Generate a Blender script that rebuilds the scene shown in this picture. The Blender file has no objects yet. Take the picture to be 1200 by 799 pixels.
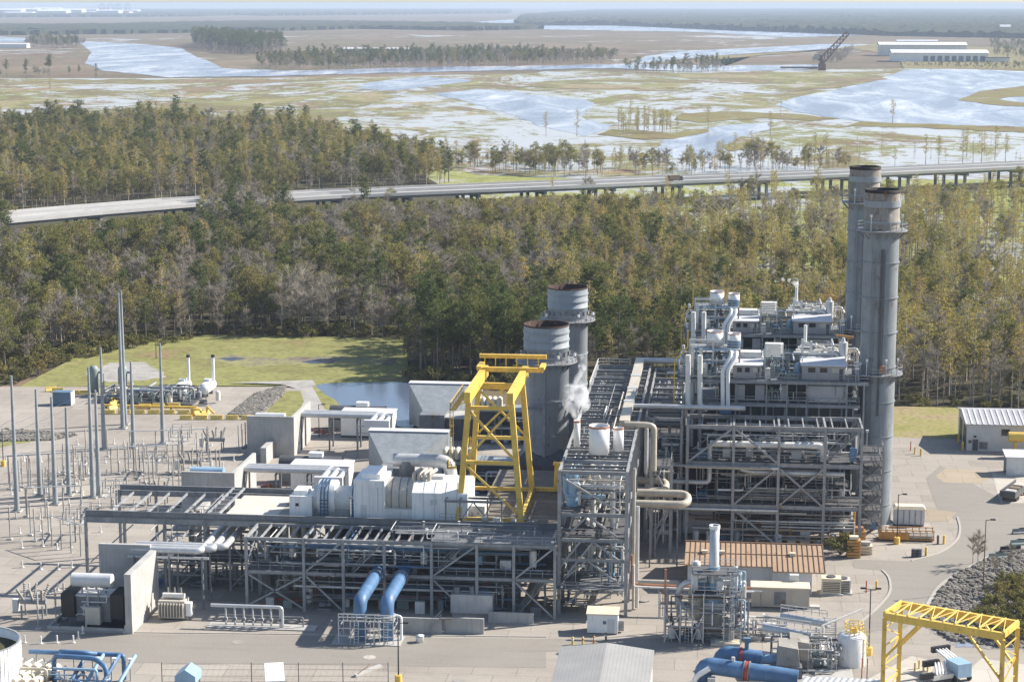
import bpy, math, random
from mathutils import Vector, Matrix, noise as mnoise
S = bpy.context.scene
COL = S.collection
R = math.radians
rnd = random.Random(7)

# ------------------------------------------------------------------ camera model (plant axes: X right along the units, Y away, Z up)
CAMH = 90.0
FPX = 2300.0
PITCH = math.atan(395 / FPX)
YAW = math.atan(257 / 2333.7)
cp, sp, cyw, syw = math.cos(PITCH), math.sin(PITCH), math.cos(YAW), math.sin(YAW)

def ray(px, py):
    a, b = px - 600, py - 399.5
    y, z = FPX * cp - b * sp, -(FPX * sp + b * cp)
    return (a * cyw - y * syw, a * syw + y * cyw, z)

def G(px, py, z=0.0):
    """where the line of sight through a photo pixel meets the level z"""
    r = ray(px, py)
    t = (z - CAMH) / r[2]
    return (r[0] * t, r[1] * t)

def WX(px, py, Y):
    r = ray(px, py)
    return r[0] * Y / r[1]

def WZ(px, py, Y):
    r = ray(px, py)
    return CAMH + r[2] * Y / r[1]

def proj(X, Y, Z):
    x, y, z = X * cyw + Y * syw, -X * syw + Y * cyw, Z - CAMH
    d, u = y * cp - z * sp, y * sp + z * cp
    if d < 1:
        return (-9999, -9999)
    return (600 + FPX * x / d, 399.5 - FPX * u / d)

cam = bpy.data.cameras.new("camera")
cam.sensor_width = 36
cam.lens = 36 * FPX / 1200
cam.clip_start, cam.clip_end = 1, 200000
co = bpy.data.objects.new("camera", cam)
COL.objects.link(co)
co.location = (0, 0, CAMH)
co.rotation_euler = (math.pi / 2 - PITCH, 0, YAW)
S.camera = co

# ------------------------------------------------------------------ light
SUN_EL, SUN_AZ = R(36), R(24)          # azimuth from +X towards +Y
w = bpy.data.worlds.new("World")
S.world = w
w.use_nodes = True
nt = w.node_tree
bg = nt.nodes["Background"]
sky = nt.nodes.new("ShaderNodeTexSky")
sky.sky_type = 'NISHITA'
sky.sun_disc = False
sky.sun_elevation = SUN_EL
sky.sun_rotation = math.pi / 2 - SUN_AZ
sky.altitude = 50
sky.air_density = 1.0
sky.dust_density = 0.7
sky.ozone_density = 1.0
nt.links.new(sky.outputs[0], bg.inputs[0])
bg.inputs[1].default_value = 0.085
sl = bpy.data.lights.new("sun", 'SUN')
sl.energy = 4.6
sl.angle = R(0.53)
sl.color = (1.0, 0.935, 0.83)
so = bpy.data.objects.new("sun", sl)
COL.objects.link(so)
sdir = Vector((math.cos(SUN_EL) * math.cos(SUN_AZ), math.cos(SUN_EL) * math.sin(SUN_AZ), math.sin(SUN_EL)))
so.rotation_euler = sdir.to_track_quat('Z', 'Y').to_euler()
so.location = (0, 300, 300)
S.view_settings.view_transform = 'Standard'
S.view_settings.look = 'None'
S.view_settings.exposure = 1.06
S.view_settings.gamma = 1
S.view_settings.use_curve_mapping = False
S.cycles.use_denoising = True
S.cycles.max_bounces = 6
S.cycles.diffuse_bounces = 3
S.cycles.glossy_bounces = 2
S.cycles.transmission_bounces = 2
S.cycles.transparent_max_bounces = 8
S.cycles.volume_bounces = 3
S.cycles.caustics_reflective = False
S.cycles.caustics_refractive = False

# ------------------------------------------------------------------ materials
def _n(nt, t, **k):
    n = nt.nodes.new(t)
    for a, b in k.items():
        setattr(n, a, b)
    return n

def ramp(nt, fac, stops):
    r = _n(nt, "ShaderNodeValToRGB")
    e = r.color_ramp.elements
    while len(e) < len(stops):
        e.new(0.5)
    for i, (p, c) in enumerate(stops):
        e[i].position = p
        e[i].color = (*c, 1)
    nt.links.new(fac, r.inputs[0])
    return r.outputs[0]

def noise_out(nt, vec, scale, detail=4, rough=0.55, dist=0.0, sc=None):
    if sc:
        m = _n(nt, "ShaderNodeMapping")
        m.inputs["Scale"].default_value = sc
        nt.links.new(vec, m.inputs[0])
        vec = m.outputs[0]
    n = _n(nt, "ShaderNodeTexNoise")
    n.inputs["Scale"].default_value = scale
    n.inputs["Detail"].default_value = detail
    n.inputs["Roughness"].default_value = rough
    n.inputs["Distortion"].default_value = dist
    nt.links.new(vec, n.inputs[0])
    return n.outputs["Fac"]

def mixc(nt, fac, a, b, mode='MIX'):
    m = _n(nt, "ShaderNodeMix", data_type='RGBA', blend_type=mode)
    if isinstance(fac, (int, float)):
        m.inputs[0].default_value = fac
    else:
        nt.links.new(fac, m.inputs[0])
    for i, v in ((6, a), (7, b)):
        if isinstance(v, tuple):
            m.inputs[i].default_value = (*v, 1)
        else:
            nt.links.new(v, m.inputs[i])
    return m.outputs[2]

def maprange(nt, v, a, b, c=0.0, d=1.0):
    m = _n(nt, "ShaderNodeMapRange")
    m.clamp = True
    for i, x in ((1, a), (2, b), (3, c), (4, d)):
        m.inputs[i].default_value = x
    nt.links.new(v, m.inputs[0])
    return m.outputs[0]

def mathn(nt, op, a, b=0.0):
    m = _n(nt, "ShaderNodeMath", operation=op)
    for i, v in ((0, a), (1, b)):
        if isinstance(v, (int, float)):
            m.inputs[i].default_value = v
        else:
            nt.links.new(v, m.inputs[i])
    return m.outputs[0]

def new_mat(name):
    m = bpy.data.materials.new(name)
    m.use_nodes = True
    b = m.node_tree.nodes["Principled BSDF"]
    g = _n(m.node_tree, "ShaderNodeNewGeometry")
    return m, m.node_tree, b, g.outputs["Position"]

def scale3(c, k):
    return tuple(max(0.0, min(1.0, x * k)) for x in c)

def paint(name, col, rough=0.5, metal=0.0, var=0.25, scale=0.5, streak=0.25, rust=0.0, rustcol=(0.16, 0.075, 0.04), spec=0.4, ribs=None):
    """painted or galvanised surface: mottled tone, vertical run-off streaks, rust blooms, optional pressed ribs"""
    m, nt, b, P = new_mat(name)
    n1 = noise_out(nt, P, scale, 5, 0.6)
    c = mixc(nt, maprange(nt, n1, 0.3, 0.7), scale3(col, 1 - var), scale3(col, 1 + var * 0.5))
    if streak:
        n2 = noise_out(nt, P, 1.0, 4, 0.6, sc=(2.2, 2.2, 0.16))
        c = mixc(nt, maprange(nt, n2, 0.52, 0.72, 0, streak), c, scale3(col, 0.45))
    if rust:
        n3 = noise_out(nt, P, 0.9, 6, 0.65, sc=(1, 1, 0.5))
        c = mixc(nt, maprange(nt, n3, 0.62 - rust * 0.25, 0.72 - rust * 0.2, 0, 0.85), c, rustcol)
    nt.links.new(c, b.inputs["Base Color"])
    b.inputs["Roughness"].default_value = rough
    b.inputs["Metallic"].default_value = metal
    b.inputs["Specular IOR Level"].default_value = spec
    return m

M = {}
M['steel'] = paint('galvanised_steel', (0.3, 0.305, 0.315), 0.55, 0.0, 0.3, 0.6, 0.25, 0.12)
M['steel_dark'] = paint('dark_steel', (0.09, 0.095, 0.105), 0.6, 0.0, 0.35, 0.5, 0.3, 0.15)
M['steel_mid'] = paint('mid_steel', (0.19, 0.2, 0.215), 0.55, 0.0, 0.3, 0.5, 0.3, 0.15)
M['grating'] = paint('grating', (0.1, 0.1, 0.105), 0.7, 0.0, 0.35, 0.9, 0.0, 0.1)
M['white'] = paint('white_paint', (0.8, 0.8, 0.79), 0.45, 0.0, 0.12, 0.4, 0.32, 0.0)
M['dirty_white'] = paint('weathered_white', (0.68, 0.67, 0.64), 0.5, 0.0, 0.16, 0.35, 0.35, 0.06)
M['lagging'] = paint('pipe_lagging', (0.55, 0.555, 0.56), 0.38, 0.25, 0.15, 0.8, 0.2)
M['tan_lagging'] = paint('tan_lagging', (0.5, 0.45, 0.37), 0.5, 0.1, 0.2, 0.6, 0.25)
M['blue'] = paint('blue_paint', (0.09, 0.185, 0.335), 0.5, 0.0, 0.3, 0.6, 0.35, 0.04)
M['pale_blue'] = paint('pale_blue_paint', (0.28, 0.42, 0.56), 0.4, 0.0, 0.15, 0.5, 0.2)
M['slate_blue'] = paint('slate_blue', (0.12, 0.2, 0.29), 0.5, 0.0, 0.2, 0.5, 0.25)
M['yellow'] = paint('yellow_paint', (0.74, 0.5, 0.1), 0.5, 0.0, 0.22, 0.5, 0.4, 0.09)
M['pale_yellow'] = paint('faded_yellow', (0.75, 0.55, 0.16), 0.6, 0.0, 0.2, 1.5, 0.2)
M['orange'] = paint('orange_paint', (0.5, 0.26, 0.08), 0.55, 0.0, 0.25, 0.8, 0.3)
M['red'] = paint('red_paint', (0.4, 0.06, 0.04), 0.5, 0.0, 0.2, 0.8, 0.2)
M['rust'] = paint('rust', (0.16, 0.08, 0.05), 0.85, 0.0, 0.45, 1.2, 0.3)
M['stack'] = paint('stack_steel', (0.29, 0.32, 0.35), 0.5, 0.0, 0.18, 0.25, 0.35, 0.02)
M['stack_old'] = paint('weathered_stack', (0.24, 0.265, 0.285), 0.55, 0.0, 0.25, 0.2, 0.5, 0.10, (0.13, 0.1, 0.08))
M['stack_rust'] = paint('rust_stained_stack', (0.28, 0.255, 0.225), 0.65, 0.0, 0.35, 0.4, 0.5, 0.35, (0.15, 0.085, 0.055))
M['soot'] = paint('soot', (0.03, 0.025, 0.022), 0.9, 0.0, 0.4, 0.8, 0.0, 0.1)
M['black'] = paint('black', (0.025, 0.025, 0.028), 0.5, 0.0, 0.2, 0.8, 0.0)
M['conc'] = paint('concrete', (0.42, 0.41, 0.395), 0.85, 0.0, 0.2, 0.3, 0.4, 0.0)
M['conc_deck'] = paint('deck_concrete', (0.56, 0.52, 0.45), 0.85, 0.0, 0.12, 0.25, 0.0)
M['conc_old'] = paint('stained_concrete', (0.33, 0.31, 0.28), 0.9, 0.0, 0.3, 0.3, 0.4, 0.04)
M['filter_grey'] = paint('filter_house_grey', (0.29, 0.315, 0.335), 0.5, 0.0, 0.2, 0.7, 0.3, 0.0)
M['casing'] = paint('boiler_casing', (0.062, 0.066, 0.074), 0.6, 0.0, 0.3, 0.25, 0.4, 0.06)
M['panel'] = paint('grey_siding', (0.36, 0.355, 0.37), 0.55, 0.0, 0.12, 0.3, 0.2, 0.0)
M['roof_light'] = paint('pale_roof', (0.6, 0.6, 0.62), 0.45, 0.0, 0.08, 0.3, 0.0)
M['tan_roof'] = paint('tan_metal_roof', (0.43, 0.3, 0.2), 0.55, 0.0, 0.14, 0.3, 0.0, 0.02)
M['tan_rib'] = paint('tan_roof_seam', (0.2, 0.12, 0.075), 0.6, 0.0, 0.2, 0.5, 0.0)
M['siding'] = paint('pale_siding', (0.58, 0.59, 0.6), 0.5, 0.0, 0.1, 0.4, 0.25)
M['cream'] = paint('cream_roof', (0.66, 0.58, 0.44), 0.6, 0.0, 0.1, 0.6, 0.0)
M['beige'] = paint('beige_siding', (0.52, 0.48, 0.42), 0.6, 0.0, 0.12, 0.5, 0.25)
M['glass'] = paint('dark_glass', (0.03, 0.035, 0.04), 0.15, 0.0, 0.2, 0.8, 0.0, spec=0.6)
M['wood'] = paint('weathered_wood', (0.2, 0.15, 0.1), 0.8, 0.0, 0.3, 0.8, 0.3)
M['copper'] = paint('rusty_insulation', (0.42, 0.2, 0.12), 0.6, 0.0, 0.3, 0.8, 0.2)
M['green_grey'] = paint('grey_green_paint', (0.22, 0.27, 0.26), 0.5, 0.0, 0.2, 0.5, 0.25)
M['deck_brown'] = paint('deck_planks', (0.17, 0.15, 0.125), 0.85, 0.0, 0.3, 0.5, 0.2)
M['ring_and_shade_blue'] = paint('ring_and_shade_blue', (0.05, 0.11, 0.21), 0.5, 0.0, 0.2, 0.5, 0.2)  # end frame blue; also painted shade on the inner cooling pipes
M['liner'] = paint('scorched_liner', (0.055, 0.03, 0.022), 0.9, 0.0, 0.4, 0.8, 0.2, 0.2)
M['shed_roof'] = paint('shed_roof', (0.31, 0.305, 0.295), 0.55, 0.0, 0.1, 0.25, 0.0)
M['bark'] = paint('bark', (0.2, 0.165, 0.135), 0.9, 0.0, 0.4, 0.8, 0.0)
M['pale_bark'] = paint('pale_bark', (0.38, 0.335, 0.29), 0.9, 0.0, 0.4, 0.8, 0.0)
M['road_deck'] = paint('bridge_deck', (0.34, 0.335, 0.325), 0.85, 0.0, 0.1, 0.02, 0.0)
M['parapet'] = paint('bridge_parapet', (0.48, 0.47, 0.46), 0.85, 0.0, 0.15, 0.1, 0.2)
M['girder'] = paint('bridge_girder', (0.22, 0.23, 0.24), 0.85, 0.0, 0.2, 0.1, 0.3)

# ------------------------------------------------------------------ mesh builder
class MB:
    def __init__(s):
        s.v, s.f, s.sm = [], [], []

    def add(s, vs, fs, smooth=False):
        o = len(s.v)
        s.v += [tuple(v) for v in vs]
        s.f += [tuple(i + o for i in f) for f in fs]
        s.sm += [smooth] * len(fs)
        return s

    def box(s, x0, x1, y0, y1, z0, z1):
        v = [(x, y, z) for z in (z0, z1) for y in (y0, y1) for x in (x0, x1)]
        return s.add(v, [(0, 2, 3, 1), (4, 5, 7, 6), (0, 1, 5, 4), (2, 6, 7, 3), (0, 4, 6, 2), (1, 3, 7, 5)])

    def cbox(s, x, y, z, dx, dy, dz):
        return s.box(x - dx / 2, x + dx / 2, y - dy / 2, y + dy / 2, z, z + dz)

    def hexa(s, lo, hi):
        """two rings of four points: lower and upper"""
        return s.add(list(lo) + list(hi), [(3, 2, 1, 0), (4, 5, 6, 7), (0, 1, 5, 4), (1, 2, 6, 5), (2, 3, 7, 6), (3, 0, 4, 7)])

    def _axes(s, p, q):
        d = (Vector(q) - Vector(p))
        L = d.length
        d = d / L if L else Vector((0, 0, 1))
        up = Vector((0, 0, 1)) if abs(d.z) < 0.95 else Vector((0, 1, 0))
        a = d.cross(up).normalized()
        b = a.cross(d).normalized()
        return d, a, b

    def bar(s, p, q, w, h=None):
        """rectangular bar from p to q, w across, h deep"""
        h = h or w
        p, q = Vector(p), Vector(q)
        d, a, b = s._axes(p, q)
        r = [a * (w / 2) + b * (h / 2), -a * (w / 2) + b * (h / 2), -a * (w / 2) - b * (h / 2), a * (w / 2) - b * (h / 2)]
        return s.hexa([p + k for k in r], [q + k for k in r])

    def ibeam(s, p, q, w, h, t=0.05):
        p, q = Vector(p), Vector(q)
        d, a, b = s._axes(p, q)
        o = b * (h / 2 - t / 2)
        s.bar(p + o, q + o, w, t)
        s.bar(p - o, q - o, w, t)
        s.bar(p, q, t, h - 2 * t)
        return s

    def cyl(s, p, q, r, r2=None, n=10, caps=True, smooth=True):
        r2 = r if r2 is None else r2
        p, q = Vector(p), Vector(q)
        d, a, b = s._axes(p, q)
        c = [(math.cos(2 * math.pi * i / n), math.sin(2 * math.pi * i / n)) for i in range(n)]
        A = [p + (a * x + b * y) * r for x, y in c]
        B = [q + (a * x + b * y) * r2 for x, y in c]
        s.add(A + B, [((i + 1) % n, i, n + i, n + (i + 1) % n) for i in range(n)], smooth)
        if caps:
            s.add(A, [tuple(range(n))])
            s.add(B, [tuple(range(n - 1, -1, -1))])
        return s

    def lathe(s, cx, cy, prof, n=24, smooth=True):
        """surface of revolution about a vertical axis; prof = [(r, z), ...]"""
        v, f = [], []
        for r, z in prof:
            for i in range(n):
                t = 2 * math.pi * i / n
                v.append((cx + r * math.cos(t), cy + r * math.sin(t), z))
        for k in range(len(prof) - 1):
            for i in range(n):
                j = (i + 1) % n
                f.append((k * n + i, k * n + j, (k + 1) * n + j, (k + 1) * n + i))
        return s.add(v, f, smooth)

    def ring(s, cx, cy, r0, r1, z0, z1, n=24):
        v = []
        for r, z in ((r1, z0), (r1, z1), (r0, z1), (r0, z0)):
            for i in range(n):
                t = 2 * math.pi * i / n
                v.append((cx + r * math.cos(t), cy + r * math.sin(t), z))
        f = []
        for k in range(4):
            for i in range(n):
                j = (i + 1) % n
                k2 = (k + 1) % 4
                f.append((k * n + i, k * n + j, k2 * n + j, k2 * n + i))
        return s.add(v, f)

    def tube(s, path, r, n=8, bend=0.0):
        """round pipe along a polyline with rounded elbows"""
        P = [Vector(p) for p in path]
        if bend and len(P) > 2:
            Q = [P[0]]
            for i in range(1, len(P) - 1):
                a, b, c = P[i - 1], P[i], P[i + 1]
                k = min(bend, (a - b).length * 0.48, (c - b).length * 0.48)
                p0, p1 = b + (a - b).normalized() * k, b + (c - b).normalized() * k
                for t in (0, 0.25, 0.5, 0.75, 1):
                    Q.append(p0 * (1 - t) ** 2 + b * 2 * t * (1 - t) + p1 * t * t)
            Q.append(P[-1])
            P = Q
        m = len(P)
        d0 = (P[1] - P[0]).normalized()
        up = Vector((0, 0, 1)) if abs(d0.z) < 0.9 else Vector((1, 0, 0))
        a = d0.cross(up).normalized()
        rings = []
        for i in range(m):
            if i == 0:
                d = d0
            elif i == m - 1:
                d = (P[i] - P[i - 1]).normalized()
            else:
                d = ((P[i] - P[i - 1]).normalized() + (P[i + 1] - P[i]).normalized())
                d = d.normalized() if d.length > 1e-6 else (P[i] - P[i - 1]).normalized()
            a = (a - d * a.dot(d))
            a = a.normalized() if a.length > 1e-6 else d.orthogonal().normalized()
            b = d.cross(a)
            rings.append([P[i] + (a * math.cos(2 * math.pi * k / n) + b * math.sin(2 * math.pi * k / n)) * r for k in range(n)])
        v = [p for g in rings for p in g]
        f = [(i * n + k, i * n + (k + 1) % n, (i + 1) * n + (k + 1) % n, (i + 1) * n + k) for i in range(m - 1) for k in range(n)]
        s.add(v, f, True)
        s.add(rings[0], [tuple(range(n - 1, -1, -1))])
        s.add(rings[-1], [tuple(range(n))])
        return s

    def prism(s, pts, axis, a0, a1):
        """polygon pts (two coordinates) extruded along axis 'x' or 'y' or 'z'"""
        def mk(u, v, t):
            return {'x': (t, u, v), 'y': (u, t, v), 'z': (u, v, t)}[axis]
        n = len(pts)
        A = [mk(*p, a0) for p in pts]
        B = [mk(*p, a1) for p in pts]
        return s.add(A + B, [tuple(range(n)), tuple(range(2 * n - 1, n - 1, -1))] + [((i + 1) % n, i, n + i, n + (i + 1) % n) for i in range(n)])

    def rail(s, pts, h=1.1, post=1.8, r=0.035):
        """handrail along a polyline: posts, top rail, mid rail"""
        for a, b in zip(pts, pts[1:]):
            a, b = Vector(a), Vector(b)
            L = (b - a).length
            k = max(1, int(round(L / post)))
            for i in range(k + 1):
                p = a.lerp(b, i / k)
                s.bar(p, p + Vector((0, 0, h)), r * 2)
            for hh in (h, h * 0.55):
                s.bar(a + Vector((0, 0, hh)), b + Vector((0, 0, hh)), r * 2)
        return s

    def build(s, name, mat, parent=None, loc=None):
        me = bpy.data.meshes.new(name)
        me.from_pydata(s.v, [], s.f)
        if any(s.sm):
            me.polygons.foreach_set("use_smooth", s.sm)
        me.validate()
        me.update()
        mm = M[mat] if isinstance(mat, str) else mat
        me.materials.append(mm)
        o = bpy.data.objects.new(name, me)
        COL.objects.link(o)
        if parent is not None:
            o.parent = parent
            if loc is None:
                # geometry is written in world numbers: bring it into the parent's frame
                off = Vector((0, 0, 0))
                p = parent
                while p is not None:
                    off += p.location
                    p = p.parent
                me.transform(Matrix.Translation(-off))
        if loc is not None:
            o.location = loc
        return o

def thing(name, label, cat, loc, group=None, rz=0.0):
    o = bpy.data.objects.new(name, None)
    o.empty_display_size = 0.5
    COL.objects.link(o)
    o.location = loc
    o.rotation_euler = (0, 0, rz)
    o["label"] = label
    o["category"] = cat
    if group:
        o["group"] = group
    return o

def tag(o, label, cat, group=None):
    o["label"] = label
    o["category"] = cat
    if group:
        o["group"] = group
    return o

def struct(o, kind='structure'):
    o["kind"] = kind
    return o

KIDS = {}
def copy_tree(o, loc=None, label=None, parent=None, group=None):
    c = o.copy()
    COL.objects.link(c)
    if parent is not None:
        c.parent = parent
    if loc is not None:
        c.location = loc
    if label:
        c["label"] = label
    if group:
        c["group"] = group
    if o.name not in KIDS:
        KIDS[o.name] = [k for k in bpy.data.objects if k.parent == o]
    for k in KIDS[o.name]:
        copy_tree(k, parent=c)
    return c
# ------------------------------------------------------------------ setting: ground, water, roads
def vegmat(name, cols, scale, rough=0.95, fine=None):
    m, nt, b, P = new_mat(name)
    n1 = noise_out(nt, P, scale, 6, 0.62, 0.3)
    k = len(cols)
    c = ramp(nt, n1, [(0.3 + 0.4 * i / (k - 1), cols[i]) for i in range(k)])
    n2 = noise_out(nt, P, fine or scale * 14, 3, 0.6)
    c = mixc(nt, maprange(nt, n2, 0.35, 0.65, 0.72, 1.12), (0, 0, 0), c)
    nt.links.new(c, b.inputs["Base Color"])
    b.inputs["Roughness"].default_value = rough
    b.inputs["Specular IOR Level"].default_value = 0.1
    return m

M['litter'] = vegmat('forest_floor', [(0.05, 0.042, 0.03), (0.085, 0.075, 0.045), (0.07, 0.085, 0.035)], 0.03)
M['far_land'] = vegmat('far_marsh_land', [(0.1, 0.068, 0.055), (0.2, 0.145, 0.105), (0.135, 0.115, 0.07), (0.21, 0.155, 0.115), (0.12, 0.075, 0.06)], 0.0016, fine=0.03)
M['grass'] = vegmat('field_grass', [(0.26, 0.19, 0.11), (0.2, 0.19, 0.075), (0.25, 0.245, 0.095), (0.21, 0.21, 0.075), (0.34, 0.29, 0.16)], 0.05, fine=0.6)
M['marsh_grass'] = vegmat('marsh_grass', [(0.2, 0.19, 0.08), (0.2, 0.16, 0.08), (0.25, 0.22, 0.1), (0.16, 0.11, 0.065)], 0.01, fine=0.15)
M['bank_grass'] = vegmat('bank_grass', [(0.15, 0.17, 0.05), (0.24, 0.24, 0.08), (0.25, 0.21, 0.1)], 0.05, fine=0.8)
M['rock'] = vegmat('riprap', [(0.12, 0.115, 0.11), (0.27, 0.26, 0.245), (0.36, 0.35, 0.335)], 0.9, fine=2.2)
M['gravel'] = vegmat('gravel', [(0.27, 0.255, 0.235), (0.36, 0.345, 0.325), (0.42, 0.4, 0.375)], 0.25, fine=3.0)

def yard_mat(name, base, warm, dirt, joints=True):
    m, nt, b, P = new_mat(name)
    n1 = noise_out(nt, P, 0.035, 6, 0.6, 0.4)
    c = mixc(nt, maprange(nt, n1, 0.35, 0.68), base, warm)
    n2 = noise_out(nt, P, 0.16, 6, 0.7, 0.8)
    c = mixc(nt, maprange(nt, n2, 0.55, 0.75, 0, 0.45), c, dirt)
    n4 = noise_out(nt, P, 0.5, 4, 0.6, 0.2, sc=(0.12, 1.0, 1.0))      # tyre-swept bands along the plant
    c = mixc(nt, maprange(nt, n4, 0.5, 0.72, 0, 0.3), c, scale3(base, 0.72))
    n5 = noise_out(nt, P, 0.6, 5, 0.7, 1.5)                            # oil drips
    c = mixc(nt, maprange(nt, n5, 0.68, 0.76, 0, 0.5), c, scale3(dirt, 0.45))
    if joints:
        for sc_, wid, dk in ((1 / 6.1, 0.012, 0.28),):
            br = _n(nt, "ShaderNodeTexBrick")
            br.offset = 0.5
            br.inputs["Scale"].default_value = sc_
            br.inputs["Mortar Size"].default_value = wid
            br.inputs["Mortar Smooth"].default_value = 0.3
            br.inputs["Brick Width"].default_value = 1.0
            br.inputs["Row Height"].default_value = 0.8
            br.inputs["Color1"].default_value = (0.93, 0.93, 0.93, 1)
            br.inputs["Color2"].default_value = (1.05, 1.05, 1.05, 1)
            br.inputs["Mortar"].default_value = (1 - dk, 1 - dk, 1 - dk, 1)
            nt.links.new(P, br.inputs["Vector"])
            c = mixc(nt, 1.0, c, br.outputs["Color"], 'MULTIPLY')
    n3 = noise_out(nt, P, 3.0, 3, 0.7)
    c = mixc(nt, maprange(nt, n3, 0.3, 0.7, 0.86, 1.06), (0, 0, 0), c)
    nt.links.new(c, b.inputs["Base Color"])
    b.inputs["Roughness"].default_value = 0.95
    b.inputs["Specular IOR Level"].default_value = 0.15
    return m

M['yard'] = yard_mat('yard_gravel', (0.3, 0.268, 0.235), (0.38, 0.345, 0.305), (0.2, 0.175, 0.15))
M['road'] = yard_mat('worn_asphalt', (0.25, 0.23, 0.205), (0.28, 0.26, 0.23), (0.23, 0.205, 0.175), False)
M['pad'] = yard_mat('concrete_pad', (0.46, 0.425, 0.37), (0.5, 0.465, 0.41), (0.36, 0.33, 0.28))
M['wet_mud'] = vegmat('wet_mud', [(0.13, 0.11, 0.085), (0.2, 0.17, 0.13), (0.26, 0.25, 0.12), (0.17, 0.14, 0.11)], 0.08, fine=0.6)
M['mud'] = yard_mat('mud_stain', (0.33, 0.27, 0.2), (0.37, 0.315, 0.24), (0.27, 0.215, 0.15))
M['kerb'] = yard_mat('kerb_concrete', (0.37, 0.35, 0.315), (0.42, 0.4, 0.365), (0.25, 0.23, 0.2), False)

def water_nodes(nt, b, P, col, rough, wave, bump):
    b.inputs["Base Color"].default_value = (*col, 1)
    b.inputs["Roughness"].default_value = rough
    b.inputs["IOR"].default_value = 1.33
    n = noise_out(nt, P, wave, 3, 0.6, sc=(1.0, 2.0, 1.0))
    bp = _n(nt, "ShaderNodeBump")
    bp.inputs["Strength"].default_value = bump
    bp.inputs["Distance"].default_value = 0.3
    nt.links.new(n, bp.inputs["Height"])
    nt.links.new(bp.outputs[0], b.inputs["Normal"])

def water(name, col, rough=0.15, wave=0.3, bump=0.3):
    m, nt, b, P = new_mat(name)
    water_nodes(nt, b, P, col, rough, wave, bump)
    return m

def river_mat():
    """wind-ruffled river: dark calm tones and pale glitter painted into the base colour"""
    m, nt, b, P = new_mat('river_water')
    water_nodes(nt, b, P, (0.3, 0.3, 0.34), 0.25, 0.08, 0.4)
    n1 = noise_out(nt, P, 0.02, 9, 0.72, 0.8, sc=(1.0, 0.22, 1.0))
    c = ramp(nt, n1, [(0.38, (0.13, 0.15, 0.23)), (0.5, (0.25, 0.27, 0.35)), (0.6, (0.45, 0.46, 0.52)), (0.68, (0.7, 0.7, 0.72))])  # pale stops paint the glints on the ripples as streaks
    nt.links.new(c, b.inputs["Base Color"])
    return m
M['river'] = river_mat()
M['pond'] = water('pond_water', (0.09, 0.115, 0.17), 0.07, 0.5, 0.06)

def wet_marsh(name, lo, hi, cols, scale=0.012):
    """flooded marsh: open water between mats of reed and weed"""
    m, nt, b, P = new_mat(name)
    w_ = _n(nt, "ShaderNodeBsdfPrincipled")
    water_nodes(nt, w_, P, (0.4, 0.4, 0.41), 0.3, 0.3, 0.1)
    n1 = noise_out(nt, P, scale, 12, 0.72, 1.6, sc=(1.0, 0.45, 1.0))
    nb = noise_out(nt, P, scale * 0.2, 4, 0.6, 0.8)
    nf = noise_out(nt, P, scale * 9, 6, 0.7, 0.6, sc=(0.6, 1.0, 1.0))
    s_ = mathn(nt, 'ADD', n1, maprange(nt, nb, 0.3, 0.7, -0.09, 0.09))
    s_ = mathn(nt, 'ADD', s_, maprange(nt, nf, 0.25, 0.75, -0.12, 0.12))
    fac = maprange(nt, s_, lo, hi)
    n2 = noise_out(nt, P, scale * 1.7, 10, 0.7, 1.0, sc=(0.8, 0.6, 1))
    k = len(cols)
    c = ramp(nt, n2, [(0.34 + 0.32 * i / (k - 1), cols[i]) for i in range(k)])
    n3 = noise_out(nt, P, scale * 26, 4, 0.65)
    c = mixc(nt, maprange(nt, n3, 0.3, 0.7, 0.68, 1.14), (0, 0, 0), c)
    nt.links.new(c, b.inputs["Base Color"])
    b.inputs["Roughness"].default_value = 0.95
    b.inputs["Specular IOR Level"].default_value = 0.1
    ms = _n(nt, "ShaderNodeMixShader")
    nt.links.new(fac, ms.inputs[0])
    nt.links.new(w_.outputs[0], ms.inputs[1])
    nt.links.new(b.outputs[0], ms.inputs[2])
    nt.links.new(ms.outputs[0], nt.nodes["Material Output"].inputs["Surface"])
    return m

MARSH_COLS = [(0.17, 0.1, 0.07), (0.25, 0.19, 0.12), (0.16, 0.14, 0.075), (0.22, 0.22, 0.09), (0.32, 0.26, 0.17), (0.2, 0.13, 0.085)]
M['marsh'] = wet_marsh('flooded_marsh', 0.45, 0.52, MARSH_COLS)
M['marsh_open'] = wet_marsh('open_marsh', 0.475, 0.54, [(0.17, 0.12, 0.075), (0.2, 0.17, 0.085), (0.2, 0.21, 0.085), (0.24, 0.2, 0.13)], 0.011)
M['marsh_dry'] = wet_marsh('dry_marsh', 0.41, 0.46, MARSH_COLS, 0.006)
M['swamp'] = wet_marsh('swamp', 0.38, 0.46, [(0.15, 0.14, 0.055), (0.24, 0.26, 0.08), (0.3, 0.31, 0.11), (0.2, 0.16, 0.09)], 0.03)

M['reeds'] = wet_marsh('reeds', 0.30, 0.38, [(0.14, 0.095, 0.055), (0.2, 0.16, 0.08), (0.2, 0.19, 0.075), (0.25, 0.21, 0.11)], 0.02)

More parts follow.
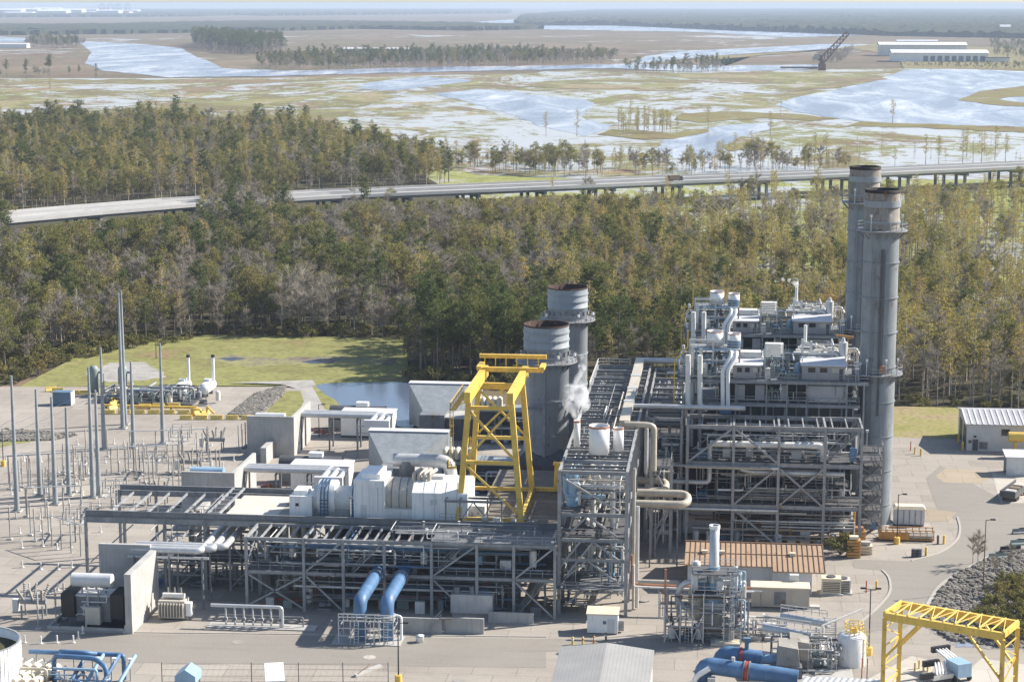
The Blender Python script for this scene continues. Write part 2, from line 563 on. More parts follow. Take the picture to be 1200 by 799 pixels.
def px_poly(name, pts, z, mat, jit=0.0, step=14.0, seed=1, kind='structure', world=False):
    """sheet whose outline is given by photo pixels on the level z; jit roughens the shore"""
    q = []
    n = len(pts)
    for i in range(n):
        a, b = pts[i], pts[(i + 1) % n]
        L = math.hypot(a[0] - b[0], (a[1] - b[1]) * 4)
        k = max(1, int(L / step)) if jit else 1
        for j in range(k):
            t = j / k
            x, y = a[0] + (b[0] - a[0]) * t, a[1] + (b[1] - a[1]) * t
            if jit:
                e = mnoise.noise(Vector((x * 0.045, y * 0.2, seed * 7.3))) + 0.6 * mnoise.noise(Vector((x * 0.13, y * 0.6, seed * 3.1)))
                f = mnoise.noise(Vector((x * 0.05, y * 0.2, seed * 11.9 + 50)))
                x += f * jit * 5
                y += e * jit
            q.append((x, y))
    vs = [(*G(x, y, z), z) for x, y in q] if not world else [(x, y, z) for x, y in pts]
    b = MB()
    b.add(vs, [tuple(range(len(vs)))])
    o = b.build(name, mat)
    # face up
    if o.data.polygons[0].normal.z < 0:
        o.data.flip_normals()
    struct(o, kind)
    return o

def grid_sheet(name, xs, ys, z, mat):
    v = [(x, y, z) for y in ys for x in xs]
    nx = len(xs)
    f = [(j * nx + i, j * nx + i + 1, (j + 1) * nx + i + 1, (j + 1) * nx + i) for j in range(len(ys) - 1) for i in range(nx - 1)]
    b = MB()
    b.add(v, f)
    return struct(b.build(name, mat))

gx = [-38000, -20000, -10000, -5000, -2500, -1200, -600, -300, -100, 100, 300, 600, 1200, 2500, 5000, 10000, 20000, 38000]
gy = [-3000, -800, -200, 100, 300, 500, 700, 900, 1200, 1600, 2200, 3000, 4500, 7000, 10000, 16000, 25000, 39000]
grid_sheet('ground', gx, gy, -1.2, 'far_land')
px_poly('forest_floor', [(-300, 470), (0, 452), (90, 425), (170, 402), (470, 400), (485, 440), (800, 460), (1060, 482), (1500, 482), (1500, 300), (1100, 290), (780, 262), (640, 232), (520, 190), (400, 168), (200, 145), (-300, 150)], -1.0, 'litter')
px_poly('swamp', [(770, 268), (800, 300), (1000, 340), (1400, 370), (1600, 190), (900, 190), (480, 196), (540, 232), (640, 240)], -0.9, 'swamp')
# flooded marsh between the highway and the river
px_poly('marsh', [(-400, 160), (100, 146), (330, 158), (480, 184), (560, 205), (800, 214), (1600, 205), (1600, 80), (1100, 80), (760, 84), (300, 92), (-400, 92)], -0.85, 'marsh')
px_poly('open_marsh', [(515, 185), (640, 200), (760, 196), (900, 205), (1600, 200), (1600, 148), (1060, 148), (920, 134), (860, 128), (700, 112), (560, 105), (500, 112), (560, 128), (620, 142), (500, 150)], -0.75, 'marsh_open', 2.5, 14, 3)
px_poly('dry_marsh', [(-300, 92), (300, 94), (560, 92), (690, 82), (760, 88), (960, 84), (1010, 92), (900, 108), (720, 106), (560, 100), (480, 108), (420, 126), (380, 150), (250, 132), (0, 128), (-300, 128)], -0.72, 'marsh_dry', 2.0, 14, 5)
M['far_marsh'] = wet_marsh('far_marsh', 0.36, 0.42, [(0.12, 0.08, 0.06), (0.19, 0.14, 0.1), (0.14, 0.12, 0.07), (0.23, 0.175, 0.125), (0.13, 0.085, 0.065)], 0.0022)
px_poly('far_marsh', [(-300, 90), (-300, 43), (300, 41.5), (700, 39.5), (1000, 44), (1045, 57), (960, 66), (830, 68), (742, 78), (300, 88)], -0.95, 'far_marsh')
# rivers and creeks
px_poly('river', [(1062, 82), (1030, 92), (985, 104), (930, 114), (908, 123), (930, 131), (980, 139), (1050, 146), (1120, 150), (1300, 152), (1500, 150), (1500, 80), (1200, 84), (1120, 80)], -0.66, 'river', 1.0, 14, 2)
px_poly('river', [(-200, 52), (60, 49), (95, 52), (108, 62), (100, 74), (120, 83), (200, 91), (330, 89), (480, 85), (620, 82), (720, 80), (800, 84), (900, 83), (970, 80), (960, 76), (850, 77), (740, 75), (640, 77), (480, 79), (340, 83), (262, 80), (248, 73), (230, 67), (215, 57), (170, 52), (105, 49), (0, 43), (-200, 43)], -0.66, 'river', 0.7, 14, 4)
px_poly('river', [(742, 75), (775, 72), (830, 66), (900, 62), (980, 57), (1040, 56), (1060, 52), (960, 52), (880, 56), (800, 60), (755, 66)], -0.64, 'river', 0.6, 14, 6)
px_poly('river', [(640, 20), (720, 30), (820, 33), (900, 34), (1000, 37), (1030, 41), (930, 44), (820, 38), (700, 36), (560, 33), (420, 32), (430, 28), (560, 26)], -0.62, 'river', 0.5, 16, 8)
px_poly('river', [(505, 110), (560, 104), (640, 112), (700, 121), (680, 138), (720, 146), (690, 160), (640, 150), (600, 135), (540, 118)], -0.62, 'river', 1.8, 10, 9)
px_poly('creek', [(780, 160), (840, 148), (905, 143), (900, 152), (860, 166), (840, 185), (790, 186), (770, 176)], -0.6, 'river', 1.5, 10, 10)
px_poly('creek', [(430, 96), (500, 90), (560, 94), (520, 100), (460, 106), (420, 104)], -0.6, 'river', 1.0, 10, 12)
# reed islands and banks
px_poly('reed_island', [(1122, 117), (1150, 107), (1210, 100), (1400, 98), (1400, 112), (1260, 110), (1190, 113), (1170, 116), (1200, 121), (1300, 122), (1300, 127), (1170, 124)], -0.45, 'reeds', 1.26, 10, 13)
px_poly('reed_island', [(700, 158), (716, 152), (740, 152), (790, 156), (830, 150), (832, 154), (800, 162), (760, 164)], -0.45, 'reeds', 1.4400000000000002, 10, 14)
px_poly('reed_island', [(846, 172), (870, 160), (886, 163), (880, 174), (855, 177)], -0.45, 'reeds', 1.4400000000000002, 8, 15)
px_poly('reed_bank', [(800, 133), (860, 131), (940, 134), (985, 139), (960, 141), (890, 139), (820, 143), (790, 140)], -0.45, 'reeds', 1.4400000000000002, 10, 16)
px_poly('reed_bank', [(1010, 143), (1080, 145), (1200, 149), (1400, 152), (1400, 157), (1200, 155), (1060, 149), (990, 148)], -0.45, 'reeds', 1.08, 10, 17)
px_poly('reed_bank', [(560, 92), (640, 84), (760, 87), (900, 84), (1030, 88), (1042, 93), (980, 103), (900, 110), (800, 104), (700, 104), (600, 102), (540, 100)], -0.5, 'marsh_dry', 1.2, 10, 18)
px_poly('river_bank', [(850, 77), (830, 66), (1000, 57), (1050, 66), (1060, 80), (1300, 84), (1300, 62), (1160, 56), (1040, 49), (980, 57), (840, 70)], -0.5, 'marsh_grass', 0.5, 10, 19)

# the plant's own ground
px_poly('yard', [(-500, 1000), (-400, 455), (30, 453), (160, 453), (330, 453), (440, 468), (480, 505), (700, 520), (1000, 512), (1128, 512), (1400, 520), (1700, 1000)], 0.0, 'yard')
px_poly('grass_field', [(-300, 475), (0, 466), (30, 449), (120, 402), (250, 392), (475, 396), (480, 450), (476, 470), (400, 466), (330, 452), (160, 452), (40, 453), (0, 470)], -0.3, 'grass', 0.0)
M['dry_grass'] = vegmat('dry_grass', [(0.2, 0.2, 0.07), (0.27, 0.25, 0.1), (0.31, 0.25, 0.14), (0.27, 0.2, 0.12)], 0.08, fine=0.9)
px_poly('grass_field', [(1000, 525), (1045, 512), (1128, 514), (1300, 520), (1400, 484), (1058, 476), (1000, 478)], 0.012, 'dry_grass')
px_poly('mud_flat', [(235, 420), (270, 416), (330, 420), (390, 417), (465, 420), (460, 428), (395, 425), (330, 427), (290, 430)], -0.29, 'wet_mud', 1.5, 10, 20)
px_poly('puddle', [(352, 423), (376, 420), (398, 421), (392, 425), (366, 426)], -0.28, 'pond', 0.8, 8, 31)
px_poly('puddle', [(254, 420), (276, 418), (290, 420), (272, 423)], -0.28, 'pond', 0.8, 8, 32)
px_poly('mud_flat', [(98, 438), (130, 424), (168, 424), (192, 436), (196, 442), (130, 448)], -0.285, 'gravel', 1.5, 10, 21)
px_poly('gravel_path', [(270, 448), (340, 446), (366, 445), (374, 456), (378, 475), (352, 490), (346, 480), (356, 458), (330, 450)], 0.01, 'gravel')
px_poly('grass_strip', [(312, 482), (336, 458), (352, 458), (356, 470), (348, 486), (330, 500)], 0.014, 'grass')
px_poly('grass_strip', [(366, 452), (380, 450), (404, 478), (400, 490), (380, 478)], 0.014, 'grass')
px_poly('grass_strip', [(388, 500), (420, 488), (480, 492), (480, 503), (420, 502)], 0.014, 'grass')
px_poly('pond', [(368, 452), (380, 449), (470, 447), (560, 452), (560, 510), (470, 500), (420, 480), (400, 474)], -0.1 + 0.12, 'pond', 0.6, 10, 22)
px_poly('riprap_patch', [(266, 488), (300, 462), (335, 452), (330, 464), (300, 490)], 0.016, 'rock', 0.8, 8, 23)
px_poly('riprap_patch', [(0, 508), (20, 504), (90, 510), (60, 516), (0, 517)], 0.016, 'rock', 0.5, 8, 24)
px_poly('grass_strip', [(-20, 521), (0, 518), (50, 512), (56, 514), (20, 520), (0, 524)], 0.018, 'grass')
px_poly('road', [(-300, 757), (0, 757), (640, 763), (780, 760), (920, 748), (1010, 741), (1062, 735), (1084, 710), (1100, 690), (1122, 672), (1160, 652), (1400, 560), (1400, 540), (1165, 580), (1102, 545), (1085, 560), (1100, 600), (1124, 610), (1120, 634), (1100, 648), (1066, 657), (1000, 655), (1000, 665), (1034, 668), (1042, 678), (1042, 695), (1024, 716), (1000, 733), (900, 740), (760, 748), (640, 748), (0, 740), (-300, 740)], 0.02, 'road')
px_poly('road', [(640, 782), (0, 774), (-300, 774), (-300, 757), (640, 757)], 0.016, 'road')
px_poly('concrete_pad', [(1162, 553), (1200, 556), (1330, 560), (1330, 590), (1172, 589)], 0.024, 'pad')
px_poly('concrete_pad', [(1010, 799), (1068, 768), (1098, 775), (1084, 799), (1060, 830), (1000, 820)], 0.024, 'pad')
px_poly('concrete_pad', [(1120, 799), (1150, 771), (1200, 778), (1300, 790), (1300, 830), (1120, 830)], 0.024, 'pad')
px_poly('mud_stain', [(1050, 598), (1090, 596), (1124, 600), (1112, 611), (1068, 610)], 0.026, 'mud', 1.0, 6, 25)
px_poly('mud_stain', [(1096, 557), (1110, 549), (1150, 551), (1166, 559), (1150, 566), (1108, 565)], 0.026, 'mud', 1.0, 6, 26)
px_poly('riprap_bank', [(1078, 728), (1100, 690), (1118, 672), (1160, 652), (1210, 640), (1300, 640), (1300, 760), (1160, 760), (1120, 755), (1096, 742)], 0.03, 'rock', 1.0, 8, 27)
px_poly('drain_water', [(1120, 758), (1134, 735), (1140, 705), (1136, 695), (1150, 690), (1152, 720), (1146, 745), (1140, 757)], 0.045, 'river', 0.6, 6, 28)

def kerb(pts, wid=0.35, h=0.13, name='kerb'):
    b = MB()
    q = [Vector((*G(x, y, 0), 0)) for x, y in pts]
    for a, c in zip(q, q[1:]):
        d = (c - a).normalized() * 0.0
        b.bar(a + Vector((0, 0, h / 2)), c + Vector((0, 0, h / 2)), wid, h)
    return struct(b.build(name, 'kerb'))

def arc_px(pts, k=6):
    """smooth a pixel polyline"""
    out = []
    P = [pts[0]] + list(pts) + [pts[-1]]
    for i in range(1, len(P) - 2):
        for j in range(k):
            t = j / k
            a, b, c, d = P[i - 1], P[i], P[i + 1], P[i + 2]
            out.append(tuple(0.5 * (2 * b[m] + (c[m] - a[m]) * t + (2 * a[m] - 5 * b[m] + 4 * c[m] - d[m]) * t * t + (3 * b[m] - a[m] - 3 * c[m] + d[m]) * t ** 3) for m in (0, 1)))
    out.append(pts[-1])
    return out

kerb(arc_px([(1000, 735), (1024, 716), (1042, 695), (1042, 678), (1034, 668)]))
kerb(arc_px([(1068, 657), (1100, 648), (1120, 634), (1125, 620), (1122, 606)]))
kerb(arc_px([(1086, 709), (1100, 688), (1122, 672), (1160, 652), (1200, 630)]), 0.5)
kerb([(0, 739), (640, 746)], 0.3, 0.1)
# ------------------------------------------------------------------ trees
def leafmat(name, cols, trans=0.25, scale=0.25):
    """foliage: hue differs from tree to tree and from clump to clump"""
    m = bpy.data.materials.new(name)
    m.use_nodes = True
    nt = m.node_tree
    b = nt.nodes["Principled BSDF"]
    g = _n(nt, "ShaderNodeNewGeometry")
    oi = _n(nt, "ShaderNodeObjectInfo")
    n1 = noise_out(nt, g.outputs["Position"], scale, 3, 0.6)
    f = mathn(nt, 'ADD', mathn(nt, 'MULTIPLY', oi.outputs["Random"], 0.6), mathn(nt, 'MULTIPLY', maprange(nt, n1, 0.3, 0.7), 0.4))
    k = len(cols)
    c = ramp(nt, f, [(0.1 + 0.8 * i / (k - 1), cols[i]) for i in range(k)])
    n2 = noise_out(nt, g.outputs["Position"], 1.6, 2, 0.6)
    c = mixc(nt, maprange(nt, n2, 0.3, 0.7, 0.6, 1.2), (0, 0, 0), c)
    nt.links.new(c, b.inputs["Base Color"])
    b.inputs["Roughness"].default_value = 0.8
    b.inputs["Specular IOR Level"].default_value = 0.15
    if trans:
        t = _n(nt, "ShaderNodeBsdfTranslucent")
        nt.links.new(c, t.inputs[0])
        ms = _n(nt, "ShaderNodeMixShader")
        ms.inputs[0].default_value = trans
        nt.links.new(b.outputs[0], ms.inputs[1])
        nt.links.new(t.outputs[0], ms.inputs[2])
        nt.links.new(ms.outputs[0], nt.nodes["Material Output"].inputs["Surface"])
    return m

M['pine'] = leafmat('pine_needles', [(0.08, 0.11, 0.035), (0.11, 0.145, 0.045), (0.15, 0.165, 0.05), (0.19, 0.185, 0.06)], 0.4)
M['cypress'] = leafmat('cypress_foliage', [(0.46, 0.31, 0.1), (0.46, 0.37, 0.1), (0.38, 0.35, 0.095), (0.5, 0.38, 0.14)], 0.38)
M['broad'] = leafmat('broadleaf_foliage', [(0.17, 0.17, 0.06), (0.22, 0.22, 0.07), (0.28, 0.25, 0.085), (0.23, 0.18, 0.09)], 0.4)
M['twigs'] = leafmat('bare_twigs', [(0.28, 0.25, 0.2), (0.38, 0.345, 0.29), (0.3, 0.25, 0.19), (0.45, 0.41, 0.36)], 0.2)
M['shrub'] = leafmat('shrub_leaves', [(0.13, 0.135, 0.05), (0.21, 0.2, 0.07), (0.28, 0.22, 0.09)], 0.35)

def tri(b, p, s, r):
    """one leaf-sized face in a random direction"""
    a = Vector((r.gauss(0, 1), r.gauss(0, 1), r.gauss(0, 0.6))).normalized()
    c = a.orthogonal().normalized()
    c = (Matrix.Rotation(r.uniform(0, 6.28), 3, a) @ c)
    b.v += [tuple(p + a * s), tuple(p - a * s * 0.5 + c * s * 0.8), tuple(p - a * s * 0.5 - c * s * 0.8)]
    n = len(b.v)
    b.f.append((n - 3, n - 2, n - 1))
    b.sm.append(False)

def clump(b, c, rad, k, s, r, flat=0.7):
    for _ in range(k):
        d = Vector((r.gauss(0, 1), r.gauss(0, 1), r.gauss(0, 1) * flat))
        d = d.normalized() * rad * r.random() ** 0.4
        tri(b, c + d, s * r.uniform(0.7, 1.3), r)

def trunk_mb(h, r0, r, limbs, lean=0.02):
    b = MB()
    pts = []
    x = y = 0
    for i in range(6):
        pts.append(Vector((x, y, h * i / 5)))
        x += r.gauss(0, lean) * h / 5
        y += r.gauss(0, lean) * h / 5
    for i in range(5):
        b.cyl(pts[i], pts[i + 1], r0 * (1 - 0.17 * i), r0 * (1 - 0.17 * (i + 1)), 6, caps=(i == 4))
    for p, q, rr in limbs:
        b.cyl(p, q, rr, rr * 0.35, 4, caps=False)
    return b, pts

def ragged(r, h, lo, rad, n, rise, dense, leaf, cl, skew=0.0, top=1.0):
    """uneven crown: limbs of random reach around a lopsided dome"""
    crown = MB()
    limbs = []
    ox, oy = r.gauss(0, skew), r.gauss(0, skew)
    miss = r.uniform(0, 6.28)
    for k in range(n):
        t = (k + r.random()) / n
        z = h * (lo + (1 - lo) * t)
        prof = (1 - t ** 2.2) ** 0.55 * (0.55 + 0.45 * min(1, t * 4)) * top + 0.12
        a = r.uniform(0, 6.28)
        if abs((a - miss + 3.14) % 6.28 - 3.14) < 0.7 and r.random() < 0.7:
            continue
        l = rad * prof * r.uniform(0.25, 1.25)
        e = Vector((math.cos(a) * l + ox * t, math.sin(a) * l + oy * t, min(h * 1.03, z + l * rise)))
        limbs.append((Vector((ox * t * .5, oy * t * .5, z - l * 0.1)), e, 0.06))
        c = cl * r.uniform(0.6, 1.3)
        clump(crown, e, c, int(dense * r.uniform(0.6, 1.3)), leaf, r, 0.6)
        if l > 1.4:
            clump(crown, Vector((ox * t, oy * t, z)).lerp(e, 0.5), c * 0.8, int(dense * 0.5), leaf, r, 0.6)
    return crown, limbs

def mk_pine(seed, h=19.0):
    r = random.Random(seed)
    crown, limbs = ragged(r, h, r.uniform(0.4, 0.55), r.uniform(2.6, 3.7), 44, 0.3, 34, 0.25, 0.95, 0.5)
    t, _ = trunk_mb(h, 0.26, r, limbs, 0.012)
    return t, crown

def mk_cypress(seed, h=17.0):
    r = random.Random(seed)
    crown, limbs = ragged(r, h, r.uniform(0.22, 0.45), r.uniform(1.7, 3.0), r.randint(46, 66), 0.2, 15, 0.2, 0.75, 0.45)
    t, _ = trunk_mb(h, 0.26, r, limbs, 0.01)
    return t, crown

def mk_broad(seed, h=15.0):
    r = random.Random(seed)
    crown = MB()
    limbs = []
    for k in range(30):
        a = r.uniform(0, 6.28)
        zz = h * r.uniform(0.42, 1.0)
        t = (zz - 0.42 * h) / (0.58 * h)
        rad = h * 0.27 * math.sqrt(max(0.05, 1 - (2 * t - 0.9) ** 2 * 0.8)) * r.uniform(0.4, 1.05)
        e = Vector((math.cos(a) * rad, math.sin(a) * rad, zz))
        limbs.append((Vector((0, 0, h * r.uniform(0.3, 0.6))), e, 0.09))
        clump(crown, e, 1.25, 52, 0.27, r, 0.75)
    t, _ = trunk_mb(h * 0.75, 0.24, r, limbs, 0.02)
    return t, crown

def mk_bare(seed, h=15.0):
    """leafless hardwood: limbs carry a haze of thin twigs"""
    r = random.Random(seed)
    crown = MB()
    limbs = []
    for k in range(15):
        a = r.uniform(0, 6.28)
        z0 = h * r.uniform(0.25, 0.8)
        l = h * r.uniform(0.14, 0.32) * (1.15 - 0.5 * z0 / h)
        e = Vector((math.cos(a) * l * 0.8, math.sin(a) * l * 0.8, z0 + l * r.uniform(0.5, 1.0)))
        p0 = Vector((0, 0, z0))
        limbs.append((p0, e, 0.07))
        for j in range(80):
            p = p0.lerp(e, r.uniform(0.35, 1.0))
            d = (Vector((math.cos(a), math.sin(a), 0.6)) * 0.5 + Vector((r.gauss(0, 1), r.gauss(0, 1), r.gauss(0.6, 0.7)))).normalized()
            q = p + d * r.uniform(0.8, 2.2)
            sd = d.orthogonal().normalized() * r.uniform(0.03, 0.07)
            sd = Matrix.Rotation(r.uniform(0, 6.28), 3, d) @ sd
            n = len(crown.v)
            crown.v += [tuple(p + sd), tuple(p - sd), tuple(q)]
            crown.f.append((n, n + 1, n + 2))
            crown.sm.append(False)
    for j in range(60):
        p = Vector((0, 0, h * r.uniform(0.7, 1.0)))
        q = p + Vector((r.gauss(0, .8), r.gauss(0, .8), r.uniform(0.5, 1.6)))
        n = len(crown.v)
        crown.v += [tuple(p + Vector((0.05, 0, 0))), tuple(p - Vector((0.05, 0, 0))), tuple(q)]
        crown.f.append((n, n + 1, n + 2))
        crown.sm.append(False)
    t, _ = trunk_mb(h, 0.2, r, limbs, 0.025)
    return t, crown

def mk_snag(seed, h=13.0):
    r = random.Random(seed)
    crown = MB()
    for k in range(22):
        a = r.uniform(0, 6.28)
        z0 = h * r.uniform(0.35, 0.98)
        l = r.uniform(0.5, 1.6) * (1.2 - z0 / h * 0.8)
        p, q = Vector((0, 0, z0)), Vector((math.cos(a) * l, math.sin(a) * l, z0 + l * 0.3))
        crown.cyl(p, q, 0.05, 0.015, 3, caps=False)
        if r.random() < 0.4:
            clump(crown, q, 0.35, 5, 0.2, r)
    t, _ = trunk_mb(h, 0.2, r, [], 0.01)
    return t, crown

def mk_shrub(seed, h=3.2):
    r = random.Random(seed)
    crown = MB()
    limbs = []
    for k in range(20):
        a = r.uniform(0, 6.28)
        rad = r.uniform(0.2, 1.9)
        e = Vector((math.cos(a) * rad, math.sin(a) * rad, h * (0.3 + 0.55 * (1 - (rad / 2.3) ** 2)) * r.uniform(0.6, 1.1)))
        limbs.append((Vector((0, 0, 0)), e, 0.04))
        clump(crown, e, 0.6, 22, 0.22, r)
    t, _ = trunk_mb(h * 0.6, 0.08, r, limbs)
    return t, crown

KINDS = {
    'pine': dict(name='pine_tree', mk=mk_pine, bark='bark', leaf='pine', cat='tree', n=4,
                 label='dark green pine with a bare lower trunk in the wood behind the plant', group='pines of the swamp wood'),
    'cypress': dict(name='cypress_tree', mk=mk_cypress, bark='pale_bark', leaf='cypress', cat='tree', n=6,
                    label='narrow cypress in olive and rust autumn colour in the swamp wood', group='cypresses of the swamp wood'),
    'broad': dict(name='broadleaf_tree', mk=mk_broad, bark='bark', leaf='broad', cat='tree', n=4,
                  label='rounded olive brown hardwood still in leaf in the wood behind the plant', group='leafy hardwoods of the swamp wood'),
    'bare': dict(name='bare_tree', mk=mk_bare, bark='pale_bark', leaf='twigs', cat='tree', n=4,
                 label='leafless grey brown hardwood in the wood behind the plant', group='leafless hardwoods of the swamp wood'),
    'snag': dict(name='dead_tree', mk=mk_snag, bark='pale_bark', leaf='twigs', cat='tree', n=2,
                 label='thin nearly leafless grey trunk standing in the flooded swamp', group='thin dead trunks of the swamp'),
    'shrub': dict(name='shrub', mk=mk_shrub, bark='bark', leaf='shrub', cat='shrub', n=2,
                  label='low dark shrub at the foot of the wood', group='shrubs along the edge of the wood'),
}
PARTNAME = {'bare': 'crown'}

def inside(pt, poly):
    x, y = pt
    c = False
    n = len(poly)
    for i in range(n):
        x1, y1 = poly[i]
        x2, y2 = poly[(i + 1) % n]
        if (y1 > y) != (y2 > y) and x < (x2 - x1) * (y - y1) / (y2 - y1) + x1:
            c = not c
    return c

HWY = [(-60, 264), (0, 261), (120, 250), (230, 241), (400, 231), (640, 221), (800, 214), (1000, 206), (1200, 197), (1400, 188)]
def hwy_y(px):
    for (a, b), (c, d) in zip(HWY, HWY[1:]):
        if a <= px <= c:
            return b + (d - b) * (px - a) / (c - a)
    return 260 if px < 0 else 190

trees = {k: [] for k in KINDS}
HGT = {'pine': 19, 'cypress': 17, 'broad': 15, 'bare': 15, 'snag': 13, 'shrub': 3.2}
tr = random.Random(31)

def put(kind, x, y, s):
    trees[kind].append((x, y, s, tr.uniform(0, 6.28), tr.randrange(KINDS[kind]['n'])))

def fill(poly, step, weights, keep_hwy=True, smin=0.7, smax=1.15, density=1.0, hide=0.0, zone=None):
    """scatter trees over ground whose outline is given in photo pixels"""
    gp = [G(x, y, -1) for x, y in poly]
    x0, x1 = min(p[0] for p in gp), max(p[0] for p in gp)
    y0, y1 = min(p[1] for p in gp), max(p[1] for p in gp)
    y = y0
    while y < y1:
        x = x0
        while x < x1:
            px, py = x + tr.uniform(-0.5, 0.5) * step, y + tr.uniform(-0.5, 0.5) * step
            x += step
            if not inside((px, py), gp):
                continue
            q = proj(px, py, -1)
            if q[0] < -190 or q[0] > 1420:
                continue
            if tr.random() > density:
                continue
            nz = mnoise.noise(Vector((px * 0.018, py * 0.018, 3.0)))
            nz2 = mnoise.noise(Vector((px * 0.03, py * 0.03, 9.0)))
            wts = weights(q[0], q[1], nz, nz2)
            ks = list(wts)
            kind = tr.choices(ks, [max(0.0, wts[k]) for k in ks])[0]
            if kind == 'none':
                continue
            s = tr.uniform(smin, smax) * (1 + 0.35 * nz2)
            if keep_hwy and q[0] > 690 and 330 < q[1] < 405:
                s *= 0.78
            if keep_hwy:
                hy = hwy_y(q[0])
                lim = hy + (4 if q[0] < 236 else 5 if q[0] < 880 else 10)
                top = proj(px, py, HGT[kind] * s)[1]
                if q[1] > hy and top < lim and not (236 < q[0] < 342 or -60 < q[0] < 12 or 405 < q[0] < 470 and tr.random() < 0.3 or tr.random() < hide):
                    # the strip along the road is cut back: only what stays below the deck
                    s2 = s
                    while top < lim and s2 > 0.35:
                        s2 -= 0.08
                        top = proj(px, py, HGT[kind] * s2)[1]
                    if top < lim:
                        continue
                    s = s2
            put(kind, px, py, s)
        y += step

def w_main(px, py, a, b):
    """mix of kinds in the wood between the plant and the highway"""
    right = max(0.0, min(1.0, (px - 480) / 350))
    near = max(0.0, min(1.0, (py - 330) / 110))
    d = {'pine': 0.16 + 0.9 * max(0, a) - 0.05 * right, 'broad': 0.5 + 0.6 * max(0, b), 'bare': 1.0 + 1.1 * max(0, -a) - 0.45 * right,
         'cypress': 0.12 + 1.6 * right + (1.0 if px > 840 else 0)}
    if 480 < px < 830 and py > 395:
        d['pine'] += 2.4
    if px > 1040 and py > 380:
        d['cypress'] += 0.8
        d['bare'] += 0.7
    return d

fill([(-190, 480), (0, 440), (60, 425), (100, 412), (260, 396), (465, 398), (480, 442), (560, 446), (620, 446), (800, 452), (1060, 470), (1420, 480), (1420, 372), (1100, 322), (930, 318), (800, 292), (640, 238), (400, 244), (0, 276), (-190, 290)],
     5.4, w_main, True, 0.55, 1.12, 0.97)
# dark evergreen block beside the pond
fill([(482, 447), (560, 450), (650, 450), (650, 420), (500, 415)], 5.0, lambda *a: {'pine': 1.0, 'broad': 0.15}, False, 0.85, 1.1)
# low bushes at the foot of the wood and along the field
fill([(-40, 476), (20, 452), (95, 424), (250, 397), (470, 399), (474, 392), (260, 388), (90, 405), (-40, 430)], 4.0, lambda px, *a: {'shrub': 1.0, 'none': 0.3}, False, 0.6, 1.5)
fill([(1056, 480), (1420, 486), (1420, 478), (1056, 470)], 3.2, lambda *a: {'shrub': 0.6, 'snag': 0.6}, False, 0.5, 0.9)
fill([(470, 452), (800, 462), (800, 452), (470, 444)], 3.5, lambda *a: {'shrub': 1.0}, False, 0.6, 1.6)
# right hand swamp in front of the highway: thin standing trees over water
fill([(780, 290), (930, 316), (1100, 320), (1420, 368), (1420, 212), (1000, 232), (780, 240), (640, 244)], 5.4, lambda px, py, a, b: {'cypress': 0.9 + a, 'snag': 0.6, 'bare': 0.5, 'broad': 0.1, 'none': 2.2 - 2.4 * a - (py - 280) * 0.006 + max(0, px - 1060) * 0.004}, True, 0.55, 1.05, 1.0, 0.22)
# wood beyond the highway on the left
fill([(-190, 152), (200, 148), (330, 158), (430, 176), (530, 200), (530, 216), (400, 224), (230, 234), (0, 252), (-190, 264)],
     7.0, lambda px, py, a, b: {'pine': 0.2 + 1.2 * max(0, a), 'cypress': 0.9 + 0.5 * b, 'broad': 1.0, 'bare': 0.7 - a}, False, 0.55, 1.1, 0.95)
# loose cypress line beyond the highway
fill([(520, 198), (640, 208), (760, 206), (900, 204), (1000, 202), (1000, 194), (760, 196), (560, 188)], 6.2, lambda px, py, a, b: {'cypress': 0.8, 'bare': 0.8, 'broad': 0.3 + b, 'snag': 0.3, 'none': 0.9 - 2.2 * a + (px - 520) * 0.0012}, False, 0.3, 0.95, 0.95)
fill([(1000, 200), (1260, 192), (1260, 176), (900, 178), (760, 186), (800, 196)], 21, lambda px, py, a, b: {'cypress': 0.5, 'snag': 1.0, 'none': 0.8}, False, 0.5, 1.1)
# reed brown thicket island
fill([(714, 157), (790, 159), (800, 153), (722, 151)], 10, lambda *a: {'cypress': 1.0}, False, 0.8, 1.1)
for px, py, k, s in [(739, 145, 'cypress', 1.1), (830, 152, 'cypress', 1), (1046, 145, 'cypress', 1.1), (915, 138, 'snag', 1.2), (955, 192, 'cypress', 1.05), (968, 194, 'cypress', 1.1), (1128, 192, 'cypress', 1.1), (1140, 193, 'snag', 1.3), (1150, 192, 'cypress', 1.1), (1166, 188, 'cypress', 1.2), (1178, 192, 'cypress', 1.0), (1100, 195, 'cypress', 1), (903, 160, 'cypress', 1.0), (640, 160, 'cypress', 1), (676, 160, 'cypress', 1.1)]:
    x, y = G(px, py, -1)
    put(k, x, y, s)
# woods across the river, on islands and far banks
def far_wood(poly, step, ws, smin=0.9, smax=1.3, dens=0.95):
    fill(poly, step, lambda *a: ws, False, smin, smax, dens)
far_wood([(225, 52), (250, 50), (330, 58), (335, 62), (290, 65), (230, 58)], 13, {'pine': 1, 'bare': .3}, 1.3, 1.9)
far_wood([(300, 82), (380, 83), (560, 79), (715, 74), (726, 70), (560, 66), (340, 72), (310, 76)], 17, {'pine': .6, 'bare': .8, 'broad': .6}, 0.9, 1.3)
far_wood([(720, 87), (760, 84), (840, 80), (862, 82), (820, 86)], 14, {'pine': .8, 'bare': .8}, 0.7, 1.1)
far_wood([(30, 56), (80, 58), (100, 54), (40, 50)], 16, {'bare': 1, 'pine': .5}, 0.9, 1.4)
far_wood([(1060, 78), (1160, 82), (1260, 82), (1260, 74), (1160, 75), (1050, 76)], 15, {'bare': .6, 'broad': 1}, 0.2, 0.45)
